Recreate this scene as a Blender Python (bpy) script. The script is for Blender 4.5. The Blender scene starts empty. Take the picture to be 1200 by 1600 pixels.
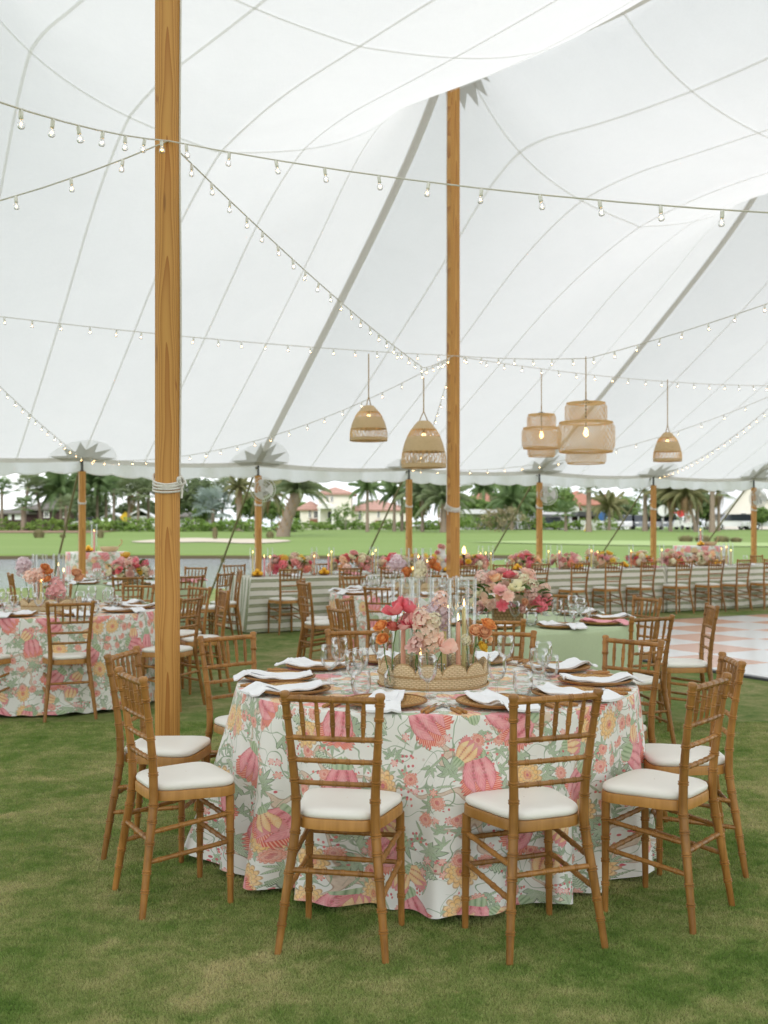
import bpy, bmesh, math, random
import numpy as np
from mathutils import Vector, Matrix, Euler

scene = bpy.context.scene
col = scene.collection
PI = math.pi
R_ = math.radians
rnd = random.Random(7)

# ------------------------------------------------------------------ camera
CAM_H = 1.49
cam_data = bpy.data.cameras.new("camera")
cam = bpy.data.objects.new("camera", cam_data)
col.objects.link(cam)
cam.location = (0, 0, CAM_H)
cam.rotation_euler = (R_(90), 0, 0)
cam_data.sensor_fit = 'HORIZONTAL'
cam_data.sensor_width = 24.0
cam_data.lens = 34.0
cam_data.shift_y = 23.0 / 1200.0
cam_data.clip_start = 0.05
cam_data.clip_end = 6000
cam_data.dof.use_dof = True
cam_data.dof.focus_distance = 4.35
cam_data.dof.aperture_fstop = 3.8
scene.camera = cam

# ------------------------------------------------------------------ sky and sun (bright overcast)
SUN_EL, SUN_ROT = 46.0, 196.0
world = bpy.data.worlds.new("World")
scene.world = world
world.use_nodes = True
wn = world.node_tree
wn.nodes.clear()
w_out = wn.nodes.new("ShaderNodeOutputWorld")
w_bg = wn.nodes.new("ShaderNodeBackground")
w_sky = wn.nodes.new("ShaderNodeTexSky")
w_sky.sky_type = 'NISHITA'
w_sky.sun_disc = False
w_sky.sun_elevation = R_(SUN_EL)
w_sky.sun_rotation = R_(SUN_ROT)
w_sky.air_density = 1.0
w_sky.dust_density = 2.5
w_sky.ozone_density = 1.0
w_bw = wn.nodes.new("ShaderNodeRGBToBW")
w_tint = wn.nodes.new("ShaderNodeMix"); w_tint.data_type = 'RGBA'
w_cloud = wn.nodes.new("ShaderNodeMix"); w_cloud.data_type = 'RGBA'
w_geo = wn.nodes.new("ShaderNodeTexCoord")
w_map = wn.nodes.new("ShaderNodeMapping"); w_map.inputs['Scale'].default_value = (1, 1, 3.0)
w_noise = wn.nodes.new("ShaderNodeTexNoise")
w_noise.inputs['Scale'].default_value = 3.2
w_noise.inputs['Detail'].default_value = 6
w_noise.inputs['Roughness'].default_value = 0.6
w_ramp = wn.nodes.new("ShaderNodeValToRGB")
w_ramp.color_ramp.elements[0].position = 0.30
w_ramp.color_ramp.elements[0].color = (4.3, 4.75, 5.2, 1)
w_ramp.color_ramp.elements[1].position = 0.62
w_ramp.color_ramp.elements[1].color = (6.9, 7.1, 7.2, 1)
wn.links.new(w_geo.outputs['Generated'], w_map.inputs['Vector'])
wn.links.new(w_map.outputs['Vector'], w_noise.inputs['Vector'])
wn.links.new(w_noise.outputs['Fac'], w_ramp.inputs['Fac'])
wn.links.new(w_sky.outputs['Color'], w_bw.inputs['Color'])
w_tint.inputs['Factor'].default_value = 0.55
wn.links.new(w_sky.outputs['Color'], w_tint.inputs['A'])
wn.links.new(w_bw.outputs['Val'], w_tint.inputs['B'])
w_cloud.inputs['Factor'].default_value = 0.72          # a high veil of cloud over the sky texture
wn.links.new(w_tint.outputs['Result'], w_cloud.inputs['A'])
wn.links.new(w_ramp.outputs['Color'], w_cloud.inputs['B'])
wn.links.new(w_cloud.outputs['Result'], w_bg.inputs['Color'])
w_bg.inputs['Strength'].default_value = 0.13
wn.links.new(w_bg.outputs['Background'], w_out.inputs['Surface'])

sun_data = bpy.data.lights.new("sun", 'SUN')
sun_data.energy = 0.6
sun_data.angle = R_(32)
sun_data.color = (1.0, 0.965, 0.91)
sun = bpy.data.objects.new("sun", sun_data)
col.objects.link(sun)
_sd = Vector((math.sin(R_(SUN_ROT)) * math.cos(R_(SUN_EL)), math.cos(R_(SUN_ROT)) * math.cos(R_(SUN_EL)), math.sin(R_(SUN_EL))))
sun.rotation_euler = _sd.to_track_quat('Z', 'Y').to_euler()
sun.location = (0, -5, 30)

scene.view_settings.view_transform = 'Standard'
scene.view_settings.look = 'None'
scene.view_settings.exposure = 1.24
scene.view_settings.gamma = 1.0
scene.view_settings.use_curve_mapping = False
scene.render.engine = 'CYCLES'
scene.cycles.use_denoising = True
scene.cycles.max_bounces = 14
scene.cycles.diffuse_bounces = 5
scene.cycles.glossy_bounces = 4
scene.cycles.transmission_bounces = 8
scene.cycles.transparent_max_bounces = 24
scene.cycles.caustics_reflective = False
scene.cycles.caustics_refractive = False
scene.cycles.sample_clamp_indirect = 6.0

# ------------------------------------------------------------------ helpers
class MB:
    """Collects faces, then links them as one mesh object."""
    def __init__(self):
        self.v = []; self.f = []; self.uv = {}
    def add(self, verts, faces):
        o = len(self.v)
        self.v.extend([tuple(p) for p in verts])
        self.f.extend([tuple(i + o for i in f) for f in faces])
        return o
    def box(self, c, s, rot=0.0, tilt=None):
        x, y, z = s[0] / 2, s[1] / 2, s[2] / 2
        M = Matrix.Rotation(rot, 3, 'Z')
        if tilt is not None: M = tilt.to_matrix() if isinstance(tilt, Euler) else tilt
        vs = [Vector(c) + M @ Vector((a * x, b * y, d * z)) for d in (-1, 1) for a, b in ((-1, -1), (1, -1), (1, 1), (-1, 1))]
        self.add(vs, [(3, 2, 1, 0), (4, 5, 6, 7), (0, 1, 5, 4), (1, 2, 6, 5), (2, 3, 7, 6), (3, 0, 4, 7)])
        return self
    def tube(self, pts, rad, segs=8, cap=True, closed=False, phase=0.0):
        pts = [Vector(p) for p in pts]
        n = len(pts)
        if not hasattr(rad, '__len__'): rad = [rad] * n
        ups = None; rings = []
        for i in range(n):
            if closed: t = pts[(i + 1) % n] - pts[i - 1]
            else: t = pts[min(i + 1, n - 1)] - pts[max(i - 1, 0)]
            if t.length < 1e-9: t = Vector((0, 0, 1))
            t.normalize()
            if ups is None:
                a = Vector((1, 0, 0)) if abs(t.x) < 0.9 else Vector((0, 1, 0))
                ups = (a - t * a.dot(t)).normalized()
            else:
                ups = (ups - t * ups.dot(t))
                ups = ups.normalized() if ups.length > 1e-6 else t.orthogonal().normalized()
            b = t.cross(ups)
            rings.append([pts[i] + (ups * math.cos(phase + 2 * PI * k / segs) + b * math.sin(phase + 2 * PI * k / segs)) * rad[i] for k in range(segs)])
        vs = [p for r in rings for p in r]; fs = []
        m = n if closed else n - 1
        for i in range(m):
            j = (i + 1) % n
            for k in range(segs):
                k2 = (k + 1) % segs
                fs.append((i * segs + k, i * segs + k2, j * segs + k2, j * segs + k))
        if cap and not closed:
            fs.append(tuple(reversed(range(segs)))); fs.append(tuple((n - 1) * segs + k for k in range(segs)))
        self.add(vs, fs)
        return self
    def lathe(self, prof, segs=24, c=(0, 0, 0), cap0=False, cap1=False):
        vs = []; fs = []
        for r, z in prof:
            for k in range(segs):
                a = 2 * PI * k / segs
                vs.append((c[0] + r * math.cos(a), c[1] + r * math.sin(a), c[2] + z))
        for i in range(len(prof) - 1):
            for k in range(segs):
                k2 = (k + 1) % segs
                fs.append((i * segs + k, i * segs + k2, (i + 1) * segs + k2, (i + 1) * segs + k))
        if cap0: fs.append(tuple(reversed(range(segs))))
        if cap1: fs.append(tuple((len(prof) - 1) * segs + k for k in range(segs)))
        self.add(vs, fs)
        return self
    def grid(self, rows):
        """rows: list of equally long lists of points."""
        m = len(rows[0]); vs = [p for r in rows for p in r]; fs = []
        for i in range(len(rows) - 1):
            for k in range(m - 1):
                fs.append((i * m + k, i * m + k + 1, (i + 1) * m + k + 1, (i + 1) * m + k))
        self.add(vs, fs)
        return self
    def ball(self, c, r, segs=12, rings=8, sz=1.0):
        prof = [(max(1e-4, r * math.sin(PI * i / rings)), -r * sz * math.cos(PI * i / rings)) for i in range(rings + 1)]
        return self.lathe(prof, segs, c)
    def xform(self, M):
        self.v = [tuple(M @ Vector(p)) for p in self.v]
        return self
    def merge(self, o):
        self.add(o.v, o.f); return self
    def data(self, name, mat, smooth=True, auto=None):
        me = bpy.data.meshes.new(name)
        me.from_pydata(self.v, [], self.f)
        if mat: me.materials.append(mat)
        if smooth:
            me.polygons.foreach_set('use_smooth', [True] * len(me.polygons))
            if auto is not None:
                me.set_sharp_from_angle(angle=R_(auto))
        me.update()
        return me

def link(name, me, parent=None, loc=None, rot=None, scale=None):
    o = bpy.data.objects.new(name, me)
    col.objects.link(o)
    if parent is not None: o.parent = parent
    if loc is not None: o.location = loc
    if rot is not None: o.rotation_euler = rot
    if scale is not None: o.scale = scale if hasattr(scale, '__len__') else (scale,) * 3
    return o

def part(name, mb, mat, parent, smooth=True, auto=40, label=None, **k):
    o = link(name, mb.data(name, mat, smooth, auto), parent, **k)
    if label: o['label'] = label
    return o

def tag(o, label, cat, group=None):
    o['label'] = label; o['category'] = cat
    if group: o['group'] = group
    return o

def thing(name, label, cat, loc=(0, 0, 0), rotz=0.0, group=None):
    o = bpy.data.objects.new(name, None)
    o.empty_display_size = 0.1
    col.objects.link(o)
    o.location = loc; o.rotation_euler = (0, 0, rotz)
    return tag(o, label, cat, group)

def solo(name, mb, mat, label, cat, group=None, smooth=True, auto=40, **k):
    return tag(part(name, mb, mat, None, smooth, auto, **k), label, cat, group)

def structure(name, mb, mat, smooth=True, auto=40, kind='structure', parent=None):
    o = part(name, mb, mat, parent, smooth, auto)
    if parent is None: o['kind'] = kind
    return o

def copy_tree(o, parent=None):
    c = o.copy()
    col.objects.link(c)
    if parent is not None: c.parent = parent
    for ch in list(o.children):
        copy_tree(ch, c)
    return c

class Proto:
    """First use moves the built thing itself, every later use copies it with its parts."""
    def __init__(self, root): self.root = root; self.used = False
    def place(self, loc, rotz, label, cat=None, group=None, scale=None):
        o = self.root if not self.used else copy_tree(self.root)
        self.used = True
        o.location = loc; o.rotation_euler = (0, 0, rotz)
        if scale is not None: o.scale = (scale,) * 3 if not hasattr(scale, '__len__') else scale
        o['label'] = label
        if cat: o['category'] = cat
        if group: o['group'] = group
        return o

F_PX = 1700.0
def wx(px, d): return (px - 600.0) / F_PX * d
def wz(py, d): return CAM_H - (py - 823.0) / F_PX * d
def wp(px, py, d): return Vector((wx(px, d), d, wz(py, d)))

# ------------------------------------------------------------------ material helpers
class NT:
    def __init__(self, name, rough=0.6, spec=0.5):
        self.mat = bpy.data.materials.new(name)
        self.mat.use_nodes = True
        self.t = self.mat.node_tree
        self.t.nodes.clear()
        self.out = self.t.nodes.new("ShaderNodeOutputMaterial")
        self.b = self.t.nodes.new("ShaderNodeBsdfPrincipled")
        self.b.inputs['Roughness'].default_value = rough
        self.b.inputs['Specular IOR Level'].default_value = spec
        self.t.links.new(self.b.outputs[0], self.out.inputs['Surface'])
    def _set(self, sock, v):
        if isinstance(v, bpy.types.NodeSocket): self.t.links.new(v, sock)
        elif v is not None:
            if hasattr(v, '__len__') and sock.type == 'RGBA' and len(v) == 3: v = (*v, 1)
            sock.default_value = v
    def m(self, op, a, b=None, c=None, clamp=False):
        n = self.t.nodes.new("ShaderNodeMath"); n.operation = op; n.use_clamp = clamp
        for i, v in enumerate((a, b, c)):
            if v is not None: self._set(n.inputs[i], v)
        return n.outputs[0]
    def add(self, a, b): return self.m('ADD', a, b)
    def sub(self, a, b): return self.m('SUBTRACT', a, b)
    def mul(self, a, b): return self.m('MULTIPLY', a, b)
    def div(self, a, b): return self.m('DIVIDE', a, b)
    def gt(self, a, b): return self.m('GREATER_THAN', a, b)
    def lt(self, a, b): return self.m('LESS_THAN', a, b)
    def vm(self, op, a, b=None, scale=None):
        n = self.t.nodes.new("ShaderNodeVectorMath"); n.operation = op
        self._set(n.inputs[0], a)
        if b is not None: self._set(n.inputs[1], b)
        if scale is not None: self._set(n.inputs['Scale'], scale)
        return n.outputs['Value'] if op in ('LENGTH', 'DOT_PRODUCT', 'DISTANCE') else n.outputs['Vector']
    def mix(self, f, a, b, blend='MIX'):
        n = self.t.nodes.new("ShaderNodeMix"); n.data_type = 'RGBA'; n.blend_type = blend
        self._set(n.inputs['Factor'], f)
        self._set(n.inputs[6], a); self._set(n.inputs[7], b)
        return n.outputs[2]
    def noise(self, vec, scale, detail=3, rough=0.55, dist=0.0, dims='3D'):
        n = self.t.nodes.new("ShaderNodeTexNoise"); n.noise_dimensions = dims
        if vec is not None: self._set(n.inputs['Vector'], vec)
        n.inputs['Scale'].default_value = scale; n.inputs['Detail'].default_value = detail
        n.inputs['Roughness'].default_value = rough; n.inputs['Distortion'].default_value = dist
        return n.outputs[0]
    def vor(self, vec, scale, rand=1.0, dims='2D', feature='F1'):
        n = self.t.nodes.new("ShaderNodeTexVoronoi"); n.voronoi_dimensions = dims; n.feature = feature
        self._set(n.inputs['Vector'], vec)
        n.inputs['Scale'].default_value = scale; n.inputs['Randomness'].default_value = rand
        return n
    def wave(self, vec, scale, dist=0, detail=2, kind='BANDS', direction='X', dscale=1.0):
        n = self.t.nodes.new("ShaderNodeTexWave"); n.wave_type = kind
        if kind == 'BANDS': n.bands_direction = direction
        self._set(n.inputs['Vector'], vec)
        n.inputs['Scale'].default_value = scale; n.inputs['Distortion'].default_value = dist
        n.inputs['Detail'].default_value = detail; n.inputs['Detail Scale'].default_value = dscale
        return n.outputs[1]
    def ramp(self, f, stops, interp='LINEAR'):
        n = self.t.nodes.new("ShaderNodeValToRGB")
        n.color_ramp.interpolation = interp
        e = n.color_ramp.elements
        while len(e) < len(stops): e.new(0.5)
        for el, (p, c) in zip(e, stops):
            el.position = p; el.color = (*c, 1) if len(c) == 3 else c
        self._set(n.inputs[0], f)
        return n.outputs[0]
    def coord(self, which='Object'):
        n = self.t.nodes.new("ShaderNodeTexCoord"); return n.outputs[which]
    def geo(self, which='Position'):
        n = self.t.nodes.new("ShaderNodeNewGeometry"); return n.outputs[which]
    def rand(self):
        n = self.t.nodes.new("ShaderNodeObjectInfo"); return n.outputs['Random']
    def mapping(self, vec, scale=(1, 1, 1), loc=(0, 0, 0), rot=(0, 0, 0)):
        n = self.t.nodes.new("ShaderNodeMapping")
        self._set(n.inputs['Vector'], vec)
        n.inputs['Scale'].default_value = scale; n.inputs['Location'].default_value = loc; n.inputs['Rotation'].default_value = rot
        return n.outputs[0]
    def sep(self, vec):
        n = self.t.nodes.new("ShaderNodeSeparateXYZ"); self._set(n.inputs[0], vec); return n.outputs
    def comb(self, x, y, z=0.0):
        n = self.t.nodes.new("ShaderNodeCombineXYZ")
        for i, v in enumerate((x, y, z)): self._set(n.inputs[i], v)
        return n.outputs[0]
    def base(self, c): self._set(self.b.inputs['Base Color'], c); return self
    def bump(self, h, strength=0.3, dist=0.01):
        n = self.t.nodes.new("ShaderNodeBump")
        n.inputs['Strength'].default_value = strength; n.inputs['Distance'].default_value = dist
        self._set(n.inputs['Height'], h)
        self.t.links.new(n.outputs[0], self.b.inputs['Normal'])
        return self

def simple(name, c, rough=0.6, var=0.12, scale=8.0, spec=0.4, bump=0.0, bscale=60.0, objvar=0.0, metallic=0.0):
    n = NT(name, rough, spec)
    f = n.noise(n.coord(), scale, 4)
    dark = tuple(x * (1 - var) for x in c); lite = tuple(min(1, x * (1 + var)) for x in c)
    k = n.mix(f, dark, lite)
    if objvar:
        hs = n.t.nodes.new("ShaderNodeHueSaturation")
        n._set(hs.inputs['Value'], n.add(1 - objvar, n.mul(n.rand(), 2 * objvar)))
        n._set(hs.inputs['Hue'], n.add(0.5 - objvar * .06, n.mul(n.rand(), objvar * .12)))
        n._set(hs.inputs['Color'], k); k = hs.outputs[0]
    n.base(k)
    n.b.inputs['Metallic'].default_value = metallic
    if bump: n.bump(n.noise(n.coord(), bscale, 3), bump, 0.01)
    return n.mat

def leafy(name, c1, c2, scale=1.2, rough=0.6, trans=0.3):
    """Foliage: a mix of two leaf colours by leaf clump, a little light comes through."""
    n = NT(name, rough, 0.25)
    f = n.noise(n.geo(), scale, 3)
    f2 = n.noise(n.geo(), scale * 9, 2)
    k = n.mix(n.m('MULTIPLY_ADD', n.sub(n.add(n.mul(f, .6), n.mul(f2, .4)), .5), 2.6, .5, clamp=True), c1, c2)
    n.base(k)
    tr = n.t.nodes.new("ShaderNodeBsdfTranslucent"); n._set(tr.inputs[0], k)
    mx = n.t.nodes.new("ShaderNodeMixShader"); mx.inputs[0].default_value = trans
    n.t.links.new(n.b.outputs[0], mx.inputs[1]); n.t.links.new(tr.outputs[0], mx.inputs[2])
    n.t.links.new(mx.outputs[0], n.out.inputs['Surface'])
    return n.mat

def petal(name, c1, c2, trans=0.25):
    """Flower petals: paler towards the rim of each bloom's local noise, soft translucency."""
    n = NT(name, 0.6, 0.2)
    f = n.noise(n.coord(), 22, 3)
    hs = n.t.nodes.new("ShaderNodeHueSaturation")
    n._set(hs.inputs['Value'], n.add(.9, n.mul(n.rand(), .2)))
    n._set(hs.inputs['Hue'], n.add(.49, n.mul(n.rand(), .02)))
    n._set(hs.inputs['Color'], n.mix(n.m('MULTIPLY_ADD', n.sub(f, .5), 2.2, .5, clamp=True), c1, c2))
    rim = n.m('MULTIPLY_ADD', n.vm('LENGTH', n.coord()), 24.0, -.12, clamp=True)     # petals are deeper coloured towards their foot
    k = n.mix(rim, n.mix(.35, hs.outputs[0], tuple(x ** 1.6 * .9 for x in c1)), hs.outputs[0])
    n.base(k)
    tr = n.t.nodes.new("ShaderNodeBsdfTranslucent"); n._set(tr.inputs[0], k)
    mx = n.t.nodes.new("ShaderNodeMixShader"); mx.inputs[0].default_value = trans
    n.t.links.new(n.b.outputs[0], mx.inputs[1]); n.t.links.new(tr.outputs[0], mx.inputs[2])
    n.t.links.new(mx.outputs[0], n.out.inputs['Surface'])
    return n.mat

def emissive(name, c, strength):
    n = NT(name)
    n.base(c)
    n._set(n.b.inputs['Emission Color'], c)
    n.b.inputs['Emission Strength'].default_value = strength
    return n.mat

def thin_glass(name, tint=(0.97, 0.985, 0.98), edge=(0.55, 0.58, 0.57), refl=1.0):
    """Thin clear glass: passes light, reflects by angle, greyer where seen edge-on."""
    n = NT(name)
    lw = n.t.nodes.new("ShaderNodeLayerWeight"); lw.inputs[0].default_value = 0.35
    tr = n.t.nodes.new("ShaderNodeBsdfTransparent")
    n._set(tr.inputs[0], n.mix(n.m('POWER', lw.outputs['Facing'], 2.2), tint, edge))
    gl = n.t.nodes.new("ShaderNodeBsdfGlossy"); gl.inputs['Roughness'].default_value = 0.02
    fr = n.t.nodes.new("ShaderNodeFresnel"); fr.inputs[0].default_value = 1.5
    mx = n.t.nodes.new("ShaderNodeMixShader")
    n._set(mx.inputs[0], n.m('MULTIPLY', fr.outputs[0], refl, clamp=True))
    n.t.links.new(tr.outputs[0], mx.inputs[1]); n.t.links.new(gl.outputs[0], mx.inputs[2])
    n.t.links.new(mx.outputs[0], n.out.inputs['Surface'])
    return n.mat
# ------------------------------------------------------------------ materials
def wood(name, dark, lite, rough=0.42, axis='Z', fine=1.0, spec=0.4):
    n = NT(name, rough, spec)
    sc = {'Z': (38 * fine, 38 * fine, 2.2), 'X': (2.2, 38 * fine, 38 * fine)}[axis]
    v = n.mapping(n.coord(), sc)
    f = n.noise(v, 1.0, 4, 0.6, 0.4)
    g = n.noise(n.geo(), 9, 3)
    k = n.mix(n.m('MULTIPLY_ADD', n.sub(n.add(n.mul(f, .6), n.mul(g, .4)), .5), 2.8, .5, clamp=True), dark, lite)
    n._set(n.b.inputs['Roughness'], n.m('MULTIPLY_ADD', g, .30, rough - .14))
    hs = n.t.nodes.new("ShaderNodeHueSaturation")
    n._set(hs.inputs['Value'], n.add(.84, n.mul(n.rand(), .32)))
    n._set(hs.inputs['Color'], k)
    n.base(hs.outputs[0])
    n.bump(f, 0.08, 0.002)
    return n.mat

M = {}
M['chair'] = wood('chair_wood', (0.175, 0.073, 0.014), (0.425, 0.200, 0.050), 0.33)
M['rim'] = wood('seat_rim_wood', (0.31, 0.138, 0.026), (0.48, 0.24, 0.062), 0.4, 'Z')
M['cushion'] = simple('ivory_vinyl', (0.80, 0.775, 0.72), 0.42, 0.03, 5, 0.35, 0.05, 140)

def pine():
    n = NT('pine_pole_wood', 0.45, 0.4)
    o = n.coord()
    s = n.sep(o)
    # rings cut by a flat face: cathedral grain
    wob = n.noise(n.mapping(o, (3, 3, .55)), 1.0, 3, .5)
    px_ = n.add(s[0], n.mul(n.sub(n.noise(n.mapping(o, (0, 0, 1.3)), 1.0, 1), .5), .07))
    d = n.add(n.add(n.mul(n.mul(px_, px_), 420.0), n.mul(s[2], .55)), n.mul(wob, 1.1))
    ring = n.m('FRACT', n.mul(d, 2.3))
    ring = n.m('POWER', ring, 2.0)
    fine = n.noise(n.mapping(o, (160, 160, 5)), 1.0, 3, .6)
    blot = n.noise(n.mapping(o, (16, 16, 2.4)), 1.0, 3, .6, .6)
    k = n.mix(n.m('MULTIPLY', ring, .92), (0.65, 0.345, 0.090), (0.37, 0.125, 0.018))
    k = n.mix(n.m('MULTIPLY', fine, .35), k, (0.36, 0.16, 0.036))
    k = n.mix(n.m('MULTIPLY_ADD', n.sub(blot, .64), 9, 0, clamp=True), k, (0.30, 0.098, 0.016))
    vk = n.vor(n.mapping(o, (9, 9, 1.1)), 1.0, 1.0, '3D')
    k = n.mix(n.m('MULTIPLY', n.m('MULTIPLY_ADD', n.sub(.085, vk.outputs['Distance']), 30, 0, clamp=True), .6), k, (0.16, 0.055, 0.014))
    crack = n.noise(n.mapping(o, (70, 70, .8)), 1.0, 2, .5)
    k = n.mix(n.m('MULTIPLY', n.m('MULTIPLY_ADD', n.sub(crack, .70), 26, 0, clamp=True), .8), k, (0.12, 0.045, 0.012))
    n.base(k)
    n.bump(n.add(fine, n.mul(ring, .4)), 0.12, 0.002)
    return n.mat
M['pine'] = pine()

def rattan(name, dark, lite, us=90, vs=90, rough=0.55, bump=0.8):
    """Woven cane: over-and-under cells in the mesh UV (metres)."""
    n = NT(name, rough, 0.35)
    uv = n.coord('UV'); s = n.sep(uv)
    a = n.mul(s[0], us); b = n.mul(s[1], vs)
    row = n.m('FLOOR', b)
    off = n.mul(n.m('MODULO', row, 2.0), 0.5)
    fa = n.m('ABSOLUTE', n.m('SINE', n.mul(n.add(a, off), PI)))
    fb = n.m('ABSOLUTE', n.m('SINE', n.mul(b, PI)))
    h = n.mul(n.m('POWER', fa, .6), n.m('POWER', fb, .6))
    f = n.noise(n.coord(), 30, 3)
    k = n.mix(f, tuple(.8 * x for x in lite), lite)
    k = n.mix(n.m('POWER', n.sub(1.0, h), 1.6), k, dark)
    n.base(k); n.bump(h, bump, 0.004)
    return n.mat
M['charger'] = rattan('charger_cane', (0.27, 0.125, 0.033), (0.70, 0.42, 0.165), 70, 60)
M['wicker'] = rattan('tray_wicker', (0.46, 0.30, 0.14), (0.84, 0.66, 0.41), 42, 120)
M['seagrass'] = rattan('lamp_seagrass', (0.42, 0.285, 0.14), (0.76, 0.56, 0.32), 50, 60)
M['bamboo_strip'] = simple('lamp_bamboo_strip', (0.74, 0.50, 0.24), 0.5, 0.2, 12)
M['bamboo'] = simple('cutlery_bamboo', (0.38, 0.18, 0.05), 0.4, 0.5, 70, 0.4)
M['steel'] = simple('cutlery_steel', (0.6, 0.6, 0.6), 0.18, 0.05, 8, 0.5, metallic=1.0)
M['goldmesh'] = rattan('gilded_basket', (0.16, 0.095, 0.03), (0.42, 0.29, 0.12), 40, 40)
M['glass'] = thin_glass('clear_glass', (0.985, 0.99, 0.99), (0.70, 0.72, 0.71), .5)
M['hurricane'] = thin_glass('hurricane_glass', (0.99, 0.995, 0.995), (0.66, 0.68, 0.67), .28)
M['rope'] = simple('white_rope', (0.74, 0.72, 0.68), 0.8, 0.2, 90, 0.2, 0.5, 200)
M['strap'] = simple('olive_strap', (0.16, 0.15, 0.07), 0.7, 0.2, 20)
M['napkin'] = simple('white_linen', (0.83, 0.83, 0.85), 0.85, 0.03, 40, 0.2, 0.15, 300)
M['pinknapkin'] = simple('pink_linen', (0.78, 0.36, 0.40), 0.85, 0.25, 30, 0.2)
M['socket'] = simple('socket_plastic', (0.80, 0.79, 0.75), 0.45, 0.05)
M['cable'] = simple('cable_rubber', (0.62, 0.60, 0.54), 0.6, 0.05)
M['bulbglass'] = thin_glass('bulb_glass', (0.985, 0.985, 0.98), (0.72, 0.70, 0.67), .7)
M['filament'] = emissive('lit_filament', (1.0, 0.56, 0.22), 15.0)
M['lampbulb'] = emissive('lit_lamp_bulb', (1.0, 0.60, 0.22), 3.5)
M['flame'] = emissive('candle_flame', (1.0, 0.60, 0.20), 4.0)
M['wick'] = simple('burnt_wick', (0.03, 0.02, 0.02), 0.9)
for nm, c in (('peach', (0.80, 0.37, 0.24)), ('yellow', (0.80, 0.66, 0.27)), ('pink', (0.80, 0.30, 0.34)), ('coral', (0.82, 0.33, 0.18)), ('blush', (0.80, 0.50, 0.44))):
    M['wax_' + nm] = simple('wax_' + nm, c, 0.4, 0.04, 12, 0.4)
M['white_paint'] = simple('white_paint', (0.72, 0.72, 0.70), 0.5, 0.05, 3)
M['dark_metal'] = simple('dark_metal', (0.06, 0.06, 0.06), 0.4, 0.1)

# petals
M['p_shell'] = petal('petal_shell', (0.97, 0.73, 0.58), (0.99, 0.87, 0.75), .42)
M['p_blush'] = petal('petal_blush', (0.90, 0.58, 0.50), (0.95, 0.77, 0.68))
M['p_pink'] = petal('petal_pink', (0.88, 0.42, 0.42), (0.94, 0.63, 0.60))
M['p_hot'] = petal('petal_hot_pink', (0.84, 0.13, 0.18), (0.93, 0.36, 0.38))
M['p_coral'] = petal('petal_coral', (0.84, 0.25, 0.17), (0.90, 0.40, 0.30))
M['p_orange'] = petal('petal_orange', (0.92, 0.42, 0.13), (0.96, 0.58, 0.27), .35)
M['p_peach'] = petal('petal_peach', (0.94, 0.57, 0.32), (0.97, 0.74, 0.52), .35)
M['p_cream'] = petal('petal_cream', (0.86, 0.80, 0.55), (0.90, 0.86, 0.70))
M['p_lilac'] = petal('petal_lilac', (0.80, 0.62, 0.68), (0.90, 0.80, 0.82))
M['p_yellow'] = petal('petal_yellow', (0.85, 0.56, 0.06), (0.90, 0.66, 0.14))
M['leaf'] = leafy('bouquet_leaf', (0.05, 0.11, 0.025), (0.14, 0.22, 0.06), 14)
M['stem'] = simple('green_stem', (0.10, 0.20, 0.04), 0.5, 0.2, 20)
M['fruit'] = simple('citrus_rind', (0.85, 0.45, 0.03), 0.45, 0.15, 20, 0.4, 0.2, 200)

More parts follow.
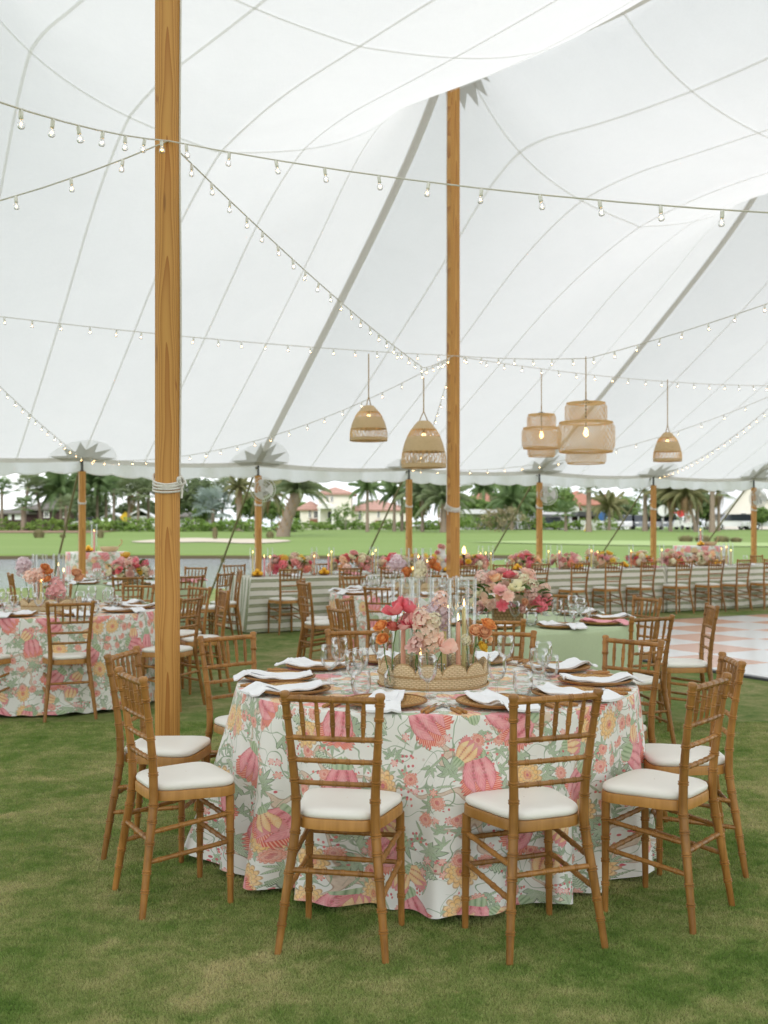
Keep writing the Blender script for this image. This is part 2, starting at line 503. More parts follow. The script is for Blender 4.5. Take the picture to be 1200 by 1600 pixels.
# ---- printed floral cloth
def floral():
    n = NT('floral_printed_linen', 0.82, 0.25)
    uv = n.vm('MULTIPLY', n.coord('UV'), (1.34, 1.34, 1))
    warp = n.noise(uv, 5.0, 2, dims='2D')
    fine_w = n.noise(uv, 17.0, 2, dims='2D')
    def local(scale, rand, off, rot, base=0.0):
        v = n.vm('ADD', uv, off)
        vo = n.vor(v, scale, rand)
        d = n.vm('SCALE', n.vm('SUBTRACT', v, vo.outputs['Position']), scale=scale)
        c = n.sep(vo.outputs['Color'])
        ang = n.m('MULTIPLY_ADD', n.sub(c[0], .5), rot, base)
        s = n.sep(d)
        ca = n.m('COSINE', ang); sa = n.m('SINE', ang)
        x = n.add(n.mul(s[0], ca), n.mul(s[1], sa))
        y = n.sub(n.mul(s[1], ca), n.mul(s[0], sa))
        return x, y, c
    def band(v, lo, hi, soft=.02):
        return n.m('MULTIPLY', n.m('MULTIPLY_ADD', n.sub(v, lo), 1 / soft, .5, clamp=True), n.m('MULTIPLY_ADD', n.sub(hi, v), 1 / soft, .5, clamp=True))
    def below(v, lim, soft=.02):
        return n.m('MULTIPLY_ADD', n.sub(lim, v), 1 / soft, .5, clamp=True)
    col_ = (0.80, 0.785, 0.745)
    # meandering boughs
    bn = n.noise(uv, 2.6, 1.8, .45, dims='2D')
    bd = n.m('ABSOLUTE', n.sub(bn, .5))
    grain = n.noise(n.vm('MULTIPLY', uv, (1, 1, 1)), 90, 2, dims='2D')
    gate = n.gt(n.noise(n.vm('ADD', uv, (7.3, 2.1, 0)), 2.6, 0, dims='2D'), .43)
    k = n.mix(n.mul(n.mul(below(bd, .017, .005), gate), .85), col_, n.mix(grain, (0.50, 0.33, 0.22), (0.78, 0.60, 0.46)))
    k = n.mix(n.mul(n.mul(band(bd, .013, .019, .004), gate), .8), k, (0.36, 0.20, 0.12))
    # thin trailing stems
    for off, th_, cc in (((3.3, 1.2, 0), .0055, (0.16, 0.27, 0.12)), ((8.3, 4.6, 0), .0045, (0.20, 0.30, 0.16))):
        vd = n.m('ABSOLUTE', n.sub(n.noise(n.vm('ADD', uv, off), 3.6, 1.5, .5, dims='2D'), .5))
        k = n.mix(n.mul(below(vd, th_, .003), .85), k, cc)
    # fronds and leaf sprays (folded about their base into several leaves)
    def spray(k, scale, rand, off, L, hw, w, lim, c_dark, c_lite, thresh, veins, serr, line):
        x, y, c = local(scale, rand, off, 6.28)
        yb = n.add(y, L * .45)
        rho = n.m('SQRT', n.add(n.mul(x, x), n.mul(yb, yb)))
        phi = n.m('ARCTAN2', x, yb)
        idx = n.m('ROUND', n.div(phi, w))
        psi = n.sub(phi, n.mul(idx, w))
        al = n.mul(rho, n.m('COSINE', psi)); ac = n.m('ABSOLUTE', n.mul(rho, n.m('SINE', psi)))
        Lr = n.mul(L, n.sub(1.0, n.mul(n.m('ABSOLUTE', idx), .13)))
        t = n.m('DIVIDE', al, Lr, clamp=True)
        width = n.mul(n.m('POWER', n.m('MAXIMUM', n.m('SINE', n.mul(n.m('POWER', t, .8), PI)), 0.0), .75), hw)
        if serr:
            saw = n.m('FRACT', n.sub(n.mul(al, serr), n.mul(ac, serr * .55)))
            width = n.mul(width, n.m('MULTIPLY_ADD', saw, -.42, 1.0))
        inside = n.mul(below(n.sub(ac, width), 0.0, .02), below(n.m('ABSOLUTE', phi), lim, .02))
        on = n.mul(inside, n.gt(c[1], thresh))
        vn = n.m('FRACT', n.sub(n.mul(al, veins), n.mul(ac, veins * .75)))
        kk = n.mix(n.gt(vn, .62), n.mix(n.m('MULTIPLY', n.add(c[2], warp), .6), c_dark, c_lite), (0.66, 0.68, 0.56))
        kk = n.mix(below(ac, .010, .008), kk, c_lite)
        kk = n.mix(n.mul(band(n.sub(width, ac), -.02, .022, .012), line), kk, tuple(.40 * q for q in c_dark))
        return n.mix(on, k, kk)
    k = spray(k, 6.6, .85, (3.1, 1.7, 0), .70, .105, .62, 1.6, (0.085, 0.19, 0.075), (0.33, 0.45, 0.26), .64, 24, 0, .9)
    k = spray(k, 5.4, .9, (9.4, 5.2, 0), .82, .19, 3.0, .8, (0.15, 0.27, 0.13), (0.48, 0.56, 0.38), .72, 13, 9, .9)
    k = spray(k, 11.0, .95, (1.9, 8.8, 0), .74, .10, .80, 2.1, (0.06, 0.16, 0.06), (0.28, 0.42, 0.22), .60, 15, 0, .6)
    k = spray(k, 9.0, .95, (4.7, 6.1, 0), .88, .075, 3.0, .8, (0.10, 0.22, 0.09), (0.30, 0.42, 0.22), .68, 16, 12, .5)
    # berries and tiny coral sprigs
    vb = n.vor(n.vm('ADD', uv, (2.2, .4, 0)), 36, 1.0)
    cb = n.sep(vb.outputs['Color'])
    cl = n.noise(n.vm('ADD', uv, (4.0, 9.0, 0)), 7.0, 1, dims='2D')
    k = n.mix(n.mul(n.mul(below(vb.outputs['Distance'], .27, .06), n.gt(cb[0], .45)), n.gt(cl, .60)), k, n.mix(cb[1], (0.55, 0.05, 0.09), (0.80, 0.22, 0.18)))
    x, y, c = local(14.0, .9, (6.6, 3.3, 0), 6.28)
    r = n.m('SQRT', n.add(n.mul(x, x), n.mul(y, y))); th = n.m('ARCTAN2', y, x)
    pet = n.m('ABSOLUTE', n.m('COSINE', n.mul(th, 3.0)))
    rr = n.div(r, n.m('MULTIPLY_ADD', pet, .2, .13))
    k = n.mix(n.mul(below(rr, 1.0, .1), n.gt(c[1], .84)), k, n.mix(n.m('MULTIPLY', band(rr, .72, 1.1, .1), .8), n.mix(c[2], (0.82, 0.42, 0.30), (0.86, 0.56, 0.54)), (0.62, 0.10, 0.09)))
    # many-petalled blooms
    def bloom(k, scale, rand, off, thresh, cols, ink):
        x, y, c = local(scale, rand, off, 6.28)
        r = n.m('SQRT', n.add(n.mul(x, x), n.mul(y, n.mul(y, 1.35))))
        r = n.add(n.add(r, n.mul(n.sub(warp, .5), .14)), n.mul(n.sub(fine_w, .5), .10))
        th = n.m('ARCTAN2', y, x)
        on0 = n.gt(c[1], thresh)
        for R0, hf, ph, ci, co in ((.43, 6.5, 0.0, cols[0], cols[1]), (.33, 5.5, .6, cols[1], cols[2]), (.22, 4.5, .2, cols[0], cols[1]), (.12, 3.5, .9, cols[2], cols[3])):
            pt = n.m('ABSOLUTE', n.m('COSINE', n.m('MULTIPLY_ADD', th, hf, ph)))
            edge = n.mul(R0, n.m('MULTIPLY_ADD', n.m('POWER', pt, .5), .32, .68))
            q = n.div(r, edge)
            st = n.m('MULTIPLY_ADD', n.m('SINE', n.mul(th, hf * 10)), .16, .5)
            kk = n.mix(n.m('MULTIPLY_ADD', n.m('POWER', q, 2.0), .85, n.mul(st, .4), clamp=True), ci, co)
            kk = n.mix(n.mul(n.m('MAXIMUM', band(q, .91, 1.05, .05), n.mul(below(pt, .13, .08), n.gt(q, .55))), .7), kk, ink)
            k = n.mix(n.mul(below(q, 1.0, .05), on0), k, kk)
        return n.mix(n.mul(below(r, .045, .02), on0), k, (0.60, 0.10, 0.12))
    k = bloom(k, 4.6, .9, (5.5, 7.9, 0), .70, ((0.78, 0.26, 0.05), (0.88, 0.66, 0.32), (0.86, 0.50, 0.14), (0.74, 0.18, 0.12)), (0.42, 0.20, 0.10))
    k = bloom(k, 9.6, .95, (8.1, 2.6, 0), .82, ((0.78, 0.20, 0.12), (0.86, 0.50, 0.40), (0.80, 0.28, 0.20), (0.60, 0.10, 0.12)), (0.50, 0.12, 0.08))
    # big side-view blooms: ribbed closed bells with a red fringe and a spiky green calyx
    def bell(k, scale, rand, off, thresh, rot, base, ca, cb_, fr):
        x, y, c = local(scale, rand, off, rot, base)
        on0 = n.gt(c[1], thresh)
        x = n.add(x, n.mul(n.sub(warp, .5), .05))
        yn = n.div(n.add(y, .27), .58)
        ax = n.m('ABSOLUTE', x)
        def prof(v, amp, a0, a1): return n.mul(n.m('SINE', n.m('MULTIPLY_ADD', v, a1 * PI, a0 * PI)), amp)
        # fringe
        saw = n.m('FRACT', n.sub(n.mul(yn, 9.0), n.mul(ax, 16.0)))
        wf = n.mul(prof(n.m('MINIMUM', n.m('MAXIMUM', yn, 0.0), 1.2), .320, .02, .60), n.m('MULTIPLY_ADD', saw, -.16, 1.0))
        insf = n.mul(n.mul(below(n.sub(ax, wf), 0.0, .012), n.gt(yn, .52)), below(n.add(yn, n.mul(n.m('ABSOLUTE', n.m('SINE', n.mul(x, 30))), -.08)), 1.02, .03))
        kk = n.mix(n.gt(n.m('FRACT', n.sub(n.mul(yn, 18.0), n.mul(ax, 18.0))), .6), fr, (0.86, 0.42, 0.32))
        kk = n.mix(n.mul(band(n.sub(wf, ax), -.01, .014, .01), .8), kk, (0.45, 0.05, 0.04))
        k = n.mix(n.mul(insf, on0), k, kk)
        # ribbed bell
        wb = n.m('MAXIMUM', prof(yn, .250, .10, .66), .01)
        q = n.div(x, wb)
        tri = n.m('ABSOLUTE', n.m('MULTIPLY_ADD', n.m('FRACT', n.m('MULTIPLY_ADD', q, 1.5, .5)), 2.0, -1.0))
        topc = n.m('MULTIPLY_ADD', n.m('POWER', tri, 1.5), -.34, n.m('MULTIPLY_ADD', n.m('ABSOLUTE', q), -.10, 1.06))
        insb = n.mul(n.mul(below(n.m('ABSOLUTE', q), 1.0, .05), n.gt(yn, .03)), below(n.sub(yn, topc), 0.0, .03))
        hat = n.m('SINE', n.sub(n.mul(yn, 46.0), n.mul(tri, 15.0)))
        kk = n.mix(n.m('MULTIPLY_ADD', hat, .13, n.m('MULTIPLY_ADD', n.m('POWER', tri, 2.0), .62, n.m('MULTIPLY_ADD', fine_w, .9, -.28)), clamp=True), cb_, ca)
        dots = n.mul(band(tri, .76, .92, .05), n.gt(n.m('SINE', n.mul(yn, 62.0)), .1))
        kk = n.mix(n.mul(dots, .8), kk, (0.42, 0.10, 0.06))
        kk = n.mix(n.mul(n.m('MAXIMUM', n.gt(tri, .95), band(n.sub(topc, yn), -.03, .03, .02)), .75), kk, (0.50, 0.05, 0.12))
        k = n.mix(n.mul(insb, on0), k, kk)
        # calyx
        sp = n.m('ABSOLUTE', n.m('SINE', n.mul(x, 42)))
        wc = n.mul(prof(n.m('MULTIPLY_ADD', yn, 1.0, .22), .15, .0, 1.9), 1.0)
        insc = n.mul(n.mul(below(n.sub(ax, wc), 0.0, .015), n.gt(n.add(yn, n.mul(sp, .10)), -.12)), n.lt(yn, .16))
        return n.mix(n.mul(insc, on0), k, n.mix(sp, (0.16, 0.27, 0.12), (0.44, 0.54, 0.32)))
    k = bell(k, 2.8, .75, (.35, .18, 0), .46, 2.4, 3.14, (0.60, 0.055, 0.11), (0.86, 0.36, 0.38), (0.70, 0.09, 0.05))
    k = bell(k, 4.6, .85, (7.15, 3.18, 0), .74, 6.28, 0, (0.74, 0.26, 0.10), (0.88, 0.66, 0.34), (0.66, 0.12, 0.20))
    # the dye lies thin in places, like a wash
    k = n.mix(n.m('MULTIPLY', n.m('MULTIPLY_ADD', n.sub(n.noise(uv, 24, 4, .65, dims='2D'), .46), 3.2, 0, clamp=True), .24), k, (0.82, 0.80, 0.76))
    # weave
    w1 = n.noise(n.vm('MULTIPLY', uv, (900, 120, 1)), 1.0, 1, dims='2D'); w2 = n.noise(n.vm('MULTIPLY', uv, (120, 900, 1)), 1.0, 1, dims='2D')
    k = n.mix(n.m('MULTIPLY', n.add(w1, w2), .10), k, (0.72, 0.71, 0.68))
    n.base(k)
    n.bump(n.add(n.add(w1, w2), n.mul(n.noise(uv, 9, 3, dims='2D'), 4.0)), 0.10, 0.004)
    n.b.inputs['Sheen Weight'].default_value = 0.15
    return n.mat
M['floral'] = floral()

def linen(name, c, stripes=None):
    n = NT(name, 0.85, 0.2)
    uv = n.coord('UV'); s = n.sep(uv)
    a = n.noise(n.vm('MULTIPLY', uv, (340, 30, 1)), 1.0, 2, dims='2D'); b = n.noise(n.vm('MULTIPLY', uv, (30, 340, 1)), 1.0, 2, dims='2D')
    k = n.mix(n.add(n.mul(a, .5), n.mul(b, .5)), tuple(.86 * x for x in c), tuple(min(1, 1.12 * x) for x in c))
    if stripes:
        f = n.m('FRACT', n.mul(s[1], stripes))
        wob = n.mul(n.sub(n.noise(uv, 40, 2, dims='2D'), .5), .08)
        f = n.add(f, wob)
        f2 = n.m('MULTIPLY', n.gt(f, .46), n.lt(f, .86))
        f3 = n.m('MULTIPLY', n.gt(f, .60), n.lt(f, .70))
        k = n.mix(n.mul(f2, .92), k, (0.24, 0.265, 0.145))
        k = n.mix(n.mul(f3, .5), k, (0.62, 0.62, 0.50))
    n.base(k)
    n.bump(n.add(a, b), 0.12, 0.003)
    return n.mat
M['sage'] = linen('sage_linen', (0.475, 0.56, 0.365))
M['stripe'] = linen('striped_linen', (0.74, 0.72, 0.65), 8.5)

# ---- tent fabric
def fabric(name, c, rough, diff, weave=True):
    n = NT(name, 0.7, 0.2)
    f = n.noise(n.geo(), 1.6, 5, .65, .5)
    g = n.noise(n.mapping(n.geo(), (60, 9, 30)), 1.0, 3); g2 = n.noise(n.mapping(n.geo(), (9, 60, 30)), 1.0, 3)
    k = n.mix(n.add(n.mul(f, .5), n.mul(n.add(g, g2), .25)), tuple(.90 * x for x in c), tuple(min(1, 1.07 * x) for x in c))
    n.bump(n.add(n.mul(f, 2.0), n.add(g, g2)), .25, .01)
    n.base(k)
    tr = n.t.nodes.new("ShaderNodeBsdfTranslucent"); n._set(tr.inputs[0], k)
    mx = n.t.nodes.new("ShaderNodeMixShader"); mx.inputs[0].default_value = 1 - diff
    n.t.links.new(n.b.outputs[0], mx.inputs[1]); n.t.links.new(tr.outputs[0], mx.inputs[2])
    n.t.links.new(mx.outputs[0], n.out.inputs['Surface'])
    return n.mat
M['canvas'] = fabric('sailcloth', (0.725, 0.722, 0.71), 0.7, 0.37)
M['seam'] = fabric('seam_tape', (0.94, 0.94, 0.92), 0.7, 0.30)
M['band'] = fabric('webbing', (0.70, 0.68, 0.62), 0.7, 0.4)
M['star'] = fabric('star_patch', (0.62, 0.62, 0.585), 0.7, 0.46)
M['disc'] = fabric('disc_patch', (0.93, 0.935, 0.925), 0.7, 0.14)
M['valance'] = fabric('valance_cloth', (0.80, 0.81, 0.81), 0.5, 0.45)

# ---- ground
def lawn():
    n = NT('mown_grass', 0.9, 0.15)
    p = n.geo()
    a = n.noise(n.mapping(p, (1, 1, 0)), 0.55, 5, .6, .4)
    b = n.noise(n.mapping(p, (1, 1, 0)), 2.7, 4, .65, .6)
    c = n.noise(n.mapping(p, (1, 1, 0)), 38, 3, .6)
    d = n.noise(n.mapping(p, (1, 1, 0)), 330, 2, .6)
    e = n.noise(n.mapping(p, (.03, .18, 0)), 1.0, 3, .5)
    b2 = n.noise(n.mapping(p, (1, 1, 0)), 11, 3, .6)
    f = n.add(n.add(n.mul(a, .34), n.mul(b, .38)), n.add(n.mul(b2, .22), n.mul(c, .12)))
    k = n.ramp(f, [(.39, (0.085, 0.160, 0.025)), (.47, (0.150, 0.235, 0.050)), (.54, (0.270, 0.300, 0.100)), (.63, (0.46, 0.410, 0.200))])
    s = n.sep(p)
    far = n.m('MULTIPLY_ADD', n.sub(s[1], 24.0), .08, 0, clamp=True)
    kf = n.mix(e, (0.165, 0.265, 0.060), (0.255, 0.345, 0.105))
    k = n.mix(far, k, kf)
    k = n.mix(n.m('MULTIPLY', n.add(c, d), .5), n.mix(.55, k, (0.02, 0.04, 0.008)), n.mix(.12, k, (0.30, 0.30, 0.14)))
    soil = n.m('MULTIPLY_ADD', n.sub(-.06, s[2]), 18.0, 0, clamp=True)
    k = n.mix(soil, k, n.mix(c, (0.055, 0.042, 0.024), (0.11, 0.09, 0.05)))
    n.base(k)
    n.bump(n.add(n.mul(c, .5), d), 0.6, 0.012)
    return n.mat
M['lawn'] = lawn()

def blade():
    n = NT('grass_blade', 0.75, 0.2)
    p = n.mapping(n.geo(), (1, 1, 0))
    a = n.noise(p, 0.55, 5, .6, .4); b = n.noise(p, 2.7, 4, .65, .6); c = n.noise(p, 420, 1); b2 = n.noise(p, 11, 3, .6)
    f = n.add(n.add(n.mul(a, .34), n.mul(b, .38)), n.add(n.mul(b2, .20), n.mul(c, .26)))
    k = n.ramp(f, [(.41, (0.075, 0.165, 0.024)), (.52, (0.190, 0.300, 0.065)), (.60, (0.350, 0.400, 0.140)), (.71, (0.64, 0.56, 0.30))])
    n.base(k)
    tr = n.t.nodes.new("ShaderNodeBsdfTranslucent"); n._set(tr.inputs[0], k)
    mx = n.t.nodes.new("ShaderNodeMixShader"); mx.inputs[0].default_value = .3
    n.t.links.new(n.b.outputs[0], mx.inputs[1]); n.t.links.new(tr.outputs[0], mx.inputs[2])
    n.t.links.new(mx.outputs[0], n.out.inputs['Surface'])
    return n.mat
M['blade'] = blade()

def water():
    n = NT('pond_water', 0.06, 0.5)
    n.base((0.12, 0.14, 0.15))
    p = n.geo()
    h = n.add(n.noise(n.mapping(p, (.5, 2.0, 1)), 1.0, 4, .6), n.mul(n.noise(n.mapping(p, (2, 6, 1)), 1.5, 3), .5))
    n.bump(h, 0.9, 0.16)
    return n.mat
M['water'] = water()
M['sand'] = simple('bunker_sand', (0.47, 0.41, 0.32), 0.95, 0.1, 2)
M['mulch'] = simple('bark_mulch', (0.24, 0.15, 0.095), 0.95, 0.3, 3)
M['asphalt'] = simple('asphalt', (0.06, 0.06, 0.062), 0.9, 0.2, 6)

def stucco(name, c, var=.06): return simple(name, c, 0.9, var, 1.5, 0.2, 0.2, 30)
M['stucco'] = stucco('cream_stucco', (0.76, 0.71, 0.62))
M['white_wall'] = stucco('white_stucco', (0.70, 0.70, 0.68))
M['grey_wall'] = stucco('grey_stucco', (0.42, 0.40, 0.42))
M['dark_wall'] = stucco('brown_boards', (0.060, 0.035, 0.034))
def tiles(name, c):
    n = NT(name, 0.85, 0.2)
    s = n.sep(n.coord())
    r = n.m('FRACT', n.mul(s[2], 2.6)); u = n.m('FRACT', n.mul(n.add(s[0], s[1]), 3.0))
    f = n.noise(n.coord(), 2.0, 3)
    k = n.mix(f, tuple(.75 * x for x in c), tuple(1.2 * x for x in c))
    k = n.mix(n.mul(n.lt(r, .18), .55), k, tuple(.4 * x for x in c))
    k = n.mix(n.mul(n.lt(u, .25), .35), k, tuple(.5 * x for x in c))
    n.base(k); n.bump(n.add(r, u), .5, .05)
    return n.mat
M['clay'] = tiles('clay_roof_tile', (0.44, 0.265, 0.215))
M['clay2'] = tiles('orange_roof_tile', (0.40, 0.19, 0.135))
M['grey_roof'] = tiles('grey_shingle', (0.17, 0.155, 0.14))
M['white_roof'] = simple('white_flat_roof', (0.66, 0.66, 0.66), 0.8, .05, 1)
M['window'] = simple('dark_window', (0.03, 0.036, 0.042), 0.12, 0.2, 2, 0.6)
M['door'] = simple('black_door', (0.014, 0.014, 0.018), 0.35, 0.2, 2)
M['trim'] = simple('white_trim', (0.72, 0.70, 0.66), 0.7, 0.04, 2)
M['brick'] = simple('brown_brick', (0.24, 0.115, 0.075), 0.9, 0.3, 14)
M['palm_bark'] = simple('palm_bark', (0.25, 0.195, 0.15), 0.9, 0.35, 9, 0.2, 0.6, 26)
M['grey_bark'] = simple('grey_bark', (0.30, 0.265, 0.23), 0.9, 0.25, 5, 0.2, 0.5, 18)
M['dead_frond'] = simple('dead_frond', (0.30, 0.20, 0.11), 0.9, 0.3, 8)
M['palm'] = leafy('palm_frond', (0.075, 0.137, 0.053), (0.206, 0.281, 0.112), .6)
M['palm2'] = leafy('sabal_frond', (0.112, 0.162, 0.081), (0.275, 0.312, 0.162), .6)
M['palm3'] = leafy('olive_frond', (0.137, 0.150, 0.069), (0.319, 0.300, 0.137), .6)
M['silver'] = leafy('silver_frond', (0.194, 0.243, 0.219), (0.356, 0.419, 0.381), .6)
M['tree'] = leafy('broad_leaf', (0.094, 0.137, 0.062), (0.212, 0.262, 0.125), .5)
M['tree2'] = leafy('bright_leaf', (0.106, 0.187, 0.050), (0.256, 0.356, 0.106), .5)
M['hedge'] = leafy('hedge_leaf', (0.106, 0.194, 0.041), (0.294, 0.406, 0.100), .9)
M['reed'] = leafy('tan_grass', (0.20, 0.17, 0.085), (0.36, 0.31, 0.18), .9)
M['car_white'] = simple('white_car_paint', (0.70, 0.70, 0.70), 0.25, 0.02, 2, 0.6)
M['car_grey'] = simple('grey_car_paint', (0.20, 0.215, 0.23), 0.25, 0.02, 2, 0.6)
M['car_blue'] = simple('blue_car_paint', (0.05, 0.075, 0.12), 0.25, 0.02, 2, 0.6)
M['tyre'] = simple('tyre_rubber', (0.025, 0.025, 0.025), 0.8)
M['red'] = simple('red_paint', (0.55, 0.05, 0.05), 0.5)
M['yellow_sign'] = simple('yellow_sign', (0.80, 0.52, 0.03), 0.5)
M['tile_white'] = simple('white_floor_tile', (0.74, 0.75, 0.76), 0.22, 0.03, 1.5, 0.5)
M['tile_peach'] = simple('peach_floor_tile', (0.62, 0.33, 0.22), 0.25, 0.05, 1.5, 0.5)
M['floor_edge'] = simple('floor_edging', (0.07, 0.07, 0.075), 0.4)
# ------------------------------------------------------------------ the ground
POND_N = lambda x: 26.5 + max(0.0, x + 2.0) * 3.2
def smooth(a, b, x):
    t = np.clip((x - a) / (b - a), 0, 1); return t * t * (3 - 2 * t)
def ground(x, y):
    x = np.asarray(x, float); y = np.asarray(y, float)
    rise = 1.12 * smooth(58, 122, y) + .10 * np.sin(x * .11 + 1) * smooth(58, 75, y) * (1 - smooth(85, 105, y))
    near = 26.5 + np.maximum(0.0, x + 2.0) * 3.2 + .5 * np.sin(x * .7)
    far = 60.0 + .6 * np.sin(x * .35) + .3 * np.sin(x * 1.3)
    dip = smooth(0, 1.3, y - near) * smooth(0, 1.1, far - y)
    return rise - .75 * dip
def gz(x, y): return float(ground(x, y))

def lawn_sheet():
    xs = np.unique(np.round(np.concatenate([np.linspace(-900, -90, 28), np.linspace(-90, -30, 45), np.linspace(-30, 40, 141), np.linspace(40, 110, 40), np.linspace(110, 900, 28)]), 4))
    ys = np.unique(np.round(np.concatenate([np.linspace(-120, -6, 20), np.linspace(-6, 24, 31), np.linspace(24, 64, 161), np.linspace(64, 140, 61), np.linspace(140, 2200, 50)]), 4))
    X, Y = np.meshgrid(xs, ys)
    Z = ground(X, Y)
    me = bpy.data.meshes.new("lawn")
    n, m = X.shape
    co = np.stack([X, Y, Z], -1).reshape(-1, 3)
    idx = np.arange(n * m).reshape(n, m)
    q = np.stack([idx[:-1, :-1], idx[:-1, 1:], idx[1:, 1:], idx[1:, :-1]], -1).reshape(-1, 4)
    me.from_pydata(co.tolist(), [], q.tolist())
    me.polygons.foreach_set('use_smooth', [True] * len(me.polygons))
    me.materials.append(M['lawn'])
    o = link("lawn", me); o['kind'] = 'structure'
lawn_sheet()

mb = MB(); mb.grid([[(x, y, -.27) for x in (-140, -60, 30)] for y in (22, 40, 66)])
structure("pond_water", mb, M['water'])

def patch(name, pts_fn, mat, lift=.05):
    mb = MB(); mb.grid([[(x, y, gz(x, y) + lift) for x, y in row] for row in pts_fn]); structure(name, mb, mat)
# bunker of pale sand
rows = []
for i in range(13):
    v = i / 12; row = []
    for j in range(40):
        u = j / 39
        x = -19.5 + 12.5 * u
        half = max(.05, 4.6 * (math.sin(PI * u) ** .5) * (1 + .25 * math.sin(u * 9)))
        row.append((x, 84 + 2.0 * math.sin(u * 5) + (v - .5) * 2 * half))
    rows.append(row)
patch("sand_bunker", rows, M['sand'])
patch("mulch_bed", [[(x, y) for x in np.linspace(-44, -27, 18)] for y in np.linspace(103, 112, 6)], M['mulch'], .06)
patch("parking_road", [[(x, y) for x in np.linspace(14, 110, 30)] for y in np.linspace(128, 140, 5)], M['asphalt'], .05)
patch("putting_green", [[(20 + 14 * u, 78 + 5 * v * (1 - u * u)) for u in np.linspace(-1, 1, 30)] for v in (-1, -.5, 0, .5, 1)], simple('putting_green_turf', (0.26, 0.34, 0.12), .9, .08, .4), .05)

# short turf standing in front of the camera
def turf():
    g = np.random.default_rng(3)
    n = 640000
    y = 2.7 + (g.random(n) ** 1.45) * 5.6
    x = (g.random(n) - .5) * 2 * (y * .375 + .12)
    a = g.random(n) * 2 * PI
    h = .004 + .007 * g.random(n); w = .0013 + .0013 * g.random(n)
    w *= (y / 3.2) ** .6
    lx = (g.random(n) - .5) * .014; ly = (g.random(n) - .5) * .014
    P = np.zeros((n, 3, 3))
    P[:, 0] = np.stack([x - np.cos(a) * w, y - np.sin(a) * w, np.zeros(n)], -1)
    P[:, 1] = np.stack([x + np.cos(a) * w, y + np.sin(a) * w, np.zeros(n)], -1)
    P[:, 2] = np.stack([x + lx, y + ly, h], -1)
    me = bpy.data.meshes.new("grass")
    me.vertices.add(n * 3); me.vertices.foreach_set('co', P.reshape(-1))
    me.loops.add(n * 3); me.loops.foreach_set('vertex_index', np.arange(n * 3, dtype=np.int32))
    me.polygons.add(n); me.polygons.foreach_set('loop_start', np.arange(0, n * 3, 3, dtype=np.int32))
    me.polygons.foreach_set('loop_total', np.full(n, 3, dtype=np.int32))
    me.update(calc_edges=True)
    me.materials.append(M['blade'])
    o = link("grass", me); o['kind'] = 'stuff'
turf()

# ------------------------------------------------------------------ the tent
P2 = Vector((.857, 13.5, 0)); EX = Vector((.8746, .4848, 0)); NX = Vector((.4848, -.8746, 0))
BAY, RUN, ROWN = 6.1, 6.38, 5.4
H_EAVE, H_MID, H_PEAK = 2.57, 5.84, 7.12
N0, N1 = -RUN, ROWN + RUN + .5
E0, E1 = -15.25, 21.35
def ten(e, n): return P2 + EX * e + NX * n
def tent_h(e, n):
    es = e - .12 * min(max(n, 0), ROWN)
    u = abs(((es + BAY / 2) % BAY) - BAY / 2)
    G = (math.exp(-.9 * u) - .0642) / .9358
    half = ROWN / 2
    k_run = RUN
    nn = n if n <= half else ROWN - n
    if n > half and nn < 0: nn = nn * RUN / (RUN + .5)
    c = min(max(nn, 0), half)
    q = ((half - c) / half) ** 2
    Hp = H_MID + G * (1.06 + (H_PEAK - H_MID - 1.06) * q)
    Hp0 = H_MID + G * (H_PEAK - H_MID)
    frac = ((e % (BAY / 2)) / (BAY / 2))
    he = H_EAVE - .05 * math.sin(PI * frac)
    k = .02 + 1.5 * (1 - math.sqrt(max(G, 0)))
    a = he + (RUN + nn) * (Hp0 - he + k * .25) / RUN
    # canvas bellies a little between the straps on the way down
    if nn < 0:
        t = (RUN + nn) / RUN
        a -= .12 * math.sin(PI * t) * (1 - G)
    h = max(k - abs(a - Hp), 0) / k
    spike = .52 * math.exp(-1.5 * math.hypot(u, min(abs(n), abs(n - ROWN))))
    return min(a, Hp) - h * h * k * .25 + spike
def tp(e, n, dz=0.0):
    p = ten(e, n); p.z = tent_h(e, n) + dz; return p

tent = thing("sailcloth_tent", "white translucent sailcloth tent roof on timber poles, with seams and scalloped eaves", "tent")
e_lines = [k * .122 for k in range(int(E0 / .122), int(E1 / .122) + 1)]
n_lines = list(np.linspace(N0, 0, 51)) + list(np.linspace(0, ROWN, 46))[1:] + list(np.linspace(ROWN, N1, 54))[1:]
mb = MB(); mb.grid([[tp(e, n) for e in e_lines] for n in n_lines])
part("canopy", mb, M['canvas'], tent, auto=None)

def strip(path, w, dz=-.018):
    """A flat tape lying just under the canopy along a path in tent coordinates."""
    mb = MB(); rows = []
    for i, (e, n) in enumerate(path):
        a = path[max(i - 1, 0)]; b = path[min(i + 1, len(path) - 1)]
        d = Vector((b[0] - a[0], b[1] - a[1])).normalized()
        s = Vector((-d.y, d.x)) * (w / 2)
        rows.append([tp(e - s.x, n - s.y, dz), tp(e, n, dz), tp(e + s.x, n + s.y, dz)])
    mb.grid(rows); return mb
e = E0 + .2
k = math.ceil(E0 / (BAY / 6))
for k in range(math.ceil(E0 * 6 / BAY), int(E1 * 6 / BAY) + 1):
    e = k * BAY / 6
    if not -8.5 < e < 13.5: continue
    if k % 6 == 0:
        continue
    mb = strip([(e + .12 * min(max(n, 0), ROWN), n) for n in np.arange(N0 + .02, N1 - .02, .16)], .030)
    part("seam", mb, M['seam'], tent, auto=None)
for n in (0.0, ROWN / 2, ROWN):
    mb = strip([(e, n) for e in np.arange(E0 + .1, E1 - .1, .14)], .030, -.021)
    part("ridge_seam", mb, M['seam'], tent, auto=None)
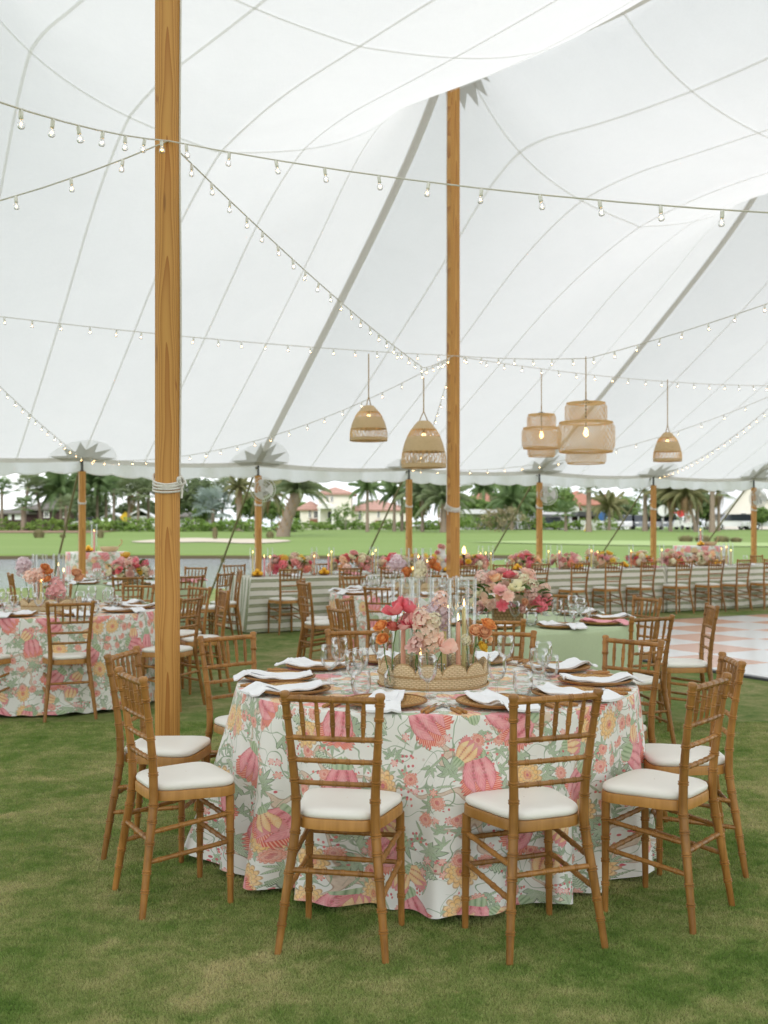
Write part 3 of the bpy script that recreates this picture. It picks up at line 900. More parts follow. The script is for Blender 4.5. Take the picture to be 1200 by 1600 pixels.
for k in range(-2, 4):
    e = k * BAY
    mb = strip([(e, n) for n in np.arange(N0 + .05, -.16, .14)], .125, -.024)
    part("webbing_strap", mb, M['band'], tent, auto=None)
    mb = strip([(e + .12 * n, n) for n in np.arange(.42, ROWN - .4, .14)], .125, -.024)
    part("webbing_strap", mb, M['band'], tent, auto=None)
mb = strip([(e, N0 + .06) for e in np.arange(E0 + .1, E1 - .1, .1)], .12, -.03)
part("eave_rope_band", mb, M['band'], tent, auto=None)

def star(ec, nc, r0, r1, pts, mat, dz, half=False, name="star_patch", sq=1.0):
    mb = MB(); m = pts * 2
    rows = [[], [], [], []]
    N = m + (1 if half else 0)
    for i in range(m + 1):
        a = (PI * i / m) if half else (2 * PI * i / m)
        r = (r1 if i % 2 else r0) if pts > 0 else r1
        for q in range(4):
            rr = max(.005, r * q / 3)
            e_ = ec + rr * math.cos(a); n_ = nc + rr * math.sin(a) * sq
            rows[q].append(tp(e_, n_, dz))
    mb.grid(rows)
    return part(name, mb, mat, tent, auto=None)
def disc(ec, nc, r, mat, dz, half=True, sq=1.0):
    mb = MB(); rows = [[], [], [], []]
    for i in range(33):
        a = (PI if half else 2 * PI) * i / 32
        for q in range(4):
            rr = max(.005, r * q / 3)
            rows[q].append(tp(ec + rr * math.cos(a), nc + rr * math.sin(a) * sq, dz))
    mb.grid(rows); return part("disc_patch", mb, mat, tent, auto=None)
for k in range(-1, 5):
    disc(k * BAY / 2, N0 + .03, .56, M['disc'], -.016)
    star(k * BAY / 2, N0 + .03, .30, .55, 6, M['star'], -.030, True)
for k in range(-1, 3):
    star(k * BAY, 0.0, .34, .46, 14, M['star'], -.035)

def valance(n, sgn):
    mb = MB(); rows = [[] for _ in range(9)]
    step = .06; cnt = int((E1 - E0) / step)
    for i in range(cnt + 1):
        e = E0 + i * step
        sc = abs(math.sin(PI * e / (BAY / 12)))
        drop = .175 + .05 * sc ** .7 + .02 * math.sin(e * 2.3)
        w = .035 * math.sin(e * 9.1) + .03 * math.sin(e * 17.3 + 1) + .04 * math.sin(e * 3.1)
        for q in range(9):
            t = q / 8
            p = ten(e, n + sgn * (w * t + .01)); p.z = tent_h(e, n) - .004 - drop * t
            rows[q].append(p)
    mb.grid(rows)
    part("valance", mb, M['valance'], tent, auto=None)
    mb = MB(); mb.tube([rows[8][i] for i in range(0, cnt + 1)], .009, 4, False)
    part("valance_hem", mb, M['seam'], tent, auto=None)
valance(N0 + .003, -1)

# ---- poles
def oct_pole(half, h, ch=.32, rings=(0,)):
    """Square timber with chamfered corners."""
    c = half * ch; o = half
    prof = [(o, -o + c), (o, o - c), (o - c, o), (-o + c, o), (-o, o - c), (-o, -o + c), (-o + c, -o), (o - c, -o)]
    mb = MB(); zs = np.linspace(0, h, 14)
    for i, z in enumerate(zs): mb.v.extend([(x, y, float(z)) for x, y in prof])
    for i in range(len(zs) - 1):
        for k in range(8):
            mb.f.append((i * 8 + k, i * 8 + (k + 1) % 8, (i + 1) * 8 + (k + 1) % 8, (i + 1) * 8 + k))
    mb.f.append(tuple(reversed(range(8)))); mb.f.append(tuple((len(zs) - 1) * 8 + k for k in range(8)))
    return mb
def rope_coil(half, z0, turns, pitch, r=.0065, slant=.02):
    mb = MB(); pts = []
    N = 28
    for i in range(int(turns * N) + 1):
        a = 2 * PI * i / N
        rr = half * 1.06 / max(abs(math.cos(a)), abs(math.sin(a)), (abs(math.cos(a)) + abs(math.sin(a))) / 1.62) + r * .7
        t = i / N
        pts.append((rr * math.cos(a), rr * math.sin(a), z0 + pitch * t + slant * math.sin(a) * (1 if t < turns * .6 else 2.2)))
    mb.tube(pts, r, 6); return mb
def knot(c, r, seed):
    g = random.Random(seed); mb = MB()
    for j in range(4):
        pts = []
        ax = Vector((g.uniform(-1, 1), g.uniform(-1, 1), g.uniform(-1, 1))).normalized(); o = ax.orthogonal().normalized(); b = ax.cross(o)
        for i in range(11):
            a = 2 * PI * i / 10 * .95
            pts.append(Vector(c) + (o * math.cos(a) * r + b * math.sin(a) * r * 1.5))
        mb.tube(pts, .006, 5)
    mb.tube([Vector(c), Vector(c) + Vector((.01, -.01, -.05)), Vector(c) + Vector((.006, -.015, -.09))], .006, 5)
    return mb

def center_pole(loc, half, h, yaw, label, rope_side, zwrap, seed):
    t = thing("tent_pole", label, "pole", loc, yaw, "timber poles down the middle of the tent")
    part("shaft", oct_pole(half, h), M['pine'], t, auto=20)
    c = part("rope_wrap", rope_coil(half, zwrap, 5.0, .017), M['rope'], t)
    p = Matrix.Rotation(-yaw, 4, 'Z') @ Vector((rope_side * (half + .012), -half * .55, 0))
    part("knot", knot((p.x, p.y, zwrap + .05), .022, seed), M['rope'], t)
    pts = [(p.x + .003 * math.sin(z * 3), p.y, z) for z in np.linspace(zwrap + .06, h - .12, 24)]
    mb = MB(); mb.tube(pts, .0055, 6)
    part("hanging_rope", mb, M['rope'], t)
    return t
def pole_pos(px, d): return (wx(px, d), d, 0.0)
P1L = Vector(pole_pos(261.5, 6.17))
center_pole(P1L, .069, 6.9, R_(12), "thick grain-streaked timber tent pole beside the nearest floral table, rope tied round it", 1, 1.69, 1)
center_pole((P2.x, P2.y, 0), .069, tent_h(0, 0) - .02, R_(30), "tall timber tent pole rising behind the sage table to a jagged star patch", -1, 1.68, 2)
p3 = ten(BAY, 0); pL = ten(-BAY, 0)
center_pole((p3.x, p3.y, 0), .069, tent_h(BAY, 0) - .02, R_(30), "timber tent pole at the edge of the view by the far strap", -1, 1.68, 3)
pR2 = ten(.648, ROWN)

def perimeter_pole(k):
    t_ = (k - 1) * BAY / 2
    p = ten(t_, N0 + .08)
    names = ["beside the cocktail table by the water", "carrying the pond-side caged fan", "behind the tall centrepiece candles",
             "carrying the middle caged fan", "topped by close-set bulbs near the parked cars", "nearest the cream gabled house"]
    lab = "slim timber eave pole " + names[k] if 0 <= k < 6 else "slim timber eave pole at the far tent edge"
    t = thing("eave_pole", lab, "pole", (p.x, p.y, gz(p.x, p.y)), R_(29), "slim poles under the tent eave")
    part("shaft", oct_pole(.052, tent_h(t_, N0) - .19), M['pine'], t, auto=20)
    part("rope_wrap", rope_coil(.052, 1.86, 3.0, .018), M['rope'], t)
    mb = MB(); mb.tube([(0, 0, tent_h(t_, N0) - .20), (0, 0, tent_h(t_, N0) - .012)], .02, 8); mb.tube([(.03, 0, tent_h(t_, N0) - .18), (-.03, 0, tent_h(t_, N0) - .18)], .012, 6)
    part("pole_pin", mb, M['dark_metal'], t)
    # guy strap out to a stake
    g0 = ten(t_, N0 + .0); g0.z = tent_h(t_, N0) - .03
    g1 = ten(t_ - .05, N0 - 2.35); g1.z = gz(g1.x, g1.y) + .05
    g = thing("guy_strap", "olive guy strap of the eave pole " + (names[k] if 0 <= k < 6 else "at the far end"), "strap", (g1.x, g1.y, g1.z), 0, "guy straps outside the eave")
    a = g0 - g1
    mb = MB(); s = Vector((.022, .012, 0))
    mb.tube([Vector((0, 0, 0)), a * .5 + Vector((0, 0, -.02)), a], .019, 6)
    part("webbing", mb, M['strap'], g)
    mb = MB(); q = a * .33; mb.box(q, (.07, .05, .12), .3); mb.tube([q, q + Vector((-.10, -.02, .07))], .013, 5)
    part("ratchet", mb, M['strap'], g)
    mb = MB(); mb.tube([(0, 0, .1), (0, 0, -.3)], .02, 6); mb.ball((0, 0, .11), .032, 8, 5)
    part("stake", mb, M['dark_metal'], g)
for k in range(0, 6): perimeter_pole(k)

# ---- fans on eave poles
def fan(k, off):
    p = ten((k - 1) * BAY / 2 + off, N0 + .16)
    z = 2.14
    lab = {1: "caged white fan on the eave pole near the pond", 3: "caged white fan on the eave pole above the pink flowers", 5: "caged white fan on the eave pole by the cream house"}[k]
    t = thing("fan", lab, "fan", (p.x, p.y, z), R_(10), "fans fixed to eave poles")
    mb = MB()
    for r, y in ((.215, 0), (.16, -.05), (.10, -.066), (.04, -.07), (.16, .05), (.215, .03)):
        mb.tube([(r * math.cos(2 * PI * i / 28), y, r * math.sin(2 * PI * i / 28)) for i in range(28)], .005, 4, closed=True)
    part("rim", mb, M['white_paint'], t)
    mb = MB()
    for i in range(30):
        a = 2 * PI * i / 30
        c, s = math.cos(a), math.sin(a)
        mb.tube([(.035 * c, -.07, .035 * s), (.12 * c, -.062, .12 * s), (.19 * c, -.036, .19 * s), (.215 * c, 0, .215 * s), (.18 * c, .045, .18 * s), (.05 * c, .06, .05 * s)], .0026, 3, False)
    w = part("cage", mb, M['white_paint'], t); w['kind'] = 'stuff'
    for i in range(3):
        a0 = 2 * PI * i / 3; rows = []
        for r in (.03, .08, .13, .18):
            rows.append([(r * math.cos(a0 + b * (.30 + r * 2)), .02 * b * 1.5, r * math.sin(a0 + b * (.30 + r * 2))) for b in (-1, -.3, .4, 1)])
        mb = MB(); mb.grid(rows); part("blade", mb, M['white_paint'], t)
    mb = MB(); mb.tube([(0, .03, 0), (0, .17, 0)], [.05, .04], 12); part("motor", mb, M['white_paint'], t)
    q = -off
    mb = MB(); mb.tube([(0, .15, 0), (q * .9, .10, -.02), (q, .02, -.02)], .014, 6); part("bracket", mb, M['dark_metal'], t)
fan(1, .06); fan(3, .14); fan(5, .06)

# ------------------------------------------------------------------ string lights
b_glass = MB(); b_glass.lathe([(.0115, -.045), (.014, -.052), (.0205, -.062), (.0232, -.075), (.021, -.088), (.014, -.096), (.0005, -.0985)], 14)
b_sock = MB(); b_sock.lathe([(.0005, .008), (.010, .008), (.0135, 0), (.0135, -.030), (.0125, -.044), (.0005, -.046)], 10)
b_fil = MB(); b_fil.tube([(-.006, 0, -.064), (-.005, 0, -.074), (0, .003, -.066), (.005, 0, -.074), (.006, 0, -.064)], .0019, 5); b_fil.ball((0, 0, -.070), .0042, 6, 4)
ME_BG = b_glass.data('bulb', M['bulbglass']); ME_BS = b_sock.data('socket', M['socket']); ME_BF = b_fil.data('filament', M['filament'])
def string_light(A, B, sag, label, spacing=.38, first=.19, dip=None):
    A = Vector(A); B = Vector(B)
    L = (B - A).length; N = 24
    def f(t):
        p = A.lerp(B, t); p.z -= sag * 4 * t * (1 - t)
        if dip:
            for tc, dz in dip:
                if tc > 0: p.z -= dz * max(0.0, 1 - abs(t - tc) / (tc if t < tc else 1 - tc))
        return p
    t = thing("string_light", label, "string lights", A, 0, "bulb strings under the tent")
    mb = MB(); mb.tube([f(i / N) - A for i in range(N + 1)], .0042, 5)
    part("cable", mb, M['cable'], t)
    d = first; g = random.Random(int(L * 1000))
    while d < L - .12:
        p = f(d / L) - A; p.z -= .008
        sway = (g.uniform(-.18, .18), g.uniform(-.18, .18), g.uniform(0, 6))
        b = link("bulb", ME_BG, t, p, sway, .70)
        link("socket", ME_BS, b); link("filament", ME_BF, b)
        d += spacing * g.uniform(.93, 1.07)
H_S = 3.64
P1T = Vector((P1L.x + .02, P1L.y - .08, 3.65)); P2T = Vector((P2.x, P2.y - .08, 3.60))
PLT = Vector((pL.x, pL.y, 3.62)); P3T = Vector((p3.x, p3.y, 3.62)); PR2T = Vector((pR2.x, pR2.y, 3.66))
def peri(k):
    e = (k - 1) * BAY / 2; p = ten(e, N0 + .2); p.z = tent_h(e, N0 + .2) - .10; return p
string_light(P1T, (6.78, 2.75, 2.55), .38, "string of clear bulbs running from the near pole across the upper view", .295, .12)
string_light(P1T, (-2.15, -2.5, 2.55), .44, "string of largest clear bulbs sagging from the near pole toward the camera", .295, .12)
string_light(P1T, (-6.7, 5.7, 3.6), .62, "short sagging bulb string dropping away on the outer side of the near pole", .295, .25)
string_light(P1T, P2T, .10, "steep bulb string descending from the near pole to the second pole", .285, .3, dip=[(.80, .32)])
string_light(PLT, P2T, .06, "level bulb string crossing behind the near pole to the bell lamp", .285, .2)
string_light(P2T, PR2T, .12, "bulb string rising from the second pole past the larger drum lamp", .295, .2, dip=[(.415, .22)])
string_light(P2T, P3T, .10, "faint level bulb string behind the drum lamps", .30)
string_light(PLT, peri(0), .08, "bulb string slanting down to the eave pole by the cocktail table", .33)
string_light(peri(0), P2T, .42, "shallow bulb string from the pond-side eave pole up to the second pole", .32)
string_light(P2T, peri(2), .22, "steep bulb string from the second pole down behind the bell lamp", .36)
string_light(peri(2), P3T, .42, "shallow bulb string rising from behind the bell lamp toward the cars", .36)
string_light(peri(4), P3T, .20, "close-set bulb string climbing from the eave pole by the parked cars", .30)
string_light(peri(0) + Vector((0, 0, .04)), peri(1) + Vector((-1.5, 0, .02)), .03, "bulbs strung along the eave beside the pond-side pole", .40)

# ------------------------------------------------------------------ pendant lamps
def ribbon_uv(o, uvs):
    me = o.data; l = me.uv_layers.new(name="UVMap")
    for li, lp in enumerate(me.loops): l.data[li].uv = uvs[lp.vertex_index]
def lathe_uv(name, prof, segs, mat, parent, uscale=None):
    """Lathe with a seam so that woven patterns get metre UVs."""
    mb = MB(); uvs = []; s = 0
    rm = max(r for r, z in prof)
    rows = []
    for i, (r, z) in enumerate(prof):
        if i: s += math.hypot(r - prof[i - 1][0], z - prof[i - 1][1])
        rows.append([(r * math.cos(2 * PI * k / segs), r * math.sin(2 * PI * k / segs), z) for k in range(segs + 1)])
        uvs += [((uscale or rm) * 2 * PI * k / segs, s) for k in range(segs + 1)]
    mb.grid(rows)
    o = part(name, mb, mat, parent, auto=None)
    ribbon_uv(o, uvs); return o

def bell_lamp(top, zc, R, H, label):
    """zc: height of the bell's mouth."""
    t = thing("pendant_lamp", label, "lamp", (top[0], top[1], zc), rnd.uniform(0, 3), "woven lamps hung between the poles")
    def rr(z): return R * (1 - (z / H) ** 2.6 * .74)
    def sect(z0, z1, n=6): return [(rr(z0 + (z1 - z0) * i / n), z0 + (z1 - z0) * i / n) for i in range(n + 1)]
    def closed(sec, th=.006): return sec + [(r - th, z) for r, z in reversed(sec)] + [sec[0]]
    bands = [(0, .09), (.34, .66), (.82, 1.0)]
    for a, b in bands:
        lathe_uv("woven_band", closed(sect(a * H, b * H)), 40, M['seagrass'], t)
    for a, b in ((.09, .34), (.66, .82)):
        mb = MB(); g = random.Random(int(a * 100))
        for k in range(54):
            q = 2 * PI * k / 72
            lean = g.uniform(-.10, .10)
            pts = [(rr(z) * math.cos(q + lean * s), rr(z) * math.sin(q + lean * s), z) for s, z in ((0, a * H), (.5, (a + b) / 2 * H), (1, b * H))]
            mb.tube(pts, .0024, 3, False)
        for k in range(26):
            q = 2 * PI * k / 26
            for sg in (-1, 1):
                pts = [(rr(z) * math.cos(q + sg * .16 * s), rr(z) * math.sin(q + sg * .16 * s), z) for s, z in ((-1, a * H), (0, (a + b) / 2 * H), (1, b * H))]
                mb.tube(pts, .003, 3, False)
        o = part("open_weave", mb, M['bamboo_strip'], t); o['kind'] = 'stuff'
    mb = MB(); rt = rr(H); mb.lathe([(rt, H), (rt * .5, H + .004), (.02, H + .006), (.02, H), (rt * .5, H - .004), (rt, H)], 20); part("shade_cap", mb, M['seagrass'], t)
    mb = MB()
    for sx in (-1, 1): mb.tube([(sx * rt * .8, 0, H), (sx * rt * .45, 0, H + .05), (0, 0, H + .11)], .006, 5)
    part("hanger_loop", mb, M['seagrass'], t)
    mb = MB(); mb.tube([(0, 0, H + .10), (0, 0, top[2] - zc)], .007, 5); part("cord", mb, M['seagrass'], t)
    mb = MB(); mb.lathe([(.014, .04), (.018, .025), (.026, -.015), (.018, -.038), (.001, -.045)], 12, (0, 0, H * .66)); part("bulb", mb, M['lampbulb'], t)
    mb = MB(); mb.tube([(0, 0, H * .66 + .04), (0, 0, H)], .016, 8); part("socket", mb, M['dark_metal'], t)

def drum_lamp(top, zc, R, H, label):
    t = thing("pendant_lamp", label, "lamp", (top[0], top[1], zc), rnd.uniform(0, 3), "woven lamps hung between the poles")
    tiers = [(.70 * R, .0, .21), (R, .19, .68), (.73 * R, .66, 1.0)]
    for r, a, b in tiers:
        z0, z1 = a * H, b * H
        ins = [(r, z0 + .015), (r * 1.01, z0 + (z1 - z0) * .5), (r * .985, z1 - .015)]
        mb = MB(); n = int(62 * r / R)
        def prof(s):
            z = z0 + (z1 - z0) * s; return r * (1 - .10 * (abs(2 * s - 1)) ** 6), z
        for k in range(n):
            for sg in (-1, 1):
                q = 2 * PI * k / n; span = .85 * (z1 - z0) / r
                rows = []
                for s in np.linspace(0, 1, 7):
                    rad, z = prof(s)
                    rad += .0022 * sg * (1 if k % 2 else -1)
                    aa = q + sg * span * (s - .5)
                    w = .0040 / rad
                    rows.append([(rad * math.cos(aa - w), rad * math.sin(aa - w), z), (rad * math.cos(aa + w), rad * math.sin(aa + w), z)])
                mb.grid(rows)
        o = part("lattice_tier", mb, M['bamboo_strip'], t); o['kind'] = 'stuff'
        for z in (z0, z1):
            mb = MB(); mb.tube([(r * .905 * math.cos(2 * PI * i / 40), r * .905 * math.sin(2 * PI * i / 40), z) for i in range(40)], .006, 5, closed=True)
            part("hoop", mb, M['bamboo_strip'], t)
    for z, ra, rb in ((.20, .64 * R, .93 * R), (.67, .66 * R, .93 * R)):
        mb = MB(); n = 70
        for k in range(n):
            q = 2 * PI * k / n; q2 = q + .10
            mb.tube([(ra * math.cos(q), ra * math.sin(q), z * H), (rb * math.cos(q2), rb * math.sin(q2), z * H)], .0028, 3, False)
        o = part("lattice_shoulder", mb, M['bamboo_strip'], t); o['kind'] = 'stuff'
    mb = MB(); n = 46
    for k in range(n):
        q = 2 * PI * k / n
        mb.tube([(.05 * math.cos(q + .5), .05 * math.sin(q + .5), H + .004), (.67 * R * math.cos(q), .67 * R * math.sin(q), H)], .0032, 3, False)
    o = part("lattice_top", mb, M['bamboo_strip'], t); o['kind'] = 'stuff'
    mb = MB(); mb.lathe([(.06, H), (.055, H + .02), (.02, H + .035), (.001, H + .035)], 14); part("mount", mb, M['dark_metal'], t)
    mb = MB(); mb.tube([(0, 0, H + .03), (0, 0, H + .12)], .008, 6); mb.tube([(0, 0, H + .10), (0, 0, top[2] - zc)], .006, 5); part("cord", mb, M['seagrass'], t)
    mb = MB(); mb.tube([(0, 0, H * .62), (0, 0, H)], .006, 6); part("chain", mb, M['dark_metal'], t)
    mb = MB(); mb.lathe([(.012, .045), (.016, .03), (.028, -.015), (.02, -.04), (.001, -.05)], 12, (0, 0, H * .52)); part("bulb", mb, M['lampbulb'], t)

def lamp_at(px, ytop, ybot, yhang, wpx, d):
    x = wx(px, d); return (x, d, wz(yhang, d)), wz(ybot, d), wpx / F_PX * d / 2, (ybot - ytop) / F_PX * d
bell_lamp(*lamp_at(576, 634, 689, 553, 59, 12.85), "woven bell lamp hanging by itself, farthest from the second pole on the pond side")
bell_lamp(*lamp_at(662, 658, 731, 590, 70, 12.05), "larger woven bell lamp hanging just beside the second pole")
bell_lamp(*lamp_at(1043, 676, 721, 593, 44, 15.2), "smallest woven bell lamp, hanging beyond the drum lamps near the car park")
drum_lamp(*lamp_at(846, 648, 713, 578, 62, 14.15), "smaller three-tier bamboo lattice drum lamp, half behind the bigger one")
drum_lamp(*lamp_at(915.5, 630, 724, 557, 90, 11.3), "bigger three-tier bamboo lattice drum lamp in front of its twin")
# ------------------------------------------------------------------ chairs
def ringed(pts_fn, zs, L, r_fn, rings, segs=9, ring_h=.0036):
    """Tube along pts_fn(s) (s in metres 0..L) with doubled bamboo rings at given s."""
    ss = set([0.0, L] + list(np.linspace(0, L, max(3, int(L / .08)))))
    prof = {}
    for s in ss: prof[round(s, 5)] = 0.0
    for c in rings:
        for ds, b in ((-.0080, 0), (-.0062, ring_h), (-.0030, ring_h), (-.0008, .0002), (.0008, .0002), (.0030, ring_h), (.0062, ring_h), (.0080, 0)):
            if 0 <= c + ds <= L: prof[round(c + ds, 5)] = b
    keys = sorted(prof)
    keys = [s for s in keys if prof[s] or not any(abs(s - c) < .0079 and abs(abs(s - c) - .0008) > 2e-4 for c in rings)]
    mb = MB(); mb.tube([pts_fn(s) for s in keys], [r_fn(s) + prof[s] for s in keys], segs)
    return mb
def spline(pts):
    """Catmull-Rom through 3-D points, returned with arclength parametrisation."""
    P = [Vector(p) for p in pts]; out = []
    for i in range(len(P) - 1):
        p0 = P[max(i - 1, 0)]; p1 = P[i]; p2 = P[i + 1]; p3 = P[min(i + 2, len(P) - 1)]
        for j in range(8):
            t = j / 8
            out.append(.5 * ((2 * p1) + (p2 - p0) * t + (2 * p0 - 5 * p1 + 4 * p2 - p3) * t * t + (3 * p1 - p0 - 3 * p2 + p3) * t ** 3))
    out.append(P[-1])
    d = [0.0]
    for a, b in zip(out, out[1:]): d.append(d[-1] + (b - a).length)
    def f(s):
        s = min(max(s, 0), d[-1])
        for i in range(len(d) - 1):
            if s <= d[i + 1] + 1e-9:
                u = (s - d[i]) / max(1e-9, d[i + 1] - d[i]); return out[i].lerp(out[i + 1], u)
        return out[-1]
    def at_z(z):
        for i in range(len(out) - 1):
            if (out[i].z - z) * (out[i + 1].z - z) <= 0 and out[i].z != out[i + 1].z:
                u = (z - out[i].z) / (out[i + 1].z - out[i].z); return out[i].lerp(out[i + 1], u), d[i] + u * (d[i + 1] - d[i])
        return out[-1], d[-1]
    return f, d[-1], at_z

def make_chair():
    t = thing("bamboo_chair", "carved bamboo style wooden chair with ivory cushion", "chair", (0, 0, 0), 0, "bamboo-style chairs around the tables")
    W = M['chair']; posts = {}
    for sx in (-1, 1):
        f, L, az = spline([(sx * .192, -.238, 0), (sx * .168, -.208, .22), (sx * .145, -.180, .42), (sx * .143, -.180, .54), (sx * .154, -.196, .70), (sx * .170, -.226, .90)])
        zs = [.10, .17, .275, .355, .415, .535, .60, .675, .75, .825, .878]
        rr = lambda s, L=L: .0125 + .0050 * math.sin(PI * min(1, s / L * 1.1)) if s < L * .91 else .0150
        mb = ringed(f, None, L, rr, [az(z)[1] for z in zs], 10)
        p, d = f(L), (f(L) - f(L - .02)).normalized()
        mb.tube([p - d * .001, p + d * .010, p + d * .016, p + d * .019], [.0178, .0182, .0150, .006], 10)
        part("rear_post", mb, W, t); posts[sx] = az
        f2, L2, az2 = spline([(sx * .180, .122, 0), (sx * .177, .122, .25), (sx * .174, .122, .425)])
        mb = ringed(f2, None, L2, lambda s: .0120 + .0050 * s / .42, [az2(z)[1] for z in (.11, .20, .285, .36)], 10)
        part("front_leg", mb, W, t); posts[sx * 2] = az2
    def rail(name, A, B, r, rings, bow=0.0):
        A = Vector(A); B = Vector(B); L = (B - A).length
        d = (B - A) / L; up = Vector((0, -1, 0))
        mb = ringed(lambda s: A + d * s + up * bow * (4 * (s / L) * (1 - s / L)), None, L, lambda s: r, [L * q for q in rings], 8, .0020)
        return part(name, mb, W, t)
    R5 = (1 / 6, 2 / 6, 3 / 6, 4 / 6, 5 / 6)
    pts = {}
    for nm, z, r in (("top_rail", .892, .0125), ("spindle_rail", .752, .0100), ("back_rail", .672, .0092), ("back_rail", .592, .0092)):
        a, b = posts[-1](z)[0], posts[1](z)[0]
        rail(nm, a, b, r, R5, .006); pts[z] = (a, b)
    for q in R5:
        a = pts[.752][0].lerp(pts[.752][1], q); b = pts[.892][0].lerp(pts[.892][1], q)
        bo = Vector((0, -.006 * 4 * q * (1 - q), 0))
        a, b = a + bo, b + bo; L = (b - a).length
        mb = ringed(lambda s: a.lerp(b, s / L), None, L, lambda s: .0058 + .0032 * math.sin(PI * min(max(s / L, 0), 1)), [L * .36, L * .68], 8, .0018)
        part("spindle", mb, W, t)
    for sx in (-1, 1):
        for za, zb in ((.335, .355), (.225, .245)):
            rail("side_stretcher", posts[sx](za - .02)[0], posts[sx * 2](zb)[0], .0095, (.14, .38, .62, .86))
    rail("rear_stretcher", posts[-1](.285)[0], posts[1](.285)[0], .0100, (.2, .4, .6, .8))
    for z in (.335, .235):
        rail("front_stretcher", posts[-2](z)[0], posts[2](z)[0], .0095, (.2, .4, .6, .8))
    # seat frame and cushion
    def outline(k, n=48):
        pts = []
        for i in range(n):
            a = 2 * PI * i / n
            c, s = math.cos(a), math.sin(a)
            e = .46
            x = abs(c) ** e * (1 if c > 0 else -1); y = abs(s) ** e * (1 if s > 0 else -1)
            wid = .178 + .030 * y
            pts.append(((x * wid) * k[0] * (1 - .02 * (1 - abs(y))), (y * .176 - .012) * k[1]))
        return pts
    mb = MB(); prof = [(.955, .425), (1.0, .427), (1.0, .458), (.985, .464), (.90, .464)]
    rows = [[(x, y, z) for x, y in outline((k, k))] for k, z in prof]
    rows = [r + [r[0]] for r in rows]
    mb.grid(rows); lo = [(x, y, .425) for x, y in outline((.955, .955))]; mb.add(lo, [tuple(reversed(range(len(lo))))])
    part("seat_frame", mb, M['rim'], t, auto=35)
    mb = MB(); rows = []
    for k, z in ((.94, .4645), (.975, .470), (.985, .480), (.965, .489), (.91, .4945), (.78, .4985), (.55, .5005), (.28, .4995), (.01, .4990)):
        o = outline((k, k)); rows.append([(x, y, z) for x, y in o] + [(o[0][0], o[0][1], z)])
    mb.grid(rows)
    part("cushion", mb, M['cushion'], t, auto=None)
    return t
CHAIR = Proto(make_chair())
CH_BACK = .226
seat_of = []
def chair_back_at(bx, by, fx, fy, label, group):
    """Chair given by where the middle of its top rail stands and the point that it faces."""
    v = Vector((fx - bx, fy - by)); v.normalize()
    c = Vector((bx, by)) + v * CH_BACK
    yaw = math.atan2(v.y, v.x) - PI / 2
    o = CHAIR.place((c.x, c.y, gz(c.x, c.y)), yaw, label, "chair", group)
    return o

DIRS = [(0, "front"), (22.5, "front right-centre"), (45, "front right"), (67.5, "right-front"), (90, "right"), (112.5, "right-rear"), (135, "back right"), (157.5, "back right-centre"),
        (180, "back"), (202.5, "back left-centre"), (225, "back left"), (247.5, "left-rear"), (270, "left"), (292.5, "left-front"), (315, "front left"), (337.5, "front left-centre")]
def dirname(a, used):
    a %= 360
    for _, nm in sorted((abs((a - d + 180) % 360 - 180), nm) for d, nm in DIRS):
        if nm not in used: used.add(nm); return nm

# ------------------------------------------------------------------ table linen
def round_cloth(name, c, R, H, mat, seed, label, group, nth=420, rows=34, amp=.030, flare=.035, bulges=()):
    g = random.Random(seed)
    waves = [(k, g.uniform(.35, 1.0), g.uniform(0, 2 * PI)) for k in (7, 10, 13, 16, 19, 23)]
    verts = []; uvs = []; faces = []
    def fold(a):
        s = sum(w * math.cos(k * a + p) for k, w, p in waves) / 2.1
        return math.tanh(1.7 * s)
    tops = [0.02, .18, .36, .54, .72, .86, .95, .985]
    ring = []
    for q in tops: ring.append(('t', q))
    for s in np.linspace(0, 1, rows): ring.append(('s', float(s)))
    drop = H - .012
    for kind, q in ring:
        for i in range(nth + 1):
            a = 2 * PI * i / nth - PI   # 0 faces the camera (-y)
            if kind == 't':
                r = R * q; z = H + .0012 * math.sin(a * 5 + q * 9)
                x, y = r * math.sin(a), -r * math.cos(a)
                uvs.append((x, y + R))
            else:
                s = q; F = fold(a)
                b = sum(h * math.exp(-((((a - a0 + PI) % (2 * PI)) - PI) / wd) ** 2) for a0, wd, h in bulges)
                r = R * (1.0 - .010 * math.exp(-s * 26)) + (flare + b) * s ** 1.15 + amp * (s ** 1.25) * F * (1 + .5 * b / .1)
                a2 = a + .020 * s * math.sin(9 * a + seed) 
                z = H - .010 * (1 - math.exp(-s * 30)) - (drop - .010) * s + (.018 * F + .008 * math.sin(31 * a)) * s ** 3 * .7 + .010 * s ** 3
                x, y = r * math.sin(a2), -r * math.cos(a2)
                uvs.append((R * a * 1.02, -s * H))
            verts.append((c[0] + x, c[1] + y, z))
    m = nth + 1
    for i in range(len(ring) - 1):
        for k in range(nth): faces.append((i * m + k, i * m + k + 1, (i + 1) * m + k + 1, (i + 1) * m + k))
    me = bpy.data.meshes.new(name); me.from_pydata(verts, [], [tuple(reversed(f)) for f in faces])
    me.materials.append(mat); me.polygons.foreach_set('use_smooth', [True] * len(me.polygons))
    l = me.uv_layers.new(name="UVMap")
    vi = np.zeros(len(me.loops), dtype=np.int32); me.loops.foreach_get('vertex_index', vi)
    l.data.foreach_set('uv', np.array(uvs)[vi].reshape(-1))
    me.update()
    # offset so the object's origin is at the table foot
    o = link(name, me); me.transform(Matrix.Translation((-c[0], -c[1], 0))); o.location = (c[0], c[1], 0)
    return tag(o, label, "tablecloth", group)
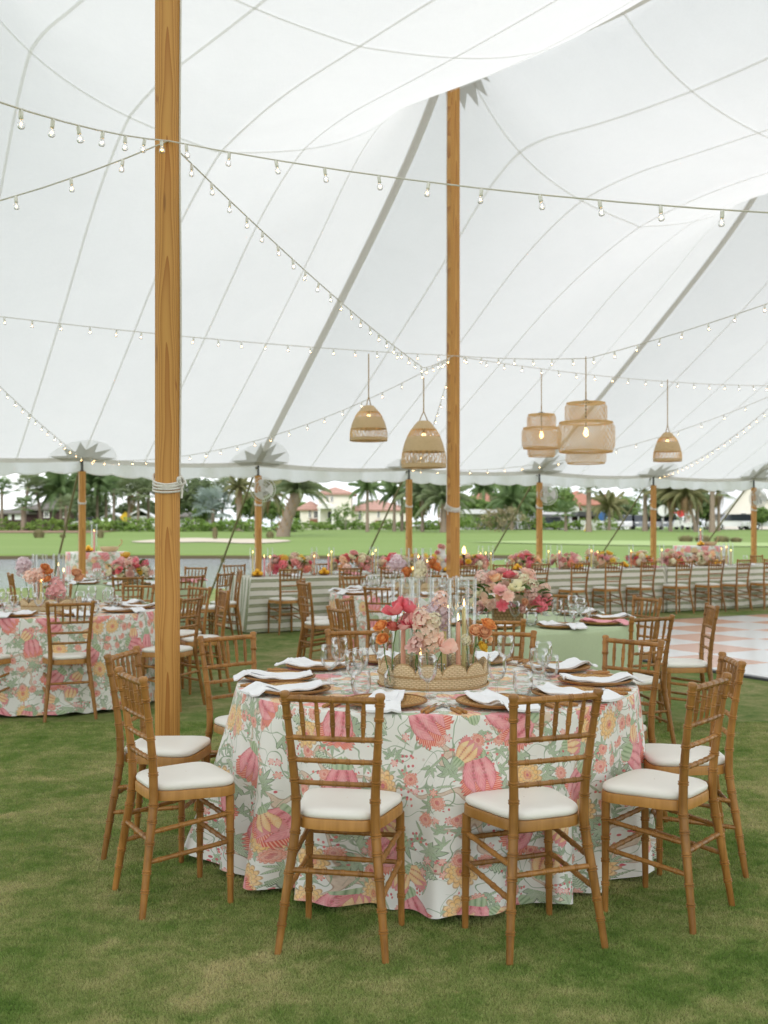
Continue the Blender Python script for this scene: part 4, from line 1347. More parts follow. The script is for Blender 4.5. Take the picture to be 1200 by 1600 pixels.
def round_table(c, R, H, label, group):
    t = thing("round_table", label, "table", (c[0], c[1], 0), 0, group)
    mb = MB(); mb.lathe([(.001, H - .03), (R - .02, H - .03), (R - .012, H - .024), (R - .012, H - .008), (R - .02, H - .004), (.001, H - .004)], 48); part("tabletop", mb, M['grey_bark'], t)
    for i in range(4):
        a = PI / 4 + i * PI / 2
        mb = MB(); mb.tube([(.55 * R * math.cos(a), .55 * R * math.sin(a), 0), (.5 * R * math.cos(a), .5 * R * math.sin(a), H - .03)], .018, 8); part("leg", mb, M['dark_metal'], t)

# ------------------------------------------------------------------ tableware prototypes
def make_charger():
    t = thing("charger_plate", "x", "plate")
    prof = [(.001, .004)]
    for i in range(18):
        r0 = .004 + i * .0088; base = .006 if r0 < .098 else .006 + (r0 - .098) * .26
        prof += [(r0 + .0018, base + .0014), (r0 + .0044, base + .0024), (r0 + .0070, base + .0014), (r0 + .0086, base)]
    prof += [(.1645, .022), (.163, .018), (.10, .0012), (.001, .0)]
    lathe_uv("woven_disc", prof, 44, M['charger'], t, .10)
    mb = MB(); mb.tube([(.1615 * math.cos(2 * PI * i / 44), .1615 * math.sin(2 * PI * i / 44), .0225) for i in range(44)], .0048, 6, closed=True)
    part("rim", mb, M['charger'], t)
    return t
def napkin_mesh(seed, mat, w=.135, L=.36, over=.02):
    """A linen folded in a long rectangle, laid over the plate and drooping off it."""
    g = random.Random(seed); mb = MB()
    nx, ny = 8, 22
    p1, p2 = g.uniform(0, 6), g.uniform(0, 6)
    def top(u, v):
        y = -.215 + L * v; x = (u - .5) * w * (1 + .10 * math.sin(v * 3 + p1)) + .010 * math.sin(v * 4 + p2)
        r = math.hypot(x, y)
        z = .0145 + max(0, r - .098) * .27 if r < .166 else .033 - (r - .166) * .62
        z = max(z, .005)
        z += .0050 * math.sin(u * 8 + v * 6 + p1) + .0045 * math.sin(v * 19 + p2) * (u - .3) + .0030 * math.sin(u * 15 - v * 11 + p2)
        return Vector((x, y, max(z, .006)))
    A = [[top(i / nx, j / ny) for i in range(nx + 1)] for j in range(ny + 1)]
    up = [[p + Vector((0, 0, .0075 - .003 * abs(2 * i / nx - 1) ** 4)) for i, p in enumerate(r)] for r in A]
    lo = [[p + Vector((0, 0, -.002)) for p in r] for r in A]
    loop_rows = []
    for r1, r2 in zip(up, lo): loop_rows.append(r1 + list(reversed(r2)) + [r1[0]])
    mb.grid(loop_rows)
    for rr in (loop_rows[0], loop_rows[-1]):
        mb.add(rr[:-1], [tuple(range(len(rr) - 1))])
    # a visible fold line: second layer slightly set back
    B = [[p + Vector((-.007, .014, .0085)) for p in r[:nx]] for r in A[3:-2]]
    lp = [r + [p - Vector((0, 0, .003)) for p in reversed(r)] + [r[0]] for r in B]
    mb.grid(lp)
    for rr in (lp[0], lp[-1]): mb.add(rr[:-1], [tuple(range(len(rr) - 1))])
    return mb.data("napkin", mat, True, 50)
def make_goblet():
    t = thing("wine_goblet", "x", "glass")
    mb = MB(); mb.lathe([(.0005, .064), (.012, .065), (.026, .075), (.036, .096), (.0385, .120), (.0360, .150), (.0335, .168), (.0345, .168), (.0372, .150), (.0397, .120), (.0372, .096), (.027, .073), (.012, .062), (.0055, .058)], 24)
    part("bowl", mb, M['glass'], t, auto=None)
    mb = MB(); mb.lathe([(.0055, .058), (.0042, .045), (.0042, .02), (.007, .009), (.02, .004), (.034, .002), (.035, .0005), (.0005, .0005)], 20)
    part("stem", mb, M['glass'], t, auto=None)
    return t
def make_tumbler():
    t = thing("stemless_glass", "x", "glass")
    mb = MB(); mb.lathe([(.0005, .006), (.024, .007), (.036, .022), (.0425, .048), (.041, .080), (.0375, .104), (.0385, .104), (.042, .080), (.0437, .048), (.0375, .020), (.026, .001), (.0005, .0005)], 24)
    part("body", mb, M['glass'], t, auto=None)
    return t
def make_cutlery(kind):
    t = thing(kind, "x", "cutlery")
    rings = [.018, .042, .066, .088]
    f = lambda s: Vector((0, -.11 + s, .007))
    mb = ringed(f, None, .105, lambda s: .0062, rings, 8, .0018); part("handle", mb, M['bamboo'], t)
    mb = MB()
    if kind == "table_knife":
        rows = []
        for y, w in ((-.008, .004), (.02, .0085), (.07, .0100), (.10, .0075), (.112, .001)):
            rows.append([(-w * .6, y, .006), (0, y, .0078), (w, y, .006), (0, y, .0045), (-w * .6, y, .006)])
        mb.grid(rows); part("blade", mb, M['steel'], t)
    else:
        mb.tube([(0, -.008, .007), (0, .02, .006), (0, .045, .006)], [.004, .0026, .004], 6)
        mb.box((0, .055, .006), (.020, .022, .002)); part("neck", mb, M['steel'], t)
        for i in range(4):
            q = MB(); x = -.0083 + i * .0055
            q.tube([(x, .064, .006), (x, .085, .009), (x, .103, .008)], [.0014, .0013, .0007], 5); part("tine", q, M['steel'], t)
    return t
P_CHARGER = Proto(make_charger()); P_GOB = Proto(make_goblet()); P_TUM = Proto(make_tumbler())
P_KNIFE = Proto(make_cutlery("table_knife")); P_FORK = Proto(make_cutlery("table_fork"))
NAPS = [napkin_mesh(i, M['napkin']) for i in range(5)]
NAPS_P = [napkin_mesh(11, M['pinknapkin'])]
def place_setting(c, H, ang, r, where, tb, seed, pink=False, cutlery=True, tum=True):
    """ang: direction of the seat from the table centre, 0 = towards the camera."""
    g = random.Random(seed)
    ux, uy = math.sin(ang), -math.cos(ang)       # outward
    yaw = math.atan2(-uy, -ux) - PI / 2          # local +y points to the centre
    def at(out, side): # side: to the sitter's right
        return Vector((c[0] + ux * out - uy * side * -1 * -1, c[1] + uy * out + ux * side * -1 * -1, H))
    rx, ry = -uy, ux                              # tangent
    def pos(out, side): return Vector((c[0] + ux * out + rx * side, c[1] + uy * out + ry * side, H + .001))
    p = pos(r, 0)
    P_CHARGER.place(p, yaw + g.uniform(-.2, .2), "woven rattan charger " + where, "plate", "rattan chargers on " + tb)
    nm = link("napkin", (NAPS_P if pink else NAPS)[g.randrange(1 if pink else len(NAPS))], None, p + Vector((0, 0, .004)), (0, 0, yaw + g.uniform(-.28, .28)))
    tag(nm, ("pink" if pink else "white") + " linen napkin " + where, "napkin", "napkins on " + tb)
    q = pos(r - .235 + g.uniform(-.02, .02), .10 + g.uniform(-.02, .03))
    P_GOB.place(q, g.uniform(0, 6), "stemmed goblet " + where, "glass", "goblets on " + tb, 1.06)
    if tum:
        q = pos(r - .21 + g.uniform(-.02, .02), -.02 + .22 + g.uniform(-.01, .02))
        P_TUM.place(q, 0, "stemless tumbler " + where, "glass", "tumblers on " + tb, 1.0)
    if cutlery:
        for k, (P, s, nm) in enumerate(((P_FORK, -.212, "bamboo-handled fork, outer one "), (P_FORK, -.187, "bamboo-handled fork, inner one "), (P_KNIFE, .187, "bamboo-handled knife, inner one "), (P_KNIFE, .212, "bamboo-handled knife, outer one "))):
            P.place(pos(r + .03 + g.uniform(-.012, .012), s), yaw + g.uniform(-.05, .05), nm + where, "cutlery", "bamboo cutlery on " + tb)
# ------------------------------------------------------------------ flowers
def petal_patch(L, w, cup, curl, base=0.25, n=4, m=3):
    """One petal rising from the origin along +y then up; cup bends it upward, curl turns its lip out."""
    rows = []
    for i in range(n + 1):
        s = i / n
        ww = w * (base + (1 - base) * math.sin(PI * min(1, s * .62 + .10)) ** .8) * (1 if s < .8 else 1 - (s - .8) * 1.6)
        y = L * math.sin(s * cup) / max(cup, .01) ; z = L * (1 - math.cos(s * cup)) / max(cup, .01)
        y += curl * max(0, s - .6) ** 2 * L; z -= curl * .4 * max(0, s - .6) ** 2 * L
        rows.append([Vector((ww * (2 * j / m - 1), y - abs(2 * j / m - 1) ** 2 * ww * .35, z + abs(2 * j / m - 1) ** 2 * ww * .30)) for j in range(m + 1)])
    return rows
def bloom_mesh(name, mat, layers, seed, jit=.12):
    g = random.Random(seed); mb = MB()
    for cnt, L, w, cup, curl, z0, r0 in layers:
        o = g.uniform(0, 6)
        for i in range(cnt):
            Mx = Matrix.Rotation(o + 2 * PI * i / cnt + g.uniform(-jit, jit), 4, 'Z') @ Matrix.Translation((0, r0, z0)) @ Matrix.Scale(g.uniform(.92, 1.08), 4)
            mb.grid([[Mx @ p for p in r] for r in petal_patch(L, w, cup + g.uniform(-.1, .1), curl)])
    return mb.data(name, mat, True, None)
def rose(mat, s=.045, seed=1): return bloom_mesh("rose", mat, [(6, s * 1.15, s * .62, 1.0, .9, -.012, .002), (6, s * 1.05, s * .55, 1.45, .5, -.006, .002), (5, s * .95, s * .46, 1.9, .1, 0, .001), (5, s * .8, s * .36, 2.2, -.1, .004, .0), (4, s * .6, s * .24, 2.4, -.1, .010, -.002)], seed)
def ranunculus(mat, s=.03, seed=1): return bloom_mesh("ranunculus", mat, [(9, s * 1.25, s * .55, 1.3, .6, -.010, .001), (9, s * 1.15, s * .50, 1.7, .1, -.004, .001), (8, s * 1.0, s * .40, 2.1, -.1, .003, .0), (7, s * .8, s * .30, 2.4, -.2, .010, -.001), (5, s * .5, s * .2, 2.6, -.2, .016, -.001)], seed)
def tulip(mat, s=.06, seed=1): return bloom_mesh("tulip", mat, [(3, s * 1.25, s * .46, 1.35, .25, -.010, .006), (3, s * 1.2, s * .44, 1.6, .0, -.006, .004), (3, s * 1.0, s * .36, 1.8, -.2, -.002, .002)], seed)
def cosmos(mat, s=.04, seed=1): return bloom_mesh("open_bloom", mat, [(8, s * 1.0, s * .36, .55, .3, 0, .004), (8, s * .8, s * .3, .9, .2, .003, .003), (6, s * .4, s * .16, 1.2, 0, .006, .002)], seed)
def cluster(mat, s=.05, h=1.5, n=46, seed=1):
    """Stock or hydrangea head: many small frilled florets round an egg-shaped core."""
    g = random.Random(seed); mb = MB()
    for i in range(n):
        u = (i + .5) / n; th = i * 2.399963
        z = 1 - 2 * u * .92; r = math.sqrt(max(0, 1 - z * z))
        d = Vector((r * math.cos(th), r * math.sin(th), z * h)) ; c = d * s * g.uniform(.72, 1.0)
        q = d.normalized().to_track_quat('Z', 'Y').to_matrix().to_4x4()
        for k in range(5):
            Mx = Matrix.Translation(c) @ q @ Matrix.Rotation(2 * PI * k / 5 + g.uniform(-.3, .3), 4, 'Z')
            a = s * g.uniform(.36, .50)
            mb.add([Mx @ Vector(p) for p in ((0, 0, 0), (-a * .42, a * .6, a * .22), (0, a * .98, a * g.uniform(.1, .4)), (a * .42, a * .6, a * .22))], [(0, 1, 2, 3)])
    return mb.data("flower_cluster", mat, False)
def leaf_mesh(L=.07, w=.02, bend=.5, seed=0):
    mb = MB(); rows = []
    for i in range(6):
        s = i / 5; ww = w * math.sin(PI * (s * .88 + .06)) ** .8
        y = L * math.sin(s * bend) / bend; z = L * (1 - math.cos(s * bend)) / bend * -1 + .25 * L * s
        rows.append([(-ww, y, z + ww * .4), (0, y, z), (ww, y, z + ww * .4)])
    mb.grid(rows); return mb.data("leaf", M['leaf'], True, None)
PET = ['p_shell', 'p_blush', 'p_pink', 'p_hot', 'p_coral', 'p_orange', 'p_peach', 'p_cream', 'p_lilac', 'p_yellow']
ROSE = {p: rose(M[p], .046, i) for i, p in enumerate(PET)}
RAN = {p: ranunculus(M[p], .032, i + 20) for i, p in enumerate(PET)}
TUL = {p: tulip(M[p], .058, i + 40) for i, p in enumerate(PET)}
COS = {p: cosmos(M[p], .048, i + 60) for i, p in enumerate(PET)}
CLU = {p: cluster(M[p], .040, 1.5, 32, i + 80) for i, p in enumerate(PET)}
LEAF = [leaf_mesh(.085, .022, .6), leaf_mesh(.06, .018, .9), leaf_mesh(.11, .016, .4)]
BUD = {}
for p in ('p_blush', 'p_cream', 'p_peach'):
    mb = MB(); mb.lathe([(.0005, -.012), (.009, -.006), (.011, .004), (.006, .014), (.0005, .018)], 8); BUD[p] = mb.data("bud", M[p])

def arrangement(palette, seed, rx=.22, ry=.17, rz=.18, n=34, basket='gold', scale=1.0, nleaf=26):
    g = random.Random(seed)
    t = thing("flower_arrangement", "x", "flowers")
    hb = .105 if basket else .07
    if basket == 'gold':
        mb = MB(); rows = []; uvs = []
        P = [(-.11, -.075), (.11, -.075), (.11, .075), (-.11, .075), (-.11, -.075)]
        d = [0, .22, .37, .59, .74]
        for k, z in ((1, 0), (1, .05), (1, .1), (.96, .1), (.96, .02)):
            rows.append([(x * k, y * k, z) for x, y in P]); uvs += [(q, z) for q in d]
        mb.grid(rows); mb.add([(x, y, .0) for x, y in P[:4]], [(3, 2, 1, 0)]); uvs += [(0, 0)] * 4
        o = part("basket", mb, M['goldmesh'], t, auto=30); ribbon_uv(o, uvs)
    else:
        lathe_uv("basket", [(.001, 0), (.085, 0), (.10, .03), (.098, .075), (.09, .075), (.09, .03), (.001, .02)], 24, M['wicker'], t)
    for i in range(n):
        u = (i + .5) / n; th = i * 2.399963 + g.uniform(-.25, .25)
        z = 1 - u * 1.16; r = math.sqrt(max(0, 1 - z * z))
        d = Vector((r * math.cos(th), r * math.sin(th), z))
        c = Vector((d.x * rx, d.y * ry, hb + .02 + max(-.02, d.z) * rz)) * 1.0
        c += d * g.uniform(-.03, .04)
        p = palette[g.randrange(len(palette))]
        kind = g.choice(['rose', 'rose', 'ran', 'clu', 'clu', 'cos', 'tul', 'bud'])
        me = {'rose': ROSE, 'ran': RAN, 'clu': CLU, 'cos': COS, 'tul': TUL}.get(kind, {}).get(p)
        if me is None: me = BUD[g.choice(list(BUD))]
        dd = (d + Vector((g.uniform(-.3, .3), g.uniform(-.3, .3), .25))).normalized()
        q = dd.to_track_quat('Z', 'Y').to_euler()
        link(me.name.split('.')[0], me, t, c, q, scale * g.uniform(.85, 1.15))
    for i in range(nleaf):
        th = g.uniform(0, 2 * PI); z = g.uniform(-.25, .8); r = math.sqrt(1 - z * z)
        d = Vector((r * math.cos(th), r * math.sin(th), z))
        c = Vector((d.x * rx * .9, d.y * ry * .9, hb + .015 + d.z * rz * .85))
        e = Euler((g.uniform(-.2, .9), g.uniform(-.5, .5), th - PI / 2), 'XYZ')
        link("leaf", g.choice(LEAF), t, c, e, g.uniform(.8, 1.4))
    return t

# single cut stems in little bottles
def make_bottle():
    t = thing("bud_vase", "x", "vase")
    mb = MB(); mb.lathe([(.0005, .004), (.026, .004), (.029, .012), (.029, .055), (.016, .075), (.013, .088), (.016, .095), (.0175, .095), (.015, .088), (.018, .075), (.031, .056), (.031, .010), (.027, .001), (.0005, .001)], 18)
    part("bottle", mb, M['glass'], t, auto=None); return t
P_VASE = Proto(make_bottle())
def make_hurricane(r, h):
    t = thing("glass_hurricane", "x", "candle glass")
    mb = MB(); mb.lathe([(r - .003, 0), (r - .003, h), (r, h + .002), (r + .001, h), (r + .001, 0), (r - .003, 0)], 28)
    part("cylinder", mb, M['hurricane'], t, auto=40)
    return t
P_HUR = Proto(make_hurricane(.049, .40)); P_HURS = Proto(make_hurricane(.042, .34))
CANDLE = {}
def candle(p, h, color, label, group, r=.0115):
    key = (color, round(h, 2))
    if key not in CANDLE:
        t = thing("taper_candle", "x", "candle")
        mb = MB(); mb.lathe([(.001, 0), (r, 0), (r * .86, h * .96), (r * .6, h), (.001, h - .002)], 12); part("wax", mb, M['wax_' + color], t)
        mb = MB(); mb.tube([(0, 0, h - .004), (.001, 0, h + .010)], .0014, 5); part("wick", mb, M['wick'], t)
        mb = MB(); mb.lathe([(.0005, 0), (.0042, .007), (.0046, .013), (.0028, .024), (.0005, .035)], 8, (0, 0, h + .006)); part("flame", mb, M['flame'], t)
        mb = MB(); mb.lathe([(.001, .0), (.024, 0), (.024, .004), (.014, .010), (.014, .022), (.012, .022), (.012, .006), (.001, .006)], 12); part("holder", mb, M['glass'], t)
        CANDLE[key] = Proto(t)
    return CANDLE[key].place(p, 0, label, "candle", group)

def scallop_tray(c, H, R, label, group, n=13, wall=.055, scal=.052, square=None):
    t = thing("wicker_tray", label, "tray", (c[0], c[1], H), 0, group)
    segs = n * 14
    def shape(a):
        if square is None: return R
        k = square
        return R * min(1.35, 1 / (abs(math.cos(a)) ** k + abs(math.sin(a)) ** k) ** (1 / k))
    for rin, nm in ((0.0, "scalloped_wall"),):
        mb = MB(); uvs = []; rows = [[] for _ in range(13)]
        for i in range(segs + 1):
            a = 2 * PI * i / segs
            ph = (i / 14.0) % 1.0
            top = wall + scal * math.sqrt(max(0.0, 1 - (2 * ph - 1) ** 2 * .985))
            rr = shape(a) * (.955 + .045 * 1)
            sec = [(rr, 0), (rr + .004, top * .33), (rr + .006, top * .66), (rr + .007, top * .95), (rr + .004, top + .004), (rr, top + .006), (rr - .004, top + .004), (rr - .007, top * .95), (rr - .008, top * .5), (rr - .010, .01), (rr - .010, .008), (rr - .010, .006), (rr - .010, .004)]
            for q, (r, z) in enumerate(sec): rows[q].append((r * math.cos(a), r * math.sin(a), z))
        mb.grid(rows)
        for r in rows:
            for i, p in enumerate(r): uvs.append((R * 2 * PI * i / segs, p[2]))
        o = part(nm, mb, M['wicker'], t, auto=None); ribbon_uv(o, uvs)
    for z in (.006, wall):
        mb = MB()
        for sg in (0, PI):
            mb.tube([((shape(2 * PI * i / 160) + .006 + .004 * math.cos(i * .9 + sg)) * math.cos(2 * PI * i / 160), (shape(2 * PI * i / 160) + .006 + .004 * math.cos(i * .9 + sg)) * math.sin(2 * PI * i / 160), z + .0035 * math.sin(i * .9 + sg)) for i in range(160)], .0035, 4, closed=True)
        part("braid", mb, M['wicker'], t)
    for i in range(n):     # a cane edging round each scallop
        pts = []
        for j in range(13):
            a = 2 * PI * (i + (j + .0) / 12) / n; ph = j / 12
            top = wall + scal * math.sqrt(max(0.0, 1 - (2 * ph - 1) ** 2 * .985)) + .005
            pts.append((shape(a) * math.cos(a) * 1.004, shape(a) * math.sin(a) * 1.004, top))
        mb = MB(); mb.tube(pts, .0038, 5, False); part("scallop_edge", mb, M['wicker'], t)
    mb = MB(); mb.lathe([(.001, .006), (R * .97, .006), (R * .97, .002), (.001, .002)], 40); part("base", mb, M['wicker'], t) if square is None else None
    return t

def stem_flower(base, top, me, cat_label, label, group, tilt=None, scale=1.0, extra=()):
    """A cut flower: green stem from base to top with its bloom(s), a thing of its own standing in a vase."""
    base = Vector(base); top = Vector(top)
    t = thing("cut_flower", label, "flower", base, 0, group)
    d = top - base
    mid = d * .5 + Vector((d.y, -d.x, 0)) * .15
    mb = MB(); mb.tube([Vector((0, 0, 0)), mid * .55, mid, d * .78 + mid * .05, d], .0026, 6); part("stem", mb, M['stem'], t)
    dirn = tilt if tilt is not None else (d - mid).normalized()
    link(me.name.split('.')[0], me, t, d, Vector(dirn).to_track_quat('Z', 'Y').to_euler(), scale)
    for off, m2, sc, dr in extra:
        link(m2.name.split('.')[0], m2, t, d + Vector(off), Vector(dr).to_track_quat('Z', 'Y').to_euler(), sc)
        mb = MB(); mb.tube([d * .72, d * .86 + Vector(off) * .6, d + Vector(off)], .0018, 5); part("side_stem", mb, M['stem'], t)
    return t

# ------------------------------------------------------------------ nearest table
T1 = (.24, 5.05); H1 = .772; RT = .925
round_table(T1, RT - .01, H1, "round folding table hidden under the nearest floral cloth", "round tables under cloths")
round_cloth("tablecloth", T1, RT, H1, M['floral'], 5, "floor-length white cloth with pink, orange and green flowers on the nearest round table", "floral tablecloths", 760, 66, .078, -.022, [(-1.45, .55, .15), (-.12, .13, .055), (1.25, .3, .03)])
TB1 = "the nearest table"
t1_chairs = [   # middle of top rail (x, depth), the point faced, wording
    ((-.180, 3.765), (.02, 4.75), "with back to camera at the nearest table, a napkin showing through its spindles"),
    ((.600, 3.785), (.10, 5.0), "with back to camera at the nearest table, turned toward the wicker tray"),
    ((1.240, 4.135), (.54, 4.69), "nearest one at the right flank of the nearest table, seen in profile"),
    ((1.537, 4.81), (.6, 4.87), "half hidden behind the nearest chair on the right flank of the nearest table"),
    ((1.285, 5.62), (.60, 4.99), "across the right rear of the nearest table, before the sage cloth"),
    ((.665, 6.06), (.30, 4.9), "behind the nearest table under the orange ranunculus"),
    ((-.150, 6.12), (.15, 4.9), "behind the nearest table left of the tall candles"),
    ((-.838, 5.82), (-.16, 5.09), "beside the near pole at the left rear of the nearest table"),
    ((-1.215, 5.06), (-.2, 4.90), "second on the nearest table's left flank, before the near pole's foot"),
    ((-1.000, 4.30), (-.10, 4.80), "nearest one on the left flank of the nearest table, seen in profile"),
]
for (b, f, w) in t1_chairs:
    chair_back_at(b[0], b[1], f[0], f[1], "chair " + w, "bamboo-style chairs around the tables")
t1_seats = [(-18.6, "front left seat"), (17, "front right seat"), (49, "right front seat"), (83, "right side seat"), (121, "right rear seat"), (158, "back right seat"), (197, "back left seat"), (232, "left rear seat"), (268, "left side seat"), (299, "left front seat")]
for i, (a, nm) in enumerate(t1_seats):
    place_setting(T1, H1, R_(a), .725, "at the " + nm + " of the nearest table", TB1, 100 + i, tum=(i in (1, 3, 6, 9)))
scallop_tray((.225, 4.99), H1, .245, "round scalloped wicker tray holding candles and bud vases on the nearest table", "wicker trays")
hz = H1 + .008
for i, (px, d, y0) in enumerate(((628, 4.86, 0), (658, 5.10, 0), (689, 5.02, 0), (716, 4.86, 0), (728, 5.04, 0), (640, 4.99, 0))):
    p = Vector((wx(px, d), d, hz))
    P_HUR.place(p, 0, "tall clear glass cylinder, number-less " + "x", "candle glass", "hurricanes on the nearest table", (1, 1, 1.18))['label'] = "tall clear glass cylinder " + ("round the peach candle at the left of the tray", "standing at the back left of the tray", "round the yellow candle mid-tray", "round the peach candle right of the flowers", "round the yellow candle at the tray's right back", "behind the pink tulips in the tray")[i]
for px, yt, d, colr, w in ((630, 972, 4.86, 'peach', "leaning at the left of the tray"), (694, 950, 5.02, 'yellow', "mid-tray behind the blush stock"), (716, 974, 4.86, 'peach', "right of the blush stock"), (725, 950, 5.04, 'yellow', "at the tray's right back"), (657, 1026, 5.10, 'coral', "burnt low behind the stems"), (700, 955, 5.08, 'blush', "just behind the yellow one mid-tray")):
    h = wz(yt, d) - hz
    candle((wx(px, d), d, hz), h, colr, colr + " lit taper candle " + w, "tapers on the nearest table")
VZ = [(611, 4.84, "left"), (672, 4.80, "middle"), (738, 4.86, "right"), (655, 4.82, "left of middle"), (690, 4.88, "right of middle")]
for px, d, w in VZ:
    P_VASE.place((wx(px, d), d, hz), 0, "small clear bottle vase in the tray, " + w + " of the row", "vase", "bud vases on the nearest table", 1.0)
def T1f(bpx, bd, tpx, tpy, td, me, label, tilt, scale=1.0, extra=()):
    stem_flower((wx(bpx, bd), bd, hz + .012), wp(tpx, tpy, td), me, "", label, "cut flowers in the nearest tray", tilt, scale, extra)
T1f(611, 4.84, 622, 955, 4.80, TUL['p_hot'], "largest hot pink tulip arching over the left of the tray", (-.5, -.2, .75), 1.08, [((.030, 0, .010), TUL['p_hot'], 1.0, (.55, -.1, .7))])
T1f(655, 4.82, 650, 976, 4.80, TUL['p_hot'], "second hot pink tulip nearer the candle flame", (-.2, -.35, .85), 1.05, [((-.028, .0, .004), TUL['p_pink'], 1.05, (-.6, -.2, .6))])
T1f(611, 4.84, 596, 980, 4.80, RAN['p_orange'], "orange ranunculus pair at the far left of the tray", (-.4, -.4, .7), 1.0, [((.046, .0, -.004), RAN['p_coral'], 1.0, (.3, -.3, .9)), ((.008, 0, -.055), RAN['p_orange'], .9, (-.3, -.6, .5))])
T1f(672, 4.80, 666, 985, 4.76, CLU['p_shell'], "big blush stock bloom in the middle of the tray", (0, -.15, 1), 1.35, [((.028, -.005, .035), CLU['p_cream'], .9, (.2, -.1, 1)), ((-.024, 0, .05), CLU['p_shell'], .95, (-.2, 0, 1)), ((.025, -.01, -.055), CLU['p_shell'], .95, (.2, -.3, .8)), ((-.035, 0, -.065), CLU['p_blush'], .8, (-.4, -.2, .6))])
T1f(690, 4.88, 682, 960, 4.95, CLU['p_lilac'], "pale lilac stock standing behind the blush stock", (.1, 0, 1), 1.2, [((.02, 0, .06), CLU['p_blush'], .9, (.2, 0, 1)), ((.03, .02, -.02), CLU['p_lilac'], 1.0, (.3, 0, 1))])
T1f(672, 4.80, 692, 1012, 4.74, TUL['p_blush'], "pale pink tulip nodding low at the front of the tray", (.55, -.4, .45), 1.0)
T1f(655, 4.82, 650, 1008, 4.76, COS['p_blush'], "pale blush bloom low on the left of the stock", (-.5, -.5, .5), .95)
T1f(738, 4.86, 745, 988, 4.82, RAN['p_peach'], "peach ranunculus spray at the right of the tray", (-.1, -.5, .8), 1.15, [((.048, 0, .028), RAN['p_orange'], 1.15, (.4, -.3, .8)), ((.030, -.02, -.002), RAN['p_peach'], 1.05, (.1, -.7, .5)), ((.022, .01, -.068), RAN['p_yellow'], .85, (.5, -.3, .4)), ((.060, 0, -.035), BUD['p_peach'], 1.0, (.4, 0, 1))])
T1f(738, 4.86, 728, 1000, 4.84, CLU['p_cream'], "small cream sprig tucked beside the peach ranunculus", (-.2, -.2, 1), .55)

# ------------------------------------------------------------------ the other round tables
def auto_chairs(c, specs, tname):
    for (x, y, w) in specs:
        chair_back_at(x, y, c[0], c[1], "chair " + w, "bamboo-style chairs around the tables")
def auto_settings(c, H, phase, r, tname, seed, pink=(), n=10, only=None, cutlery=True):
    used = set()
    for i in range(n):
        a = phase + i * 360 / n
        nm = dirname(a, used)
        if only is not None and i not in only: continue
        place_setting(c, H, R_(a), r, "at the " + nm + " seat of " + tname, tname, seed + i, pink=(i in pink), cutlery=cutlery)

T2 = (-2.87, 9.42); H2 = .772
round_table(T2, RT - .01, H2, "round folding table hidden under the floral cloth beyond the near pole", "round tables under cloths")
round_cloth("tablecloth", T2, RT, H2, M['floral'], 9, "floor-length floral cloth on the round table to the near pole's left", "floral tablecloths", 360, 36, .036, .035)
auto_chairs(T2, [(-2.41, 8.36, "with its back to the camera at the left floral table"), (-3.16, 8.25, "cut by the picture's left edge at the left floral table"), (-1.58, 8.93, "just past the near pole at the left floral table"),
                 (-1.46, 9.95, "side-on at the pond-pole side of the left floral table"), (-1.78, 10.5, "at the right rear of the left floral table"), (-2.46, 10.9, "behind the left floral table, its rail left of the near pole"), (-3.3, 10.85, "behind the left floral table beyond its flowers")], "")
TN2 = "the left floral table"
auto_settings(T2, H2, 31, .725, TN2, 200, cutlery=False)
T2c = (-2.86, 9.36)
scallop_tray(T2c, H2, .215, "squarish scalloped wicker tray with candles on the left floral table", "wicker trays", 12, .05, .05, square=6)
def tray_set(c, H, name, seed, stems):
    g = random.Random(seed)
    cols = ['yellow', 'peach', 'blush', 'peach']
    pos = ["nearest", "left", "right", "rear"]
    for i, (dx, dy) in enumerate(((-.05, -.12), (-.13, .04), (.11, -.02), (.02, .13))):
        p = (c[0] + dx, c[1] + dy, H + .008)
        P_HUR.place(p, 0, "glass cylinder, " + pos[i] + " one in the tray on " + name, "candle glass", "hurricanes on " + name)
        candle(p, .24 + .04 * i, cols[i], cols[i] + " lit taper, " + pos[i] + " one in the tray on " + name, "tapers on " + name)
    for i, (dx, dy, h, me, sc, lab) in enumerate(stems):
        b = (c[0] + dx * .7, c[1] + dy * .7, H + .02)
        P_VASE.place((b[0], b[1], H + .008), 0, "small bottle vase holding the " + lab + " on " + name, "vase", "bud vases on " + name)
        stem_flower(b, (c[0] + dx, c[1] + dy, H + h), me, "", lab + " in the tray on " + name, "cut flowers on " + name, (g.uniform(-.4, .4), -.4, .8), sc,
                    [((g.uniform(-.05, .05), -.02, g.uniform(-.06, .05)), me, sc * .9, (g.uniform(-.6, .6), -.5, .6)) for _ in range(2)])
tray_set(T2c, H2, TN2, 5, [(-.24, -.03, .36, CLU['p_lilac'], 1.4, "pale lilac stock"), (-.10, -.12, .30, CLU['p_blush'], 1.3, "blush stock"), (.02, -.16, .33, RAN['p_orange'], 1.3, "orange ranunculus"), (.08, -.12, .22, CLU['p_pink'], 1.4, "pink stock"), (.26, -.06, .27, RAN['p_peach'], 1.5, "peach ranunculus")])

